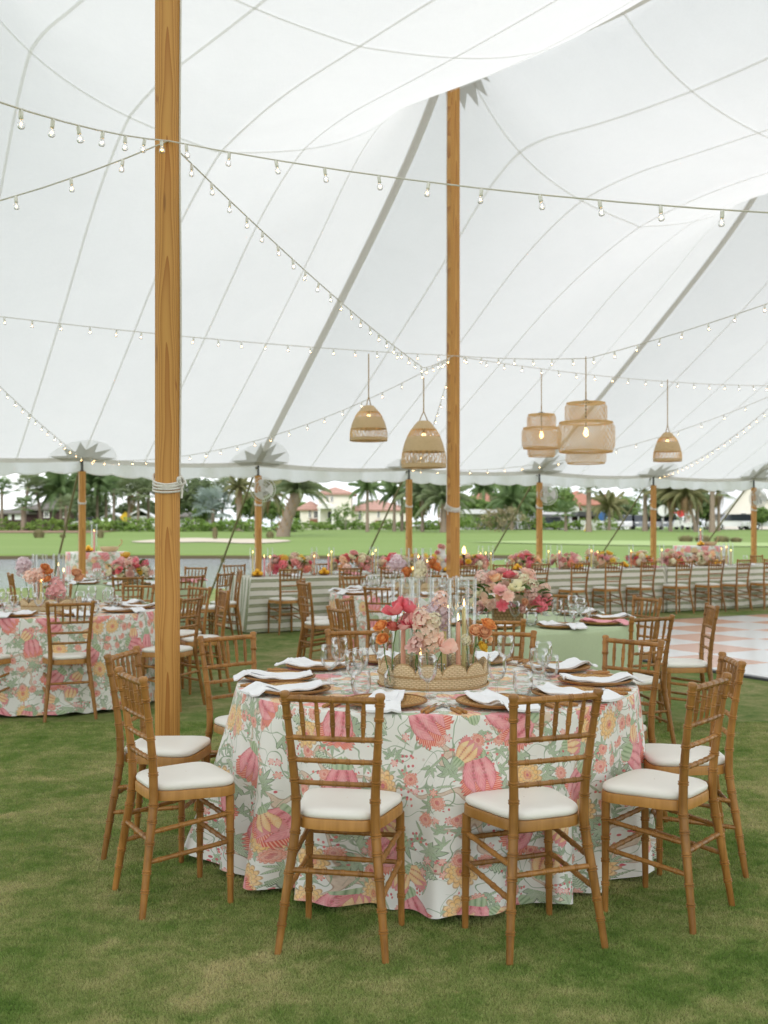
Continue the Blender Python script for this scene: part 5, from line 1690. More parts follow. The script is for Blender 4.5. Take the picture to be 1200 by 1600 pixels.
T3 = (1.0, 8.40); H3 = .772
round_table(T3, RT - .01, H3, "round folding table hidden under the sage green cloth", "round tables under cloths")
round_cloth("tablecloth", T3, RT, H3, M['sage'], 14, "plain sage green floor-length cloth on the round table behind the nearest one", "sage tablecloths", 300, 30, .036, .035)
TN3 = "the sage table"
auto_chairs(T3, [(.70, 6.80, "in front of the sage table, right behind the nearest table's ranunculus"), (1.73, 7.02, "pulled well out from the sage table toward the camera"), (2.16, 8.93, "right of the sage table, rail facing the camera"),
                 (1.45, 9.42, "behind the sage table to the flowers' right"), (-.33, 7.76, "side-on left of the sage table"), (-.32, 8.85, "further back on the left of the sage table"), (.72, 9.70, "behind the sage table hidden by the flowers")], "")
chair_back_at(2.43, 8.06, 1.2, 8.15, "bamboo-style chair side-on at the dance floor's edge, right of the sage table", "bamboo-style chairs around the tables")
auto_settings(T3, H3, 20, .725, TN3, 300, pink=(1,), cutlery=False)
A3 = arrangement(['p_blush', 'p_blush', 'p_pink', 'p_cream', 'p_cream', 'p_peach', 'p_blush', 'p_shell', 'p_pink', 'p_hot', 'p_shell', 'p_blush'], 31, .275, .19, .235, 62, 'gold', 1.04, 80)
A3.location = (wx(793, 8.1), 8.1, H3 + .002); tag(A3, "lush pink, blush and cream flowers in a gilded basket on the sage table", "flowers", "flower arrangements on round tables")

T4 = (.33, 11.9); H4 = .772
round_table(T4, RT - .01, H4, "round folding table hidden under the floral cloth by the second pole", "round tables under cloths")
round_cloth("tablecloth", T4, RT, H4, M['floral'], 21, "floral cloth on the round table just before the second pole", "floral tablecloths", 260, 26, .034, .035)
TN4 = "the second pole's floral table"
auto_chairs(T4, [(-.02, 10.42, "with its back to the camera at the floral table by the second pole"), (-.84, 11.35, "side-on left of the floral table by the second pole"), (-.90, 11.95, "behind its twin, left of the floral table by the second pole"), (-.35, 12.9, "behind the floral table by the second pole, pond side"),
                 (.85, 10.55, "in front of the floral table by the second pole, hidden by candles"), (1.52, 12.0, "right of the floral table by the second pole"), (.60, 13.15, "behind the floral table, close by the second pole's foot")], "")
auto_settings(T4, H4, 14, .725, TN4, 400, cutlery=False)
T4c = (.36, 11.88)
scallop_tray(T4c, H4, .235, "round scalloped wicker tray with candles before the second pole", "wicker trays")
tray_set(T4c, H4, TN4, 8, [(-.22, -.05, .34, CLU['p_lilac'], 1.6, "white lilac stock"), (-.12, -.14, .24, RAN['p_orange'], 1.5, "orange ranunculus"), (.04, -.16, .26, CLU['p_cream'], 1.5, "cream stock"), (.20, -.06, .28, RAN['p_orange'], 1.7, "deep orange ranunculus"), (-.28, .05, .36, TUL['p_hot'], 1.3, "hot pink tulip")])

T5 = (-3.25, 14.15); H5 = .772
round_table(T5, RT - .01, H5, "round folding table hidden under a sage cloth near the pond", "round tables under cloths")
round_cloth("tablecloth", T5, RT, H5, M['sage'], 25, "sage green cloth on the farther left round table near the pond", "sage tablecloths", 220, 22, .034, .035)
TN5 = "the pond-side sage table"
auto_chairs(T5, [(-1.98, 13.6, "side-on right of the pond-side sage table"), (-1.92, 14.5, "behind its twin, right of the pond-side sage table"), (-2.98, 12.65, "in front of the pond-side sage table, left of the near pole"), (-2.30, 12.9, "in front of the pond-side sage table, right of the near pole"),
                 (-2.70, 15.6, "behind the pond-side sage table against the water"), (-4.62, 13.45, "alone at the far left edge of the pond-side sage table"), (-4.55, 14.6, "left rear of the pond-side sage table"), (-3.6, 15.6, "behind the pond-side sage table under the cocktail table")], "")
auto_settings(T5, H5, -4, .725, TN5, 500, pink=(2, 3), cutlery=False)
A5 = arrangement(['p_pink', 'p_blush', 'p_cream', 'p_hot', 'p_cream', 'p_blush', 'p_yellow', 'p_pink'], 37, .24, .18, .19, 42, 'gold', 1.12, 44)
A5.location = (wx(198, 13.6), 13.75, H5 + .002); tag(A5, "pink, cream and yellow flowers on the pond-side sage table", "flowers", "flower arrangements on round tables")

# ------------------------------------------------------------------ cocktail tables
def cocktail(c, R, H, label, clab, seed):
    t = thing("cocktail_table", label, "table", (c[0], c[1], gz(*c)), 0, "tall cocktail tables outside the eave")
    mb = MB(); mb.lathe([(.001, H - .025), (R - .02, H - .025), (R - .015, H - .005), (.001, H - .005)], 32); part("tabletop", mb, M['grey_bark'], t)
    mb = MB(); mb.tube([(0, 0, 0), (0, 0, H - .02)], .035, 10); mb.lathe([(.001, 0), (.26, 0), (.26, .02), (.03, .05)], 20); part("pedestal", mb, M['dark_metal'], t)
    round_cloth("tablecloth", c, R, H, M['floral'], seed, clab, "floral tablecloths", 160, 22, .03, .03)
    return H
CT1 = (wx(149, 18.5), 18.6); CT2 = (wx(1094, 24.6), 24.6)
cocktail(CT1, .52, 1.06, "tall cocktail table under a floral cloth by the pond-side eave pole", "floral cloth on the tall cocktail table by the water", 31)
cocktail(CT2, .60, 1.06, "tall cocktail table under a floral cloth beyond the long striped table", "floral cloth on the tall cocktail table before the parked cars", 33)
def citrus(p, label, seed, n=5):
    g = random.Random(seed)
    t = thing("fruit_dish", label, "fruit", p, 0, "dishes of citrus")
    mb = MB(); mb.lathe([(.001, .002), (.05, .002), (.09, .02), (.092, .024), (.05, .008), (.001, .006)], 20); part("dish", mb, M['charger'], t)
    for i in range(n):
        a = 2 * PI * i / n; r = .05 if i < n - 1 else 0
        mb = MB(); mb.ball((0, 0, 0), .036, 10, 7, .95)
        part("orange", mb, M['fruit'], t, loc=(r * math.cos(a), r * math.sin(a), .045 if r else .085))
def basket(p, label):
    t = thing("wicker_basket", label, "basket", p, .3)
    lathe_uv("bowl", [(.001, .0), (.11, 0), (.15, .05), (.16, .09), (.15, .09), (.14, .05), (.10, .012), (.001, .012)], 24, M['wicker'], t)
    mb = MB(); mb.tube([(.155, 0, .09), (.20, 0, .14), (.21, 0, .19), (.18, 0, .21)], .010, 6); part("handle", mb, M['wicker'], t)
for c, w in ((CT1, "the cocktail table by the water"), (CT2, "the cocktail table before the cars")):
    z = 1.062
    candle((c[0] - .02, c[1] - .1, z), .34, 'pink', "pink lit taper in a glass on " + w, "tapers on cocktail tables", .016)
    P_HUR.place((c[0] - .02, c[1] - .1, z), 0, "clear glass cylinder round the pink taper on " + w, "candle glass", "hurricanes on cocktail tables")
    citrus((c[0] - .07, c[1] - .28, z), "dish of bright oranges on " + w, 3)
    basket((c[0] + .22, c[1] - .02, z), "low wicker basket with a curled handle on " + w)

# ------------------------------------------------------------------ the long striped tables
A_L = Vector((-1.86, 15.25, 0)); WL = .92; HL = .772
def lp(s, w=0.0, z=0.0):
    """A point s metres along the long table and w metres back from its front edge."""
    p = A_L + EX * s - NX * w; p.z = z; return p
def long_cloth(s0, s1, seed, label):
    g = random.Random(seed); waves = [(g.uniform(3, 22), g.uniform(0, 6), g.uniform(.3, 1)) for _ in range(9)]
    fold = lambda s: math.tanh(sum(a * math.cos(k * s + p) for k, p, a in waves) / 2.2)
    verts = []; uvs = []; faces = []
    # outline path of the top rectangle: front edge, right end, back, left end
    per = []
    step = .045
    n1 = int((s1 - s0) / step); n2 = int(WL / .04)
    for i in range(n1): per.append((s0 + (s1 - s0) * i / n1, 0.0, (0, 1), 'f'))
    for i in range(n2): per.append((s1, WL * i / n2, (1, 0), 'r'))
    for i in range(n1): per.append((s1 - (s1 - s0) * i / n1, WL, (0, -1), 'b'))
    for i in range(n2): per.append((s0, WL - WL * i / n2, (-1, 0), 'l'))
    per.append(per[0])
    m = len(per); rows = 20; L = 0
    for q in range(rows + 1):
        s_ = max(0, (q - 1)) / (rows - 1); acc = 0
        for i, (s, w, nr, side) in enumerate(per):
            if i: acc += math.hypot(s - per[i - 1][0], w - per[i - 1][1])
            F = fold(acc); out = 0 if q == 0 else .006 + (.07 * s_ ** 1.2 + .040 * F * s_ ** 1.2)
            corner = min(abs(s - s0), abs(s1 - s)) + min(w, WL - w)
            cx = math.exp(-(corner / .10) ** 2) * .10 * s_
            ds = nr[0] * out; dw = -nr[1] * out
            if side in 'fb': ds += (-cx if abs(s - s0) < abs(s1 - s) else cx); 
            else: dw += (-cx if w < WL / 2 else cx)
            p = lp(s + ds, w + dw); z = HL - (HL - .015 - .012 * F) * s_ - (.006 if q else 0)
            verts.append((p.x, p.y, max(.012, z)))
            if side == 'f': v = -s_ * HL
            elif side == 'b': v = WL + s_ * HL
            else: v = w
            uvs.append((s + (s_ * HL if side in 'lr' else 0), v))
    for q in range(rows):
        for i in range(m - 1): faces.append((q * m + i, (q + 1) * m + i, (q + 1) * m + i + 1, q * m + i + 1))
    o_ = len(verts)
    for s in (s0, s1):
        for w in (0, WL):
            p = lp(s, w); verts.append((p.x, p.y, HL)); uvs.append((s, w))
    faces.append((o_, o_ + 2, o_ + 3, o_ + 1))
    me = bpy.data.meshes.new("tablecloth"); me.from_pydata(verts, [], faces)
    me.materials.append(M['stripe']); me.polygons.foreach_set('use_smooth', [True] * len(me.polygons)); me.set_sharp_from_angle(angle=R_(50))
    l = me.uv_layers.new(name="UVMap")
    vi = np.zeros(len(me.loops), dtype=np.int32); me.loops.foreach_get('vertex_index', vi)
    l.data.foreach_set('uv', np.array(uvs)[vi].reshape(-1)); me.update()
    tag(link("tablecloth", me), label, "tablecloth", "striped tablecloths")
    c = lp((s0 + s1) / 2, WL / 2)
    t = thing("banquet_table", "long folding table hidden under " + "cloth", "table", (c.x, c.y, 0), math.atan2(EX.y, EX.x), "long tables under cloths")
    t['label'] = "long banquet table hidden under the " + ("pond-side" if s0 < 1 else "far") + " striped cloth"
    mb = MB(); mb.box((0, 0, HL - .03), (s1 - s0 - .04, WL - .04, .04)); part("tabletop", mb, M['grey_bark'], t, False)
    for sx in np.linspace(-(s1 - s0) / 2 + .3, (s1 - s0) / 2 - .3, 4):
        for sy in (-.3, .3):
            mb = MB(); mb.tube([(sx, sy, 0), (sx, sy, HL - .05)], .02, 6); part("leg", mb, M['dark_metal'], t)
long_cloth(0.0, 7.72, 3, "green and white striped cloth on the long table, starting by the pond")
long_cloth(7.80, 16.5, 4, "green and white striped cloth on the second long table, toward the cars")
def s_at(px, w):
    """Where the line w metres back from the front edge crosses the sight line of picture column px."""
    k = (px - 600) / F_PX; o = A_L - NX * w
    return (k * o.y - o.x) / (EX.x - k * EX.y)
ORD = ["first", "second", "third", "fourth", "fifth", "sixth", "seventh", "eighth", "ninth", "tenth", "eleventh", "twelfth", "thirteenth", "fourteenth", "fifteenth", "sixteenth", "seventeenth", "eighteenth"]
row = [455, 548, 612, 672, 730, 786, 845, 907, 960, 1014, 1070, 1120, 1163, 1206]
for i, px in enumerate(row):
    s = s_at(px, -.47); p = lp(s, -.47); f = lp(s + (.10 if i % 3 else -.06), 1)
    chair_back_at(p.x, p.y, f.x, f.y, "chair with its back to us, %s along the striped tables counted from the pond" % ORD[i], "chairs along the near side of the striped tables")
for i, px in enumerate([366, 500, 590, 648, 742, 818, 880, 942, 1002, 1066, 1128, 1182]):
    s = s_at(px, WL + .47); p = lp(s, WL + .47); f = lp(s, 0)
    chair_back_at(p.x, p.y, f.x, f.y, "chair facing us beyond the striped tables, %s counted from the pond" % ORD[i], "chairs along the far side of the striped tables")
pal = [['p_cream', 'p_pink', 'p_hot', 'p_coral', 'p_yellow', 'p_blush'], ['p_pink', 'p_blush', 'p_orange', 'p_hot', 'p_cream', 'p_peach'], ['p_blush', 'p_pink', 'p_peach', 'p_coral', 'p_shell', 'p_cream'], ['p_cream', 'p_blush', 'p_shell', 'p_yellow', 'p_peach', 'p_pink']]
ARR = [Proto(arrangement(pal[i], 50 + i, .27, .17, .16, 34, None, 1.22, 34)) for i in range(4)]
arr_px = [453, 548, 620, 662, 735, 820, 882, 938, 1000, 1050, 1098]
desc = ["cream and crimson", "pink and orange", "blush and coral", "cream and yellow-hearted"]
for i, px in enumerate(arr_px):
    s = s_at(px, WL * .45); p = lp(s, WL * .45, HL + .002)
    ARR[i % 4].place(p, math.atan2(EX.y, EX.x) + (i // 4) * 2.1, "low %s flower arrangement, %s along the striped tables counted from the pond" % (desc[i % 4], ORD[i]), "flowers", "flower arrangements along the striped tables", 1.12 if i < 2 else 1.0)
cl = [(395, 'yellow', .33), (413, 'pink', .27), (422, 'blush', .26), (491, 'coral', .26), (513, 'pink', .27), (518, 'yellow', .32), (582, 'peach', .28), (587, 'yellow', .33), (751, 'coral', .26), (759, 'pink', .27), (767, 'yellow', .26), (857, 'yellow', .28), (874, 'pink', .27), (924, 'yellow', .28), (934, 'coral', .26), (986, 'coral', .27), (1034, 'blush', .28), (1127, 'yellow', .29), (1135, 'yellow', .32), (1142, 'blush', .26)]
for i, (px, c_, h) in enumerate(cl):
    s = s_at(px, WL * .35); p = lp(s, WL * .35, HL + .002)
    candle(p, h, c_, "%s lit taper, %s candle along the striped tables counted from the pond" % (c_, ORD[i] if i < 18 else ("second last" if i == 18 else "last")), "tapers along the striped tables", .0125)
    if i not in (1, 4, 9, 14): P_HURS.place(p, 0, "clear glass cylinder round the %s taper, %s candle from the pond" % (c_, ORD[i] if i < 18 else ("second last" if i == 18 else "last")), "candle glass", "hurricanes along the striped tables", (1, 1, 1.2))
# small rattan lamps with conical shades
def little_lamp(p, label):
    t = thing("table_lamp", label, "lamp", p, 0, "little rattan table lamps")
    mb = MB(); mb.tube([(0, 0, 0), (0, 0, .27)], .012, 8); mb.lathe([(.001, 0), (.05, 0), (.045, .012), (.012, .02)], 16); part("stand", mb, M['bamboo'], t)
    lathe_uv("lamp_shade", [(.085, .24), (.06, .30), (.025, .335), (.001, .338), (.001, .334), (.024, .33), (.058, .296), (.083, .238), (.085, .24)], 24, M['seagrass'], t)
for px, w in ((491, "pond-side flowers"), (921, "two yellow tapers"), (1085, "cocktail table beyond")):
    little_lamp(lp(s_at(px, WL * .6), WL * .6, HL + .002), "small rattan table lamp with cone shade near the " + w)
for i, px in enumerate((402, 506, 640, 700, 808, 905, 975, 1120)):
    p = lp(s_at(px, .24), .24, HL + .002)
    citrus(p, "small dish of oranges, %s along the striped tables counted from the pond" % ORD[i], i)
g = random.Random(77)
for i, px in enumerate(row):
    s = s_at(px, .20); p = lp(s, .2, HL + .001)
    w = "%s place along the striped tables counted from the pond" % ORD[i]
    P_CHARGER.place(p, g.uniform(0, 6), "rattan charger at the " + w, "plate", "rattan chargers on the striped tables")
    nm = link("napkin", NAPS_P[0] if i % 4 == 1 else NAPS[i % 5], None, p + Vector((0, 0, .004)), (0, 0, math.atan2(EX.y, EX.x)))
    tag(nm, ("pink" if i % 4 == 1 else "white") + " napkin at the " + w, "napkin", "napkins on the striped tables")
    q = lp(s + .2, .36, HL + .001); P_GOB.place(q, 0, "clear goblet at the " + w, "glass", "goblets on the striped tables")

# tiered cake with blooms, and a lantern torch by it
cp = lp(s_at(690, WL * .5), WL * .5, HL + .002)
ck = thing("tiered_cake", "small white tiered cake with pink blooms, tucked behind the second pole", "cake", cp)
for r, z0, z1 in ((.13, .02, .15), (.095, .15, .27), (.062, .27, .38)):
    mb = MB(); mb.lathe([(.001, z0), (r, z0), (r, z1 - .008), (r - .008, z1), (.001, z1)], 28); part("tier", mb, M['white_paint'], ck)
mb = MB(); mb.lathe([(.001, 0), (.15, 0), (.16, .018), (.001, .02)], 28); part("cake_board", mb, M['white_paint'], ck)
for (x, y, z, p) in ((-.10, -.05, .20, 'p_hot'), (-.07, -.06, .30, 'p_pink'), (.02, -.05, .39, 'p_blush'), (-.13, -.03, .10, 'p_hot'), (.08, -.09, .17, 'p_pink'), (-.02, -.04, .40, 'p_pink')):
    link("rose", ROSE[p], ck, (x, y, z), Vector((x, y - .05, .08)).to_track_quat('Z', 'Y').to_euler(), .95)
lp_ = lp(s_at(725, WL * .55), WL * .55, HL + .002)
t = thing("torch_lamp", "yellow-topped torch lamp on a dark stem right of the second pole", "lamp", lp_)
mb = MB(); mb.tube([(0, 0, 0), (0, 0, .26)], .012, 8); mb.lathe([(.001, 0), (.05, 0), (.012, .02)], 14); mb.lathe([(.012, .2), (.032, .27), (.001, .27)], 12); part("stand", mb, M['dark_metal'], t)
mb = MB(); mb.lathe([(.001, .27), (.026, .29), (.028, .33), (.015, .38), (.001, .40)], 12); part("flame", mb, M['flame'], t)

# ------------------------------------------------------------------ dance floor
DA = Vector((wx(1106, 11.26), 11.26, 0))
df = thing("dance_floor", "chequered white and peach dance floor laid on the grass", "dance floor", (DA.x, DA.y, 0), math.atan2(EX.y, EX.x))
TS = .915; g = random.Random(2)
me_w = None
for mat, nm in ((M['tile_white'], 'w'), (M['tile_peach'], 'p')):
    mb = MB(); a = TS / 2 - .0015; b = a - .004
    for z, k in ((.0, a), (.024, a), (.027, b)): mb.v.extend([(-k, -k, z), (k, -k, z), (k, k, z), (-k, k, z)])
    for i in range(2):
        for k in range(4): mb.f.append((i * 4 + k, i * 4 + (k + 1) % 4, i * 4 + 4 + (k + 1) % 4, i * 4 + 4 + k))
    mb.f.append((8, 9, 10, 11))
    if nm == 'w': me_w = mb.data("tile", mat, False)
    else: me_p = mb.data("tile", mat, False)
for i in range(11):
    for j in range(-6, 5):
        link("tile", me_w if (i + j) % 2 else me_p, df, ((i + .5) * TS, (j + .5) * TS, g.uniform(0, .0012)))
mb = MB(); mb.box((-.04, -.5 * TS, .012), (.08, 11 * TS, .024)); part("edging", mb, M['floor_edge'], df, False)
mb = MB(); mb.box((5.5 * TS, 5 * TS + .04, .012), (11 * TS + .16, .08, .0235)); part("edging", mb, M['floor_edge'], df, False)
# ------------------------------------------------------------------ trees and plants beyond the water
def leaf_cloud(ells, n, size, seed, flat=.5, lo=-.5):
    """Leaf-sized faces through the volume of several ellipsoids, bunched into clumps with gaps."""
    g = np.random.default_rng(seed); out = []
    tot = sum(e[3] * e[4] * e[5] for e in ells)
    for (cx, cy, cz, rx, ry, rz) in ells:
        m = max(8, int(n * rx * ry * rz / tot)); k = max(4, m // 16)
        d = g.normal(size=(k, 3)); d /= np.linalg.norm(d, axis=1)[:, None]
        rr = (.45 + .60 * g.random(k) ** .6)[:, None]
        cl = d * rr
        pts = cl[g.integers(0, k, m)] + g.normal(size=(m, 3)) * .13
        out.append(pts * np.array([rx, ry, rz]) + np.array([cx, cy, cz]))
    P = np.concatenate(out); m = len(P)
    a = g.normal(size=(m, 3)); a[:, 2] *= .6; a /= np.linalg.norm(a, axis=1)[:, None]
    b = np.cross(a, g.normal(size=(m, 3))); b /= np.linalg.norm(b, axis=1)[:, None]
    s = (size * (.6 + .8 * g.random(m)))[:, None]
    V = np.stack([P - a * s, P + b * s * flat, P + a * s, P - b * s * flat], 1).reshape(-1, 3)
    me = bpy.data.meshes.new("crown")
    me.vertices.add(m * 4); me.vertices.foreach_set('co', V.reshape(-1))
    me.loops.add(m * 4); me.loops.foreach_set('vertex_index', np.arange(m * 4, dtype=np.int32))
    me.polygons.add(m); me.polygons.foreach_set('loop_start', np.arange(0, m * 4, 4, dtype=np.int32)); me.polygons.foreach_set('loop_total', np.full(m, 4, dtype=np.int32))
    me.update(calc_edges=True)
    return me
def broad_tree(px, d, top, wpx, mat, label, seed, base=None, group="broad-leaved trees beyond the water"):
    g = random.Random(seed)
    x = wx(px, d); z0 = gz(x, d); H = wz(top, d) - z0; W = wpx / F_PX * d / 2
    t = thing("tree", label, "tree", (x, d, z0), 0, group)
    mb = MB(); lean = g.uniform(-.06, .06) * H
    mb.tube([(0, 0, -.2), (lean * .3, 0, H * .2), (lean, 0, H * .45)], [.035 * H, .026 * H, .018 * H], 8)
    for i in range(6):
        a = g.uniform(0, 2 * PI); r = W * g.uniform(.4, .75)
        mb.tube([(lean * .7, 0, H * .33), (lean + r * .5 * math.cos(a), r * .5 * math.sin(a), H * .52), (lean + r * math.cos(a), r * math.sin(a), H * g.uniform(.62, .85))], [.014 * H, .009 * H, .003 * H], 6)
    part("trunk", mb, M['grey_bark'], t)
    ells = [(lean, 0, H * .66, W * .8, W * .7, H * .32)]
    for i in range(7):
        a = g.uniform(0, 2 * PI); r = W * g.uniform(.35, .62); s = g.uniform(.32, .5)
        ells.append((lean + r * math.cos(a), r * math.sin(a), H * g.uniform(.46, .86), W * s, W * s, H * s * .36))
    me = leaf_cloud(ells, int(2600 + 50 * wpx), .022 * H + .06, seed); me.materials.append(mat)
    link("crown", me, t)
def shrub(x, d, rx, ry, h, mat, label, seed, n=700, size=.11, name="shrub", cat="shrub", group="shrubs beyond the water"):
    z0 = gz(x, d)
    t = thing(name, label, cat, (x, d, z0), 0, group)
    me = leaf_cloud([(0, 0, h * .5, rx, ry, h * .52), (rx * .3, 0, h * .6, rx * .5, ry * .6, h * .42), (-rx * .4, 0, h * .5, rx * .5, ry * .6, h * .42)], n, size, seed); me.materials.append(mat)
    link("foliage", me, t)
    mb = MB(); g = random.Random(seed)
    for i in range(4):
        a = g.uniform(0, 6); mb.tube([(0, 0, -.1), (rx * .3 * math.cos(a), ry * .3 * math.sin(a), h * .6)], [.04, .015], 5)
    part("stems", mb, M['grey_bark'], t)['kind'] = 'stuff'
def grass_tuft(px, ytop, ybot, wpx, d, label, seed, n=420):
    x = wx(px, d); z0 = gz(x, d); h = (ybot - ytop) / F_PX * d; w = wpx / F_PX * d / 2
    g = np.random.default_rng(seed)
    a = g.random(n) * 2 * PI; r0 = np.sqrt(g.random(n)) * w * .55; r1 = r0 + w * .6 * g.random(n)
    hh = h * (.6 + .4 * g.random(n)) * (1.05 - .35 * (r1 / (w * 1.15)) ** 2)
    B = np.stack([r0 * np.cos(a), r0 * np.sin(a) * .6, np.zeros(n)], -1); T = np.stack([r1 * np.cos(a), r1 * np.sin(a) * .6, hh], -1)
    s = np.stack([-np.sin(a), np.cos(a), np.zeros(n)], -1) * .035
    V = np.stack([B - s, B + s, T], 1).reshape(-1, 3)
    me = bpy.data.meshes.new("blades"); me.from_pydata(V.tolist(), [], np.arange(n * 3).reshape(-1, 3).tolist()); me.materials.append(M['reed'])
    o = link("ornamental_grass", me, None, (x, d, z0)); tag(o, label, "grass clump", "tan grass clumps on the golf course")

def frond_mesh(L, droop, mat, seed, n=17, leaf=.55, kind='pinnate'):
    g = random.Random(seed); mb = MB()
    if kind == 'pinnate':
        def f(s): return Vector((0, L * (s - .18 * s * s * droop), L * (.42 * s - droop * s * s)))
        mb.tube([f(i / 6) for i in range(7)], [.035 * (1 - i / 7) + .008 for i in range(7)], 4, False)
        for i in range(n):
            s = .12 + .86 * i / (n - 1); p = f(s); t_ = (f(min(1, s + .03)) - f(s - .03)).normalized()
            ll = L * leaf * .5 * math.sin(PI * (.18 + .78 * s)) ** .7
            for sg in (-1, 1):
                d = (Vector((sg, 0, 0)) * .85 + t_ * .55 + Vector((0, 0, g.uniform(-.55, -.1)))).normalized()
                w = t_ * (L * .016 + .02)
                mb.add([p - w, p + w, p + d * ll * .6 + w * .8 + Vector((0, 0, -.03 * L)) * .4, p + d * ll + Vector((0, 0, -.10 * L))], [(0, 1, 2, 3)])
    else:
        st = L * .55
        tip = Vector((0, st, st * (.55 - droop * .6)))
        mb.tube([Vector((0, 0, 0)), tip * .5 + Vector((0, 0, .05 * L)), tip], [.03, .022, .015], 4, False)
        m = 13
        dirn = tip.normalized()
        for i in range(m):
            a = (i / (m - 1) - .5) * 3.7
            d = Vector((math.sin(a), math.cos(a) * dirn.y, math.cos(a) * dirn.z - .25 * abs(a) * .4)).normalized()
            s = d.cross(Vector((0, -dirn.z, dirn.y))).normalized() * (L * .035)
            ll = L * .5 * (1 - .12 * abs(a))
            mb.add([tip, tip + d * ll * .55 + s, tip + d * ll + Vector((0, 0, -.10 * L)), tip + d * ll * .55 - s], [(0, 1, 2, 3)])
    return mb.data("frond", M[mat], False)
FRONDS = {}
for kind, mat, cfg in (('coconut', 'palm', ('pinnate', .55, 18)), ('date', 'palm2', ('pinnate', .36, 20)), ('queen', 'palm3', ('pinnate', .5, 18)), ('sabal', 'palm2', ('fan', 0, 0)), ('silver', 'silver', ('fan', 0, 0)), ('sabal_green', 'palm', ('fan', 0, 0))):
    for dr in range(4):
        droop = (.18, .42, .66, .95)[dr]
        FRONDS[kind, dr] = frond_mesh(1.0, droop, mat, dr * 7 + len(kind), cfg[2] or 12, cfg[1] or .5, cfg[0])
DEAD = frond_mesh(1.0, 1.2, 'dead_frond', 5, 10, .4, 'pinnate')
def palm(px, d, ytop, ycrown, kind, label, seed, L=None, lean=0.0, thick=.16, bottom=None, nf=22, dead=0, boots=False, up=0.0, group="palms beyond the water"):
    """ycrown: picture row of the crown's heart; ytop: top of the leaves."""
    g = random.Random(seed)
    x = wx(px, d); xb = x - lean; z0 = gz(xb, d); zc = wz(ycrown, d) - z0
    L = L or max(1.2, (wz(ytop, d) - wz(ycrown, d)) * 1.9)
    t = thing("palm_tree", label, "palm tree", (xb, d, z0), 0, group)
    mb = MB(); n = 9
    pts = [(lean * (s ** 1.4), .0, -.3 + (zc + .3) * s) for s in np.linspace(0, 1, n)]
    rad = [thick * (1.35 - .45 * min(1, s * 2.2) + (.22 * s if boots else 0)) * (1 + .06 * (i % 2)) for i, s in enumerate(np.linspace(0, 1, n))]
    mb.tube(pts, rad, 9); part("trunk", mb, M['palm_bark' if thick > .12 else 'grey_bark'], t)
    if boots:
        mb = MB(); h0 = zc - 1.5 * thick * 5
        for i in range(46):
            a = i * 2.4; z = h0 + (zc - h0) * i / 46; s = max(0.0, z / zc)
            c = Vector((lean * s ** 1.4 + thick * 1.15 * math.cos(a), thick * 1.15 * math.sin(a), z))
            mb.tube([c, c + Vector((math.cos(a) * .12, math.sin(a) * .12, .26))], [.07, .03], 4)
        part("leaf_bases", mb, M['dead_frond'], t)['kind'] = 'stuff'
    for i in range(nf):
        a = i * 2.399963 + g.uniform(-.2, .2); lev = i / nf
        dr = min(3, int(lev * 4)); pitch = .75 + up - (1.15 - up * .3) * lev + g.uniform(-.1, .1)
        M4 = Matrix.Rotation(a, 4, 'Z') @ Matrix.Rotation(pitch, 4, 'X')
        o = link("frond", FRONDS[kind, dr], t, (lean, 0, zc), M4.to_euler(), L * g.uniform(.85, 1.12))
    for i in range(dead):
        a = g.uniform(0, 6.28); M4 = Matrix.Rotation(a, 4, 'Z') @ Matrix.Rotation(-.75 + g.uniform(-.2, .2), 4, 'X')
        link("dead_frond", DEAD, t, (lean, 0, zc - .15), M4.to_euler(), L * g.uniform(.5, .8))

# ------------------------------------------------------------------ houses
def hip_roof(mb, x0, x1, y0, y1, z0, h, over=.5):
    x0 -= over; x1 += over; y0 -= over; y1 += over
    w, l = y1 - y0, x1 - x0
    r = min(w, l) / 2
    cx0, cx1 = (x0 + r, x1 - r) if l > w else ((x0 + x1) / 2 - .05, (x0 + x1) / 2 + .05)
    cy0, cy1 = ((y0 + y1) / 2 - .05, (y0 + y1) / 2 + .05) if l > w else (y0 + r, y1 - r)
    b = [(x0, y0, z0), (x1, y0, z0), (x1, y1, z0), (x0, y1, z0)]
    e = [(x, y, z0 - .22) for x, y, z in b]
    t = [(cx0, cy0, z0 + h), (cx1, cy0, z0 + h), (cx1, cy1, z0 + h), (cx0, cy1, z0 + h)]
    mb.add(b + t + e, [(0, 1, 5, 4), (1, 2, 6, 5), (2, 3, 7, 6), (3, 0, 4, 7), (4, 5, 6, 7), (8, 9, 1, 0), (9, 10, 2, 1), (10, 11, 3, 2), (11, 8, 0, 3), (11, 10, 9, 8)])
def gable_roof(mb, x0, x1, y0, y1, z0, h, over=.4, th=.18):
    """Ridge runs front to back."""
    xm = (x0 + x1) / 2
    for sg in (-1, 1):
        xe = xm + sg * ((x1 - x0) / 2 + over); ze = z0 - over * h / ((x1 - x0) / 2)
        a = [(xm, y0 - over, z0 + h), (xe, y0 - over, ze), (xe, y1 + over, ze), (xm, y1 + over, z0 + h)]
        mb.add(a + [(x, y, z - th) for x, y, z in a], [(0, 1, 2, 3), (7, 6, 5, 4), (0, 4, 5, 1), (1, 5, 6, 2), (2, 6, 7, 3), (3, 7, 4, 0)])
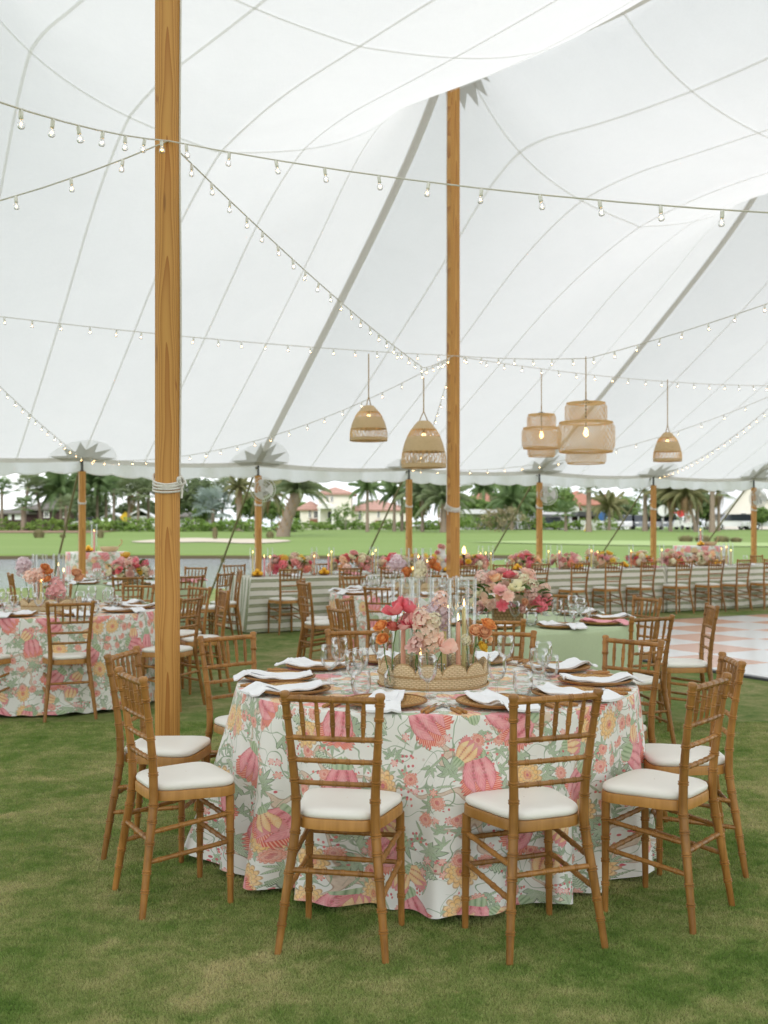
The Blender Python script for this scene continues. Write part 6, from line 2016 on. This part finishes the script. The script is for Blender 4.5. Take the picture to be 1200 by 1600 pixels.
class House:
    def __init__(self, px, d, label, name="house"):
        self.d = d; self.x = wx(px, d); self.z = gz(self.x, d)
        self.t = thing(name, label, "house", (self.x, d, self.z), 0, "houses beyond the golf course")
        self.s = d / F_PX; self.px = px
    def X(self, px): return (px - self.px) * self.s
    def Z(self, py): return wz(py, self.d) - self.z
    def box(self, name, px0, px1, py0, py1, mat, y0=0, dep=5.0, smooth=False):
        mb = MB(); x0, x1 = self.X(px0), self.X(px1); z1, z0 = self.Z(py0), (self.Z(py1) if py1 is not None else -1.0)
        mb.box(((x0 + x1) / 2, y0 + dep / 2, (z0 + z1) / 2), (x1 - x0, dep, z1 - z0)); return part(name, mb, mat, self.t, False)
    def hip(self, px0, px1, pyb, pyt, mat, y0=0, dep=5.0, over=.4):
        mb = MB(); hip_roof(mb, self.X(px0), self.X(px1), y0, y0 + dep, self.Z(pyb), self.Z(pyt) - self.Z(pyb), over); return part("roof", mb, mat, self.t, False)
    def window(self, px0, px1, py0, py1, y=0.0, mat='window', frame='trim'):
        x0, x1, z1, z0 = self.X(px0), self.X(px1), self.Z(py0), self.Z(py1)
        mb = MB(); w = .10
        mb.box(((x0 + x1) / 2, y - .05, z1 + w / 2), (x1 - x0 + 2 * w, .16, w)); mb.box(((x0 + x1) / 2, y - .06, z0 - w / 2), (x1 - x0 + 2.6 * w, .2, w))
        for x in (x0 - w / 2, x1 + w / 2): mb.box((x, y - .05, (z0 + z1) / 2), (w, .15, z1 - z0))
        mb.box(((x0 + x1) / 2, y - .045, (z0 + z1) / 2), (.05, .1, z1 - z0))
        f = part("window", mb, M[frame], self.t, False)
        mb = MB(); mb.box(((x0 + x1) / 2, y - .015, (z0 + z1) / 2), (x1 - x0, .05, z1 - z0)); part("pane", mb, M[mat], f, False)

def build_houses():
    # the cream villa with clay tiles
    h = House(552, 150, "cream stucco villa with clay tile roof, arched entrance tower and black front door")
    h.box("wing_wall", 468, 497, 795, None, M['stucco'], 1, 9); h.box("wing_wall", 548, 640, 795, None, M['stucco'], 1.2, 9)
    h.box("entrance_wall", 497, 549, 771, None, M['stucco'], -.6, 8)
    h.hip(466, 499, 795, 782, M['clay'], 1, 9); h.hip(541, 642, 796, 779, M['clay'], 1.2, 9); h.hip(495, 551, 771, 760, M['clay'], -.6, 8)
    for px in (500, 521): h.box("column", px - 1.8, px + 1.8, 795, 822, M['trim'], -2.2, .4)
    h.box("lintel", 497, 525, 791, 795, M['trim'], -2.3, 1.6)
    mb = MB(); pts = [(h.X(511 + 10.5 * math.cos(a)), -2.1, h.Z(797 - 9 * math.sin(a))) for a in np.linspace(0, PI, 12)]; mb.tube(pts, .22, 5); part("arch", mb, M['trim'], h.t)
    h.box("door", 513, 519, 800, 818, M['door'], -.72, .12)
    for px in (503, 511.5, 519): h.window(px - 1.4, px + 1.4, 776, 784, -.6)
    for a in ((482, 485, 796, 808), (490, 496, 799, 809), (560, 564, 797, 812), (590, 593, 797, 808), (533, 541, 799, 810)): h.window(*a, 1.0 if a[0] < 500 else 1.2)
    h.box("step_planter", 484, 497, 811, 818, M['brick'], .2, .7); h.box("step_planter", 524, 545, 813, 819, M['brick'], .2, .7); h.box("window_box", 586, 594, 813, 822, M['brick'], .5, .6)
    # dark house far left
    h = House(55, 140, "low dark brown house with grey shingle roof and white garage doors")
    h.box("wall", 58, 130, 793, None, M['dark_wall'], 0, 9); h.box("wing_wall", -6, 58, 800, None, M['dark_wall'], 1, 8)
    h.hip(44, 134, 795, 768, M['grey_roof'], 0, 9); h.hip(-10, 62, 801, 790, M['grey_roof'], 1, 8)
    for a in ((9, 14, 802, 812), (19, 29, 802, 812)): h.box("garage_door", a[0], a[1], a[2], a[3], M['white_wall'], .95, .1)
    h.window(70, 76, 800, 808, 0); h.window(100, 106, 800, 808, 0)
    h.box("chimney", 64, 71, 773, 790, M['white_wall'], 4, 1)
    # small white roofed building, mauve house
    h = House(220, 138, "low white building with a plain white roof behind the yellow sign")
    h.box("wall", 198, 243, 806, None, M['white_wall'], 0, 6); mb = MB(); gable_roof(mb, h.X(198), h.X(243), -.3, 6.3, h.Z(807), h.Z(795) - h.Z(807)); part("roof", mb, M['white_roof'], h.t, False)
    h.window(206, 212, 810, 817); h.window(226, 232, 810, 817)
    h = House(176, 130, "small open white pavilion on posts among the palms", "pavilion")
    for px in (168, 175, 184): h.box("post", px - .8, px + .8, 806, None, M['white_paint'], 0, .2)
    mb = MB(); gable_roof(mb, h.X(165), h.X(187), -.5, 2.5, h.Z(806), h.Z(801) - h.Z(806)); part("roof", mb, M['white_roof'], h.t, False)
    h.box("back_wall", 165, 187, 806, None, M['grey_wall'], 2.4, .2)
    h = House(296, 140, "grey mauve house partly hidden by palms right of the near pole")
    h.box("wall", 278, 320, 806, None, M['grey_wall'], 0, 7); h.hip(276, 322, 806, 797, M['grey_roof'], 0, 7); h.window(290, 296, 810, 819); h.window(305, 310, 810, 819)
    # red tiled house behind the carport, flat white building
    h = House(760, 185, "distant red tiled roof house rising over low trees")
    h.box("wall", 728, 800, 782, None, M['white_wall'], 0, 9); h.hip(720, 808, 783, 765, M['clay2'], 0, 9); h.window(750, 758, 790, 800); h.window(775, 783, 790, 800)
    h = House(745, 136, "long low building with flat white roof and open carport")
    h.box("wall", 716, 800, 803, None, M['white_wall'], 1.5, 6); h.box("roof", 714, 806, 796, 803, M['white_roof'], -.8, 9)
    h.window(722, 731, 810, 819, 1.5); h.box("carport_shade_panel", 755, 775, 811, 825, M['window'], 1.42, .1); h.window(782, 788, 808, 818, 1.5)  # dark panel on the solid wall stands in for shade inside the carport
    h = House(856, 138, "white bungalow with a stepped gable and striped shutters")
    h.box("wall", 812, 905, 804, None, M['white_wall'], 1, 7); mb = MB(); gable_roof(mb, h.X(797), h.X(832), .6, 8, h.Z(802), h.Z(787) - h.Z(802)); part("roof", mb, M['white_roof'], h.t, False)
    h.box("gable_wall", 800, 829, 800, None, M['white_wall'], .8, 6); h.box("flat_roof", 830, 908, 800, 804, M['white_roof'], .3, 8)
    for px in (849, 861, 873, 885): h.window(px, px + 5, 808, 820, 1.0)
    h = House(940, 175, "two long orange tiled roofs of a house behind the palms")
    h.box("wall", 868, 985, 788, None, M['white_wall'], 0, 10); h.hip(872, 940, 788, 766, M['clay2'], -1, 9); h.hip(925, 990, 789, 770, M['clay2'], .5, 9)
    for px in (890, 930, 960): h.window(px, px + 7, 793, 803, 0)
    h = House(900, 170, "white gabled house corner with red tiles left of the palms")
    h.box("wall", 862, 898, 790, None, M['white_wall'], -4, 4); mb = MB(); gable_roof(mb, h.X(862), h.X(898), -4, 0, h.Z(792), h.Z(771) - h.Z(792)); part("roof", mb, M['clay2'], h.t, False)
    # cream gabled house right
    h = House(1172, 132, "tall cream clapboard house with a steep gable at the view's right")
    h.box("wall", 1132, 1215, 797, None, M['stucco'], 0, 8)
    mb = MB(); x0, x1, z0, z1 = h.X(1132), h.X(1215), h.Z(797), h.Z(752); mb.add([(x0, .0, z0), (x1, 0, z0), ((x0 + x1) / 2, 0, z1), (x0, .3, z0), (x1, .3, z0), ((x0 + x1) / 2, .3, z1)], [(0, 1, 2), (5, 4, 3), (0, 2, 5, 3), (1, 4, 5, 2)]); part("gable", mb, M['stucco'], h.t, False)
    mb = MB(); gable_roof(mb, x0, x1, 0, 8, z0 + .05, z1 - z0); part("roof", mb, M['white_roof'], h.t, False)
    h.window(1158, 1165, 802, 814); h.window(1182, 1190, 775, 787); h.window(1185, 1193, 802, 814)
    # carport with dark canopy
    h = House(918, 128, "open carport under a dark canopy with a white picket fence", "carport")
    mb = MB(); mb.box((h.X(920), 2, h.Z(803)), (h.X(938) - h.X(903), 4.4, .5)); part("canopy", mb, M['dark_metal'], h.t, False)
    h.box("back_wall", 903, 938, 804, 818, M['dark_wall'], 4, .2)
    for px in (904, 937): h.box("post", px - .7, px + .7, 804, None, M['white_paint'], 0, .15)
build_houses()

# fences: every picket its own part
def picket_fence(px0, px1, d, label, h=1.05):
    x0, x1 = wx(px0, d), wx(px1, d); z = gz((x0 + x1) / 2, d)
    t = thing("picket_fence", label, "fence", ((x0 + x1) / 2, d, z), 0, "white fences beside the road")
    mb = MB(); mb.box((0, 0, h / 2), (.12, .02, h)); mb.add([(-.06, -.01, h), (.06, -.01, h), (0, -.01, h + .08), (-.06, .01, h), (.06, .01, h), (0, .01, h + .08)], [(0, 1, 2), (5, 4, 3), (0, 2, 5, 3), (1, 4, 5, 2)])
    me = mb.data("picket", M['white_paint'], False); n = int((x1 - x0) / .19)
    for i in range(n): link("picket", me, t, (x0 - (x0 + x1) / 2 + (i + .5) * (x1 - x0) / n, 0, 0))
    for zz in (.3, .8):
        mb = MB(); mb.box((0, .03, zz), (x1 - x0, .04, .09)); part("rail", mb, M['white_paint'], t, False)
picket_fence(907, 952, 126, "white picket fence in front of the dark carport")
picket_fence(652, 690, 128, "white picket fence left of the second pole")
picket_fence(845, 900, 130, "white picket fence before the bungalow with shutters")

# ------------------------------------------------------------------ vehicles
def car(px, d, yaw, paint, label, kind='suv', L=4.6):
    x = wx(px, d); t = thing("parked_car", label, "car", (x, d, gz(x, d) + .06), yaw, "cars parked by the road")
    H = {'suv': 1.72, 'sedan': 1.45, 'van': 2.0}[kind]; W = 1.82
    body = [(-L / 2, .36), (-L / 2 - .04, .62), (-L / 2 + .06, .92), (-L * .20, 1.0), (L * .42, 1.0), (L / 2, .92), (L / 2 + .04, .6), (L / 2, .34)]
    def extr(prof, w, inset=0.0):
        mb = MB(); n = len(prof); vs = []
        for sy, k in ((-w / 2, 1), (-w / 2 - .06, 1), (w / 2 + .06, 1), (w / 2, 1)): vs += [(px_, sy, pz) for px_, pz in prof]
        fs = []
        for r in range(3):
            for k in range(n): fs.append((r * n + k, r * n + (k + 1) % n, (r + 1) * n + (k + 1) % n, (r + 1) * n + k))
        fs += [tuple(reversed(range(n))), tuple(3 * n + k for k in range(n))]
        mb.add(vs, fs); return mb
    part("body", extr(body, W - .12), M[paint], t, True, 30)
    fx = -L * .22 if kind != 'van' else -L * .34
    cab = [(fx, .98), (fx + .55, H - .02), (L * .30 if kind == 'sedan' else L * .44, H), (L * .45 if kind == 'sedan' else L * .49, .98)]
    part("roof", extr([(fx + .45, H - .16), (fx + .58, H), (L * .29 if kind == 'sedan' else L * .43, H + .02), (L * .33 if kind == 'sedan' else L * .46, H - .16)], W - .42), M[paint], t, True, 30)
    part("glazing", extr(cab, W - .36), M['window'], t, True, 30)
    for sx in (-L * .31, L * .30):
        for sy in (-W / 2 + .06, W / 2 - .06):
            mb = MB(); mb.tube([(sx, sy - .10, .33), (sx, sy + .10, .33)], .34, 16); w = part("wheel", mb, M['tyre'], t, True, 40)
            mb = MB(); mb.tube([(sx, sy - .108, .33), (sx, sy + .108, .33)], .19, 12); part("rim", mb, M['steel'], w, True, 40)
    for sy in (-.62, .62):
        mb = MB(); mb.box((-L / 2 - .02, sy, .78), (.10, .34, .16)); part("headlight", mb, M['glass'] if False else M['white_paint'], t, False)
        mb = MB(); mb.box((L / 2 + .01, sy, .80), (.10, .26, .2)); part("tail_light", mb, M['red'], t, False)
for a in ((852, 130, .1, 'car_blue', "dark blue car parked before the white bungalow", 'sedan'), (978, 133, 1.3, 'car_white', "white car nose-on left of the road signs", 'suv'), (1000, 134, 1.45, 'car_grey', "grey car nose-on between the two white ones", 'suv'), (1022, 135, 1.4, 'car_white', "white van beside the eave pole", 'van'),
          (1046, 133, 1.35, 'car_grey', "silver car nose-on right of the eave pole", 'suv'), (1142, 124, 0.04, 'car_white', "white wagon seen side-on under the cream house", 'suv', 5.0), (1196, 122, .15, 'car_white', "white car cut off by the right edge", 'suv', 4.8), (126, 133, .1, 'car_white', "white car half hidden by the hedge on the far left", 'sedan'), (770, 133, .2, 'car_grey', "grey car standing in the carport", 'suv')):
    car(*a)
def golf_cart(px, d, label):
    x = wx(px, d); t = thing("golf_cart", label, "golf cart", (x, d, gz(x, d) + .05), .3)
    mb = MB(); mb.box((0, 0, 1.92), (2.3, 1.3, .10)); part("canopy", mb, M['red'], t, False)
    mb = MB(); mb.box((0, 0, .5), (2.3, 1.15, .42)); mb.box((-.8, 0, .85), (.5, 1.1, .4)); part("body", mb, M['white_paint'], t, False)
    mb = MB(); mb.box((.25, 0, .82), (.55, 1.05, .18)); mb.box((.5, 0, 1.15), (.14, 1.05, .5)); part("seat", mb, M['cushion'], t, False)
    for sx in (-.95, .95):
        for sy in (-.55, .55):
            mb = MB(); mb.tube([(sx, sy, .6), (sx * .95, sy, 1.9)], .03, 6); part("post", mb, M['dark_metal'], t)
            mb = MB(); mb.tube([(sx * .75, sy - .08, .24), (sx * .75, sy + .08, .24)], .24, 14); part("wheel", mb, M['tyre'], t, True, 40)
golf_cart(1070, 124, "golf cart with a red canopy among the parked cars")

# ------------------------------------------------------------------ road signs and the flag
def post_sign(px, d, ytop, kind, mat, label, r=.42):
    x = wx(px, d); z0 = gz(x, d); zc = wz(ytop, d) - z0
    t = thing("road_sign", label, "sign", (x, d, z0), 0, "signs beside the road")
    mb = MB(); mb.tube([(0, .04, 0), (0, .04, zc)], .035, 8); part("post", mb, M['steel'], t)
    mb = MB(); n = {'round': 20, 'octagon': 8, 'diamond': 4, 'square': 4}[kind]; ph = PI / 8 if kind == 'octagon' else (PI / 4 if kind == 'square' else 0)
    pts = [(r * math.cos(2 * PI * i / n + ph), r * math.sin(2 * PI * i / n + ph)) for i in range(n)]
    mb.add([(a, y, zc + b) for y in (-.02, .02) for a, b in pts], [tuple(range(n)), tuple(reversed(range(n, 2 * n)))] + [(i, i + n, (i + 1) % n + n, (i + 1) % n) for i in range(n)]); part("plate", mb, mat, t, False)
post_sign(1036, 122, 798, 'round', M['white_paint'], "round white sign high on a post by the eave pole", .62)
post_sign(1064, 123, 802, 'octagon', M['red'], "red octagonal stop-type sign above the golf cart", .45)
post_sign(1081, 123, 801, 'square', M['white_paint'], "small square white sign right of the red one", .55)
post_sign(942, 122, 807, 'round', simple('blue_sign', (.06, .16, .40), .5), "blue disc sign at the picket fence's end", .5)
post_sign(196, 118, 808, 'diamond', M['yellow_sign'], "yellow diamond road sign beside the near pole", .62)
def street_lamp(px, d, ytop, label):
    x = wx(px, d); z0 = gz(x, d); h = wz(ytop, d) - z0
    t = thing("street_lamp", label, "lamp post", (x, d, z0), 0, "globe lamp posts")
    mb = MB(); mb.tube([(0, 0, 0), (0, 0, h - .3)], .05, 8); part("post", mb, M['dark_metal'], t)
    mb = MB(); mb.ball((0, 0, h - .15), .32, 12, 8); part("globe", mb, M['white_paint'], t)
street_lamp(126, 118, 801, "globe lamp post left of the eave pole by the cocktail table"); street_lamp(305, 120, 795, "globe lamp post in front of the mauve house")
def cone(px, d, label):
    x = wx(px, d); t = thing("tee_marker", label, "marker", (x, d, gz(x, d)), 0)
    mb = MB(); mb.lathe([(.28, 0), (.28, .05), (.16, .06), (.05, .75), (.001, .78)], 12); part("cone", mb, M['yellow_sign'], t)
cone(916, 112, "small yellow cone on the far lawn's edge")

# ------------------------------------------------------------------ planting, left to right
PALMS = [
    (3, 118, 752, 764, 'sabal_green', "cabbage palm cut by the left edge of the view", 1, {}),
    (44, 114, 744, 760, 'sabal', "taller of two slim palms on the far left", 2, dict(lean=.5)),
    (57, 115, 754, 766, 'sabal', "shorter of two slim palms on the far left", 3, dict(lean=-.6)),
    (37, 112, 780, 792, 'sabal_green', "squat double-trunk palm before the dark house", 4, dict(thick=.3)),
    (95, 116, 742, 768, 'coconut', "coconut palm before the dark house's roof ridge", 5, dict(L=3.6)),
    (109, 122, 744, 776, 'coconut', "second coconut palm left of the eave pole", 6, dict(L=3.0)),
    (103, 111, 778, 790, 'sabal', "short cabbage palm left of the eave pole", 7, {}),
    (152, 124, 738, 752, 'coconut', "tall dark palm right of the eave pole", 8, dict(L=3.2)),
    (166, 124, 742, 757, 'coconut', "dark palm between the eave pole and the grove", 9, dict(L=3.0)),
    (178, 120, 750, 764, 'sabal_green', "green fan palm beginning the grove", 10, {}),
    (205, 117, 752, 770, 'sabal', "shaggy palm with dry skirt in the grove", 11, dict(dead=9, lean=.4)),
    (216, 116, 750, 768, 'sabal', "broad cabbage palm left of the near pole", 12, dict(L=2.5)),
    (232, 119, 748, 765, 'queen', "olive palm just left of the near pole", 13, dict(L=2.6)),
    (333, 114, 778, 795, 'silver', "silvery blue palm right of the near pole", 14, dict(thick=.2, L=2.8)),
    (354, 116, 750, 764, 'sabal', "slim leaning palm left of the fan pole", 15, dict(lean=.7)),
    (373, 113, 748, 762, 'queen', "palm with a ragged brown skirt by the fan pole", 16, dict(dead=14, thick=.24, boots=True)),
    (418, 118, 755, 772, 'queen', "drooping palm behind the caged fan", 17, dict(dead=5, lean=.9, L=2.8)),
    (465, 93, 738, 771, 'date', "massive date palm with leaning diamond-scarred trunk left of the villa", 18, dict(thick=.46, lean=1.3, L=3.2, nf=32, boots=True, up=.42)),
    (574, 108, 748, 764, 'coconut', "coconut palm before the villa's right wing", 19, dict(L=2.2, nf=15)),
    (616, 110, 752, 772, 'coconut', "palm between the villa and the behind-table pole", 20, dict(L=2.0, dead=3, nf=15)),
    (628, 112, 750, 764, 'sabal', "cabbage palm just left of the slim pole", 21, {}),
    (660, 108, 758, 774, 'date', "short drooping palm between the two poles", 22, dict(L=2.8, nf=30, dead=8, up=.15)),
    (693, 106, 752, 784, 'date', "wide date palm behind the second pole", 23, dict(L=3.2, nf=34, thick=.3, dead=6, up=.25)),
    (757, 170, 754, 764, 'coconut', "far small palm above the red roof", 24, dict(L=3.0)),
    (800, 121, 764, 784, 'coconut', "bright palm left of the fan pole in the middle", 25, dict(L=3.0)),
    (884, 112, 788, 800, 'sabal_green', "short fan palm before the bungalow", 26, {}),
    (920, 108, 752, 764, 'sabal', "stout cabbage palm before the orange roofs", 27, dict(thick=.26)),
    (952, 118, 776, 792, 'queen', "low drooping palm beside the blue sign", 28, dict(L=2.4)),
    (1008, 112, 754, 768, 'sabal', "dark cabbage palm left of the eave pole", 29, dict(thick=.24)),
    (1048, 110, 748, 770, 'queen', "dry queen palm right of the eave pole", 30, dict(dead=8, L=3.0)),
    (1072, 108, 756, 772, 'queen', "leaning shaggy palm above the golf cart", 31, dict(dead=12, lean=-1.0, L=2.6)),
    (1090, 112, 750, 768, 'sabal', "grey-skirted palm right of the golf cart", 32, dict(dead=10)),
    (1113, 106, 740, 752, 'queen', "tallest straight pale-trunked palm near the cream house", 33, dict(thick=.26, dead=4)),
    (1123, 112, 752, 768, 'sabal', "short-crowned palm against the cream gable", 34, dict(dead=8)),
]
for px, d, yt, yc, kind, lab, seed, kw in PALMS: palm(px, d, yt, yc, kind, lab, seed, **kw)
TREES = [
    (152, 138, 768, 56, 'tree', "dark tree mass behind the left-hand grove"), (112, 150, 786, 40, 'tree', "low dark tree behind the brown house"), (300, 126, 748, 92, 'tree', "big rounded fig tree right of the near pole"), (325, 128, 756, 60, 'tree', "second rounded tree overlapping the fig"),
    (313, 116, 790, 26, 'tree2', "small bright round tree under the fig"), (232, 140, 782, 34, 'tree', "dark tree closing the grove"), (200, 142, 786, 40, 'tree', "dark tree behind the shaggy palm"), (390, 130, 770, 60, 'tree2', "soft green tree behind the fan pole"), (425, 128, 782, 60, 'tree2', "feathery light tree left of the date palm"),
    (650, 126, 766, 50, 'tree2', "dark tree between the slim pole and the second pole"), (735, 150, 776, 70, 'tree2', "olive tree line behind the flat roof"), (790, 155, 772, 70, 'tree', "dark tree under the red roof"), (822, 126, 756, 82, 'tree2', "bright spreading tree with bare crooked limbs"),
    (875, 150, 760, 60, 'tree2', "green tree over the bungalow roof"), (965, 140, 784, 60, 'tree', "dark low tree under the orange roofs"), (985, 150, 776, 40, 'tree2', "green tree beside the orange roofs"), (1035, 132, 764, 60, 'tree', "dark tree behind the road signs"), (1075, 138, 758, 70, 'tree', "tall dark tree behind the golf cart"),
    (1105, 138, 775, 60, 'tree2', "green tree left of the cream house"), (1190, 120, 792, 34, 'tree2', "round bush-like tree before the cream house"), (575, 165, 780, 60, 'tree', "dark tree behind the villa's roof"), (470, 165, 784, 50, 'tree2', "pale tree behind the villa's left wing"),
    (270, 150, 772, 50, 'tree', "dark tree behind the near pole"), (20, 165, 796, 60, 'tree', "low tree line at the far left"), (925, 150, 796, 50, 'tree', "dark shrubby tree behind the carport")]
for i, (px, d, yt, w, m_, lab) in enumerate(TREES): broad_tree(px, d, yt, w, M[m_], lab, 200 + i)
g = random.Random(9)
def hedge_run(px0, px1, d, n, mat, lab, h=(.8, 1.35)):
    for i in range(n):
        px = px0 + (px1 - px0) * (i + .5) / n + g.uniform(-3, 3); dd = d + g.uniform(-1.5, 1.5)
        shrub(wx(px, dd), dd, g.uniform(.9, 1.7) * abs(px1 - px0) / n / 14, .9, g.uniform(*h), M[mat], "%s, %s from the left of its row" % (lab, ORD[i]), 300 + int(px), 420, .14)
hedge_run(-5, 145, 112, 8, 'hedge', "clipped green shrub before the dark house")
hedge_run(148, 243, 111, 6, 'hedge', "clipped green shrub under the palm grove")
hedge_run(280, 400, 110, 8, 'hedge', "rounded green shrub behind the sand bunker")
hedge_run(424, 470, 108, 3, 'hedge', "rounded green shrub by the date palm")
hedge_run(474, 640, 128, 12, 'hedge', "low green shrub along the villa's front", (.7, 1.3))
hedge_run(650, 720, 124, 5, 'hedge', "low green shrub behind the second pole")
hedge_run(720, 850, 123, 8, 'hedge', "bushy green shrub before the flat roof", (1.2, 2.4))
hedge_run(860, 960, 126, 5, 'hedge', "low green shrub near the picket fence")
hedge_run(960, 1130, 138, 9, 'tree2', "tall green shrub behind the parked cars", (2.2, 4.0))
shrub(wx(540, 124), 124, 1.9, 1.5, 2.8, M['tree2'], "tall dense green bush beside the villa's entrance", 77, 700, .16)
shrub(wx(785, 108), 108, 2.6, 1.4, 2.4, M['reed'], "broad olive bush right of the flat-roofed building", 78, 900, .14)
for i, (px, yt, yb, w, d, lab) in enumerate(((61, 824, 839, 24, 92, "wide tan grass clump at the far left"), (157, 825, 840, 14, 92, "upright tan grass clump right of the eave pole"), (98, 834, 841, 12, 92, "small tan grass clump on the lawn"), (402, 831, 842, 14, 90, "grey-tan grass clump left of the fan pole"), (422, 830, 842, 16, 90, "grey-tan grass clump at the fan pole"),
        (336, 824, 845, 10, 88, "tall green-tan grass stalks in the bunker"), (1072, 832, 845, 30, 82, "brown grass clump at the left of the grass island"), (1098, 831, 845, 34, 82, "brown grass clump in the middle of the grass island"), (1128, 832, 845, 34, 82, "brown grass clump at the right of the grass island"), (1150, 835, 845, 24, 82, "small brown grass clump ending the grass island"))):
    grass_tuft(px, yt, yb, w, d, lab, 500 + i)
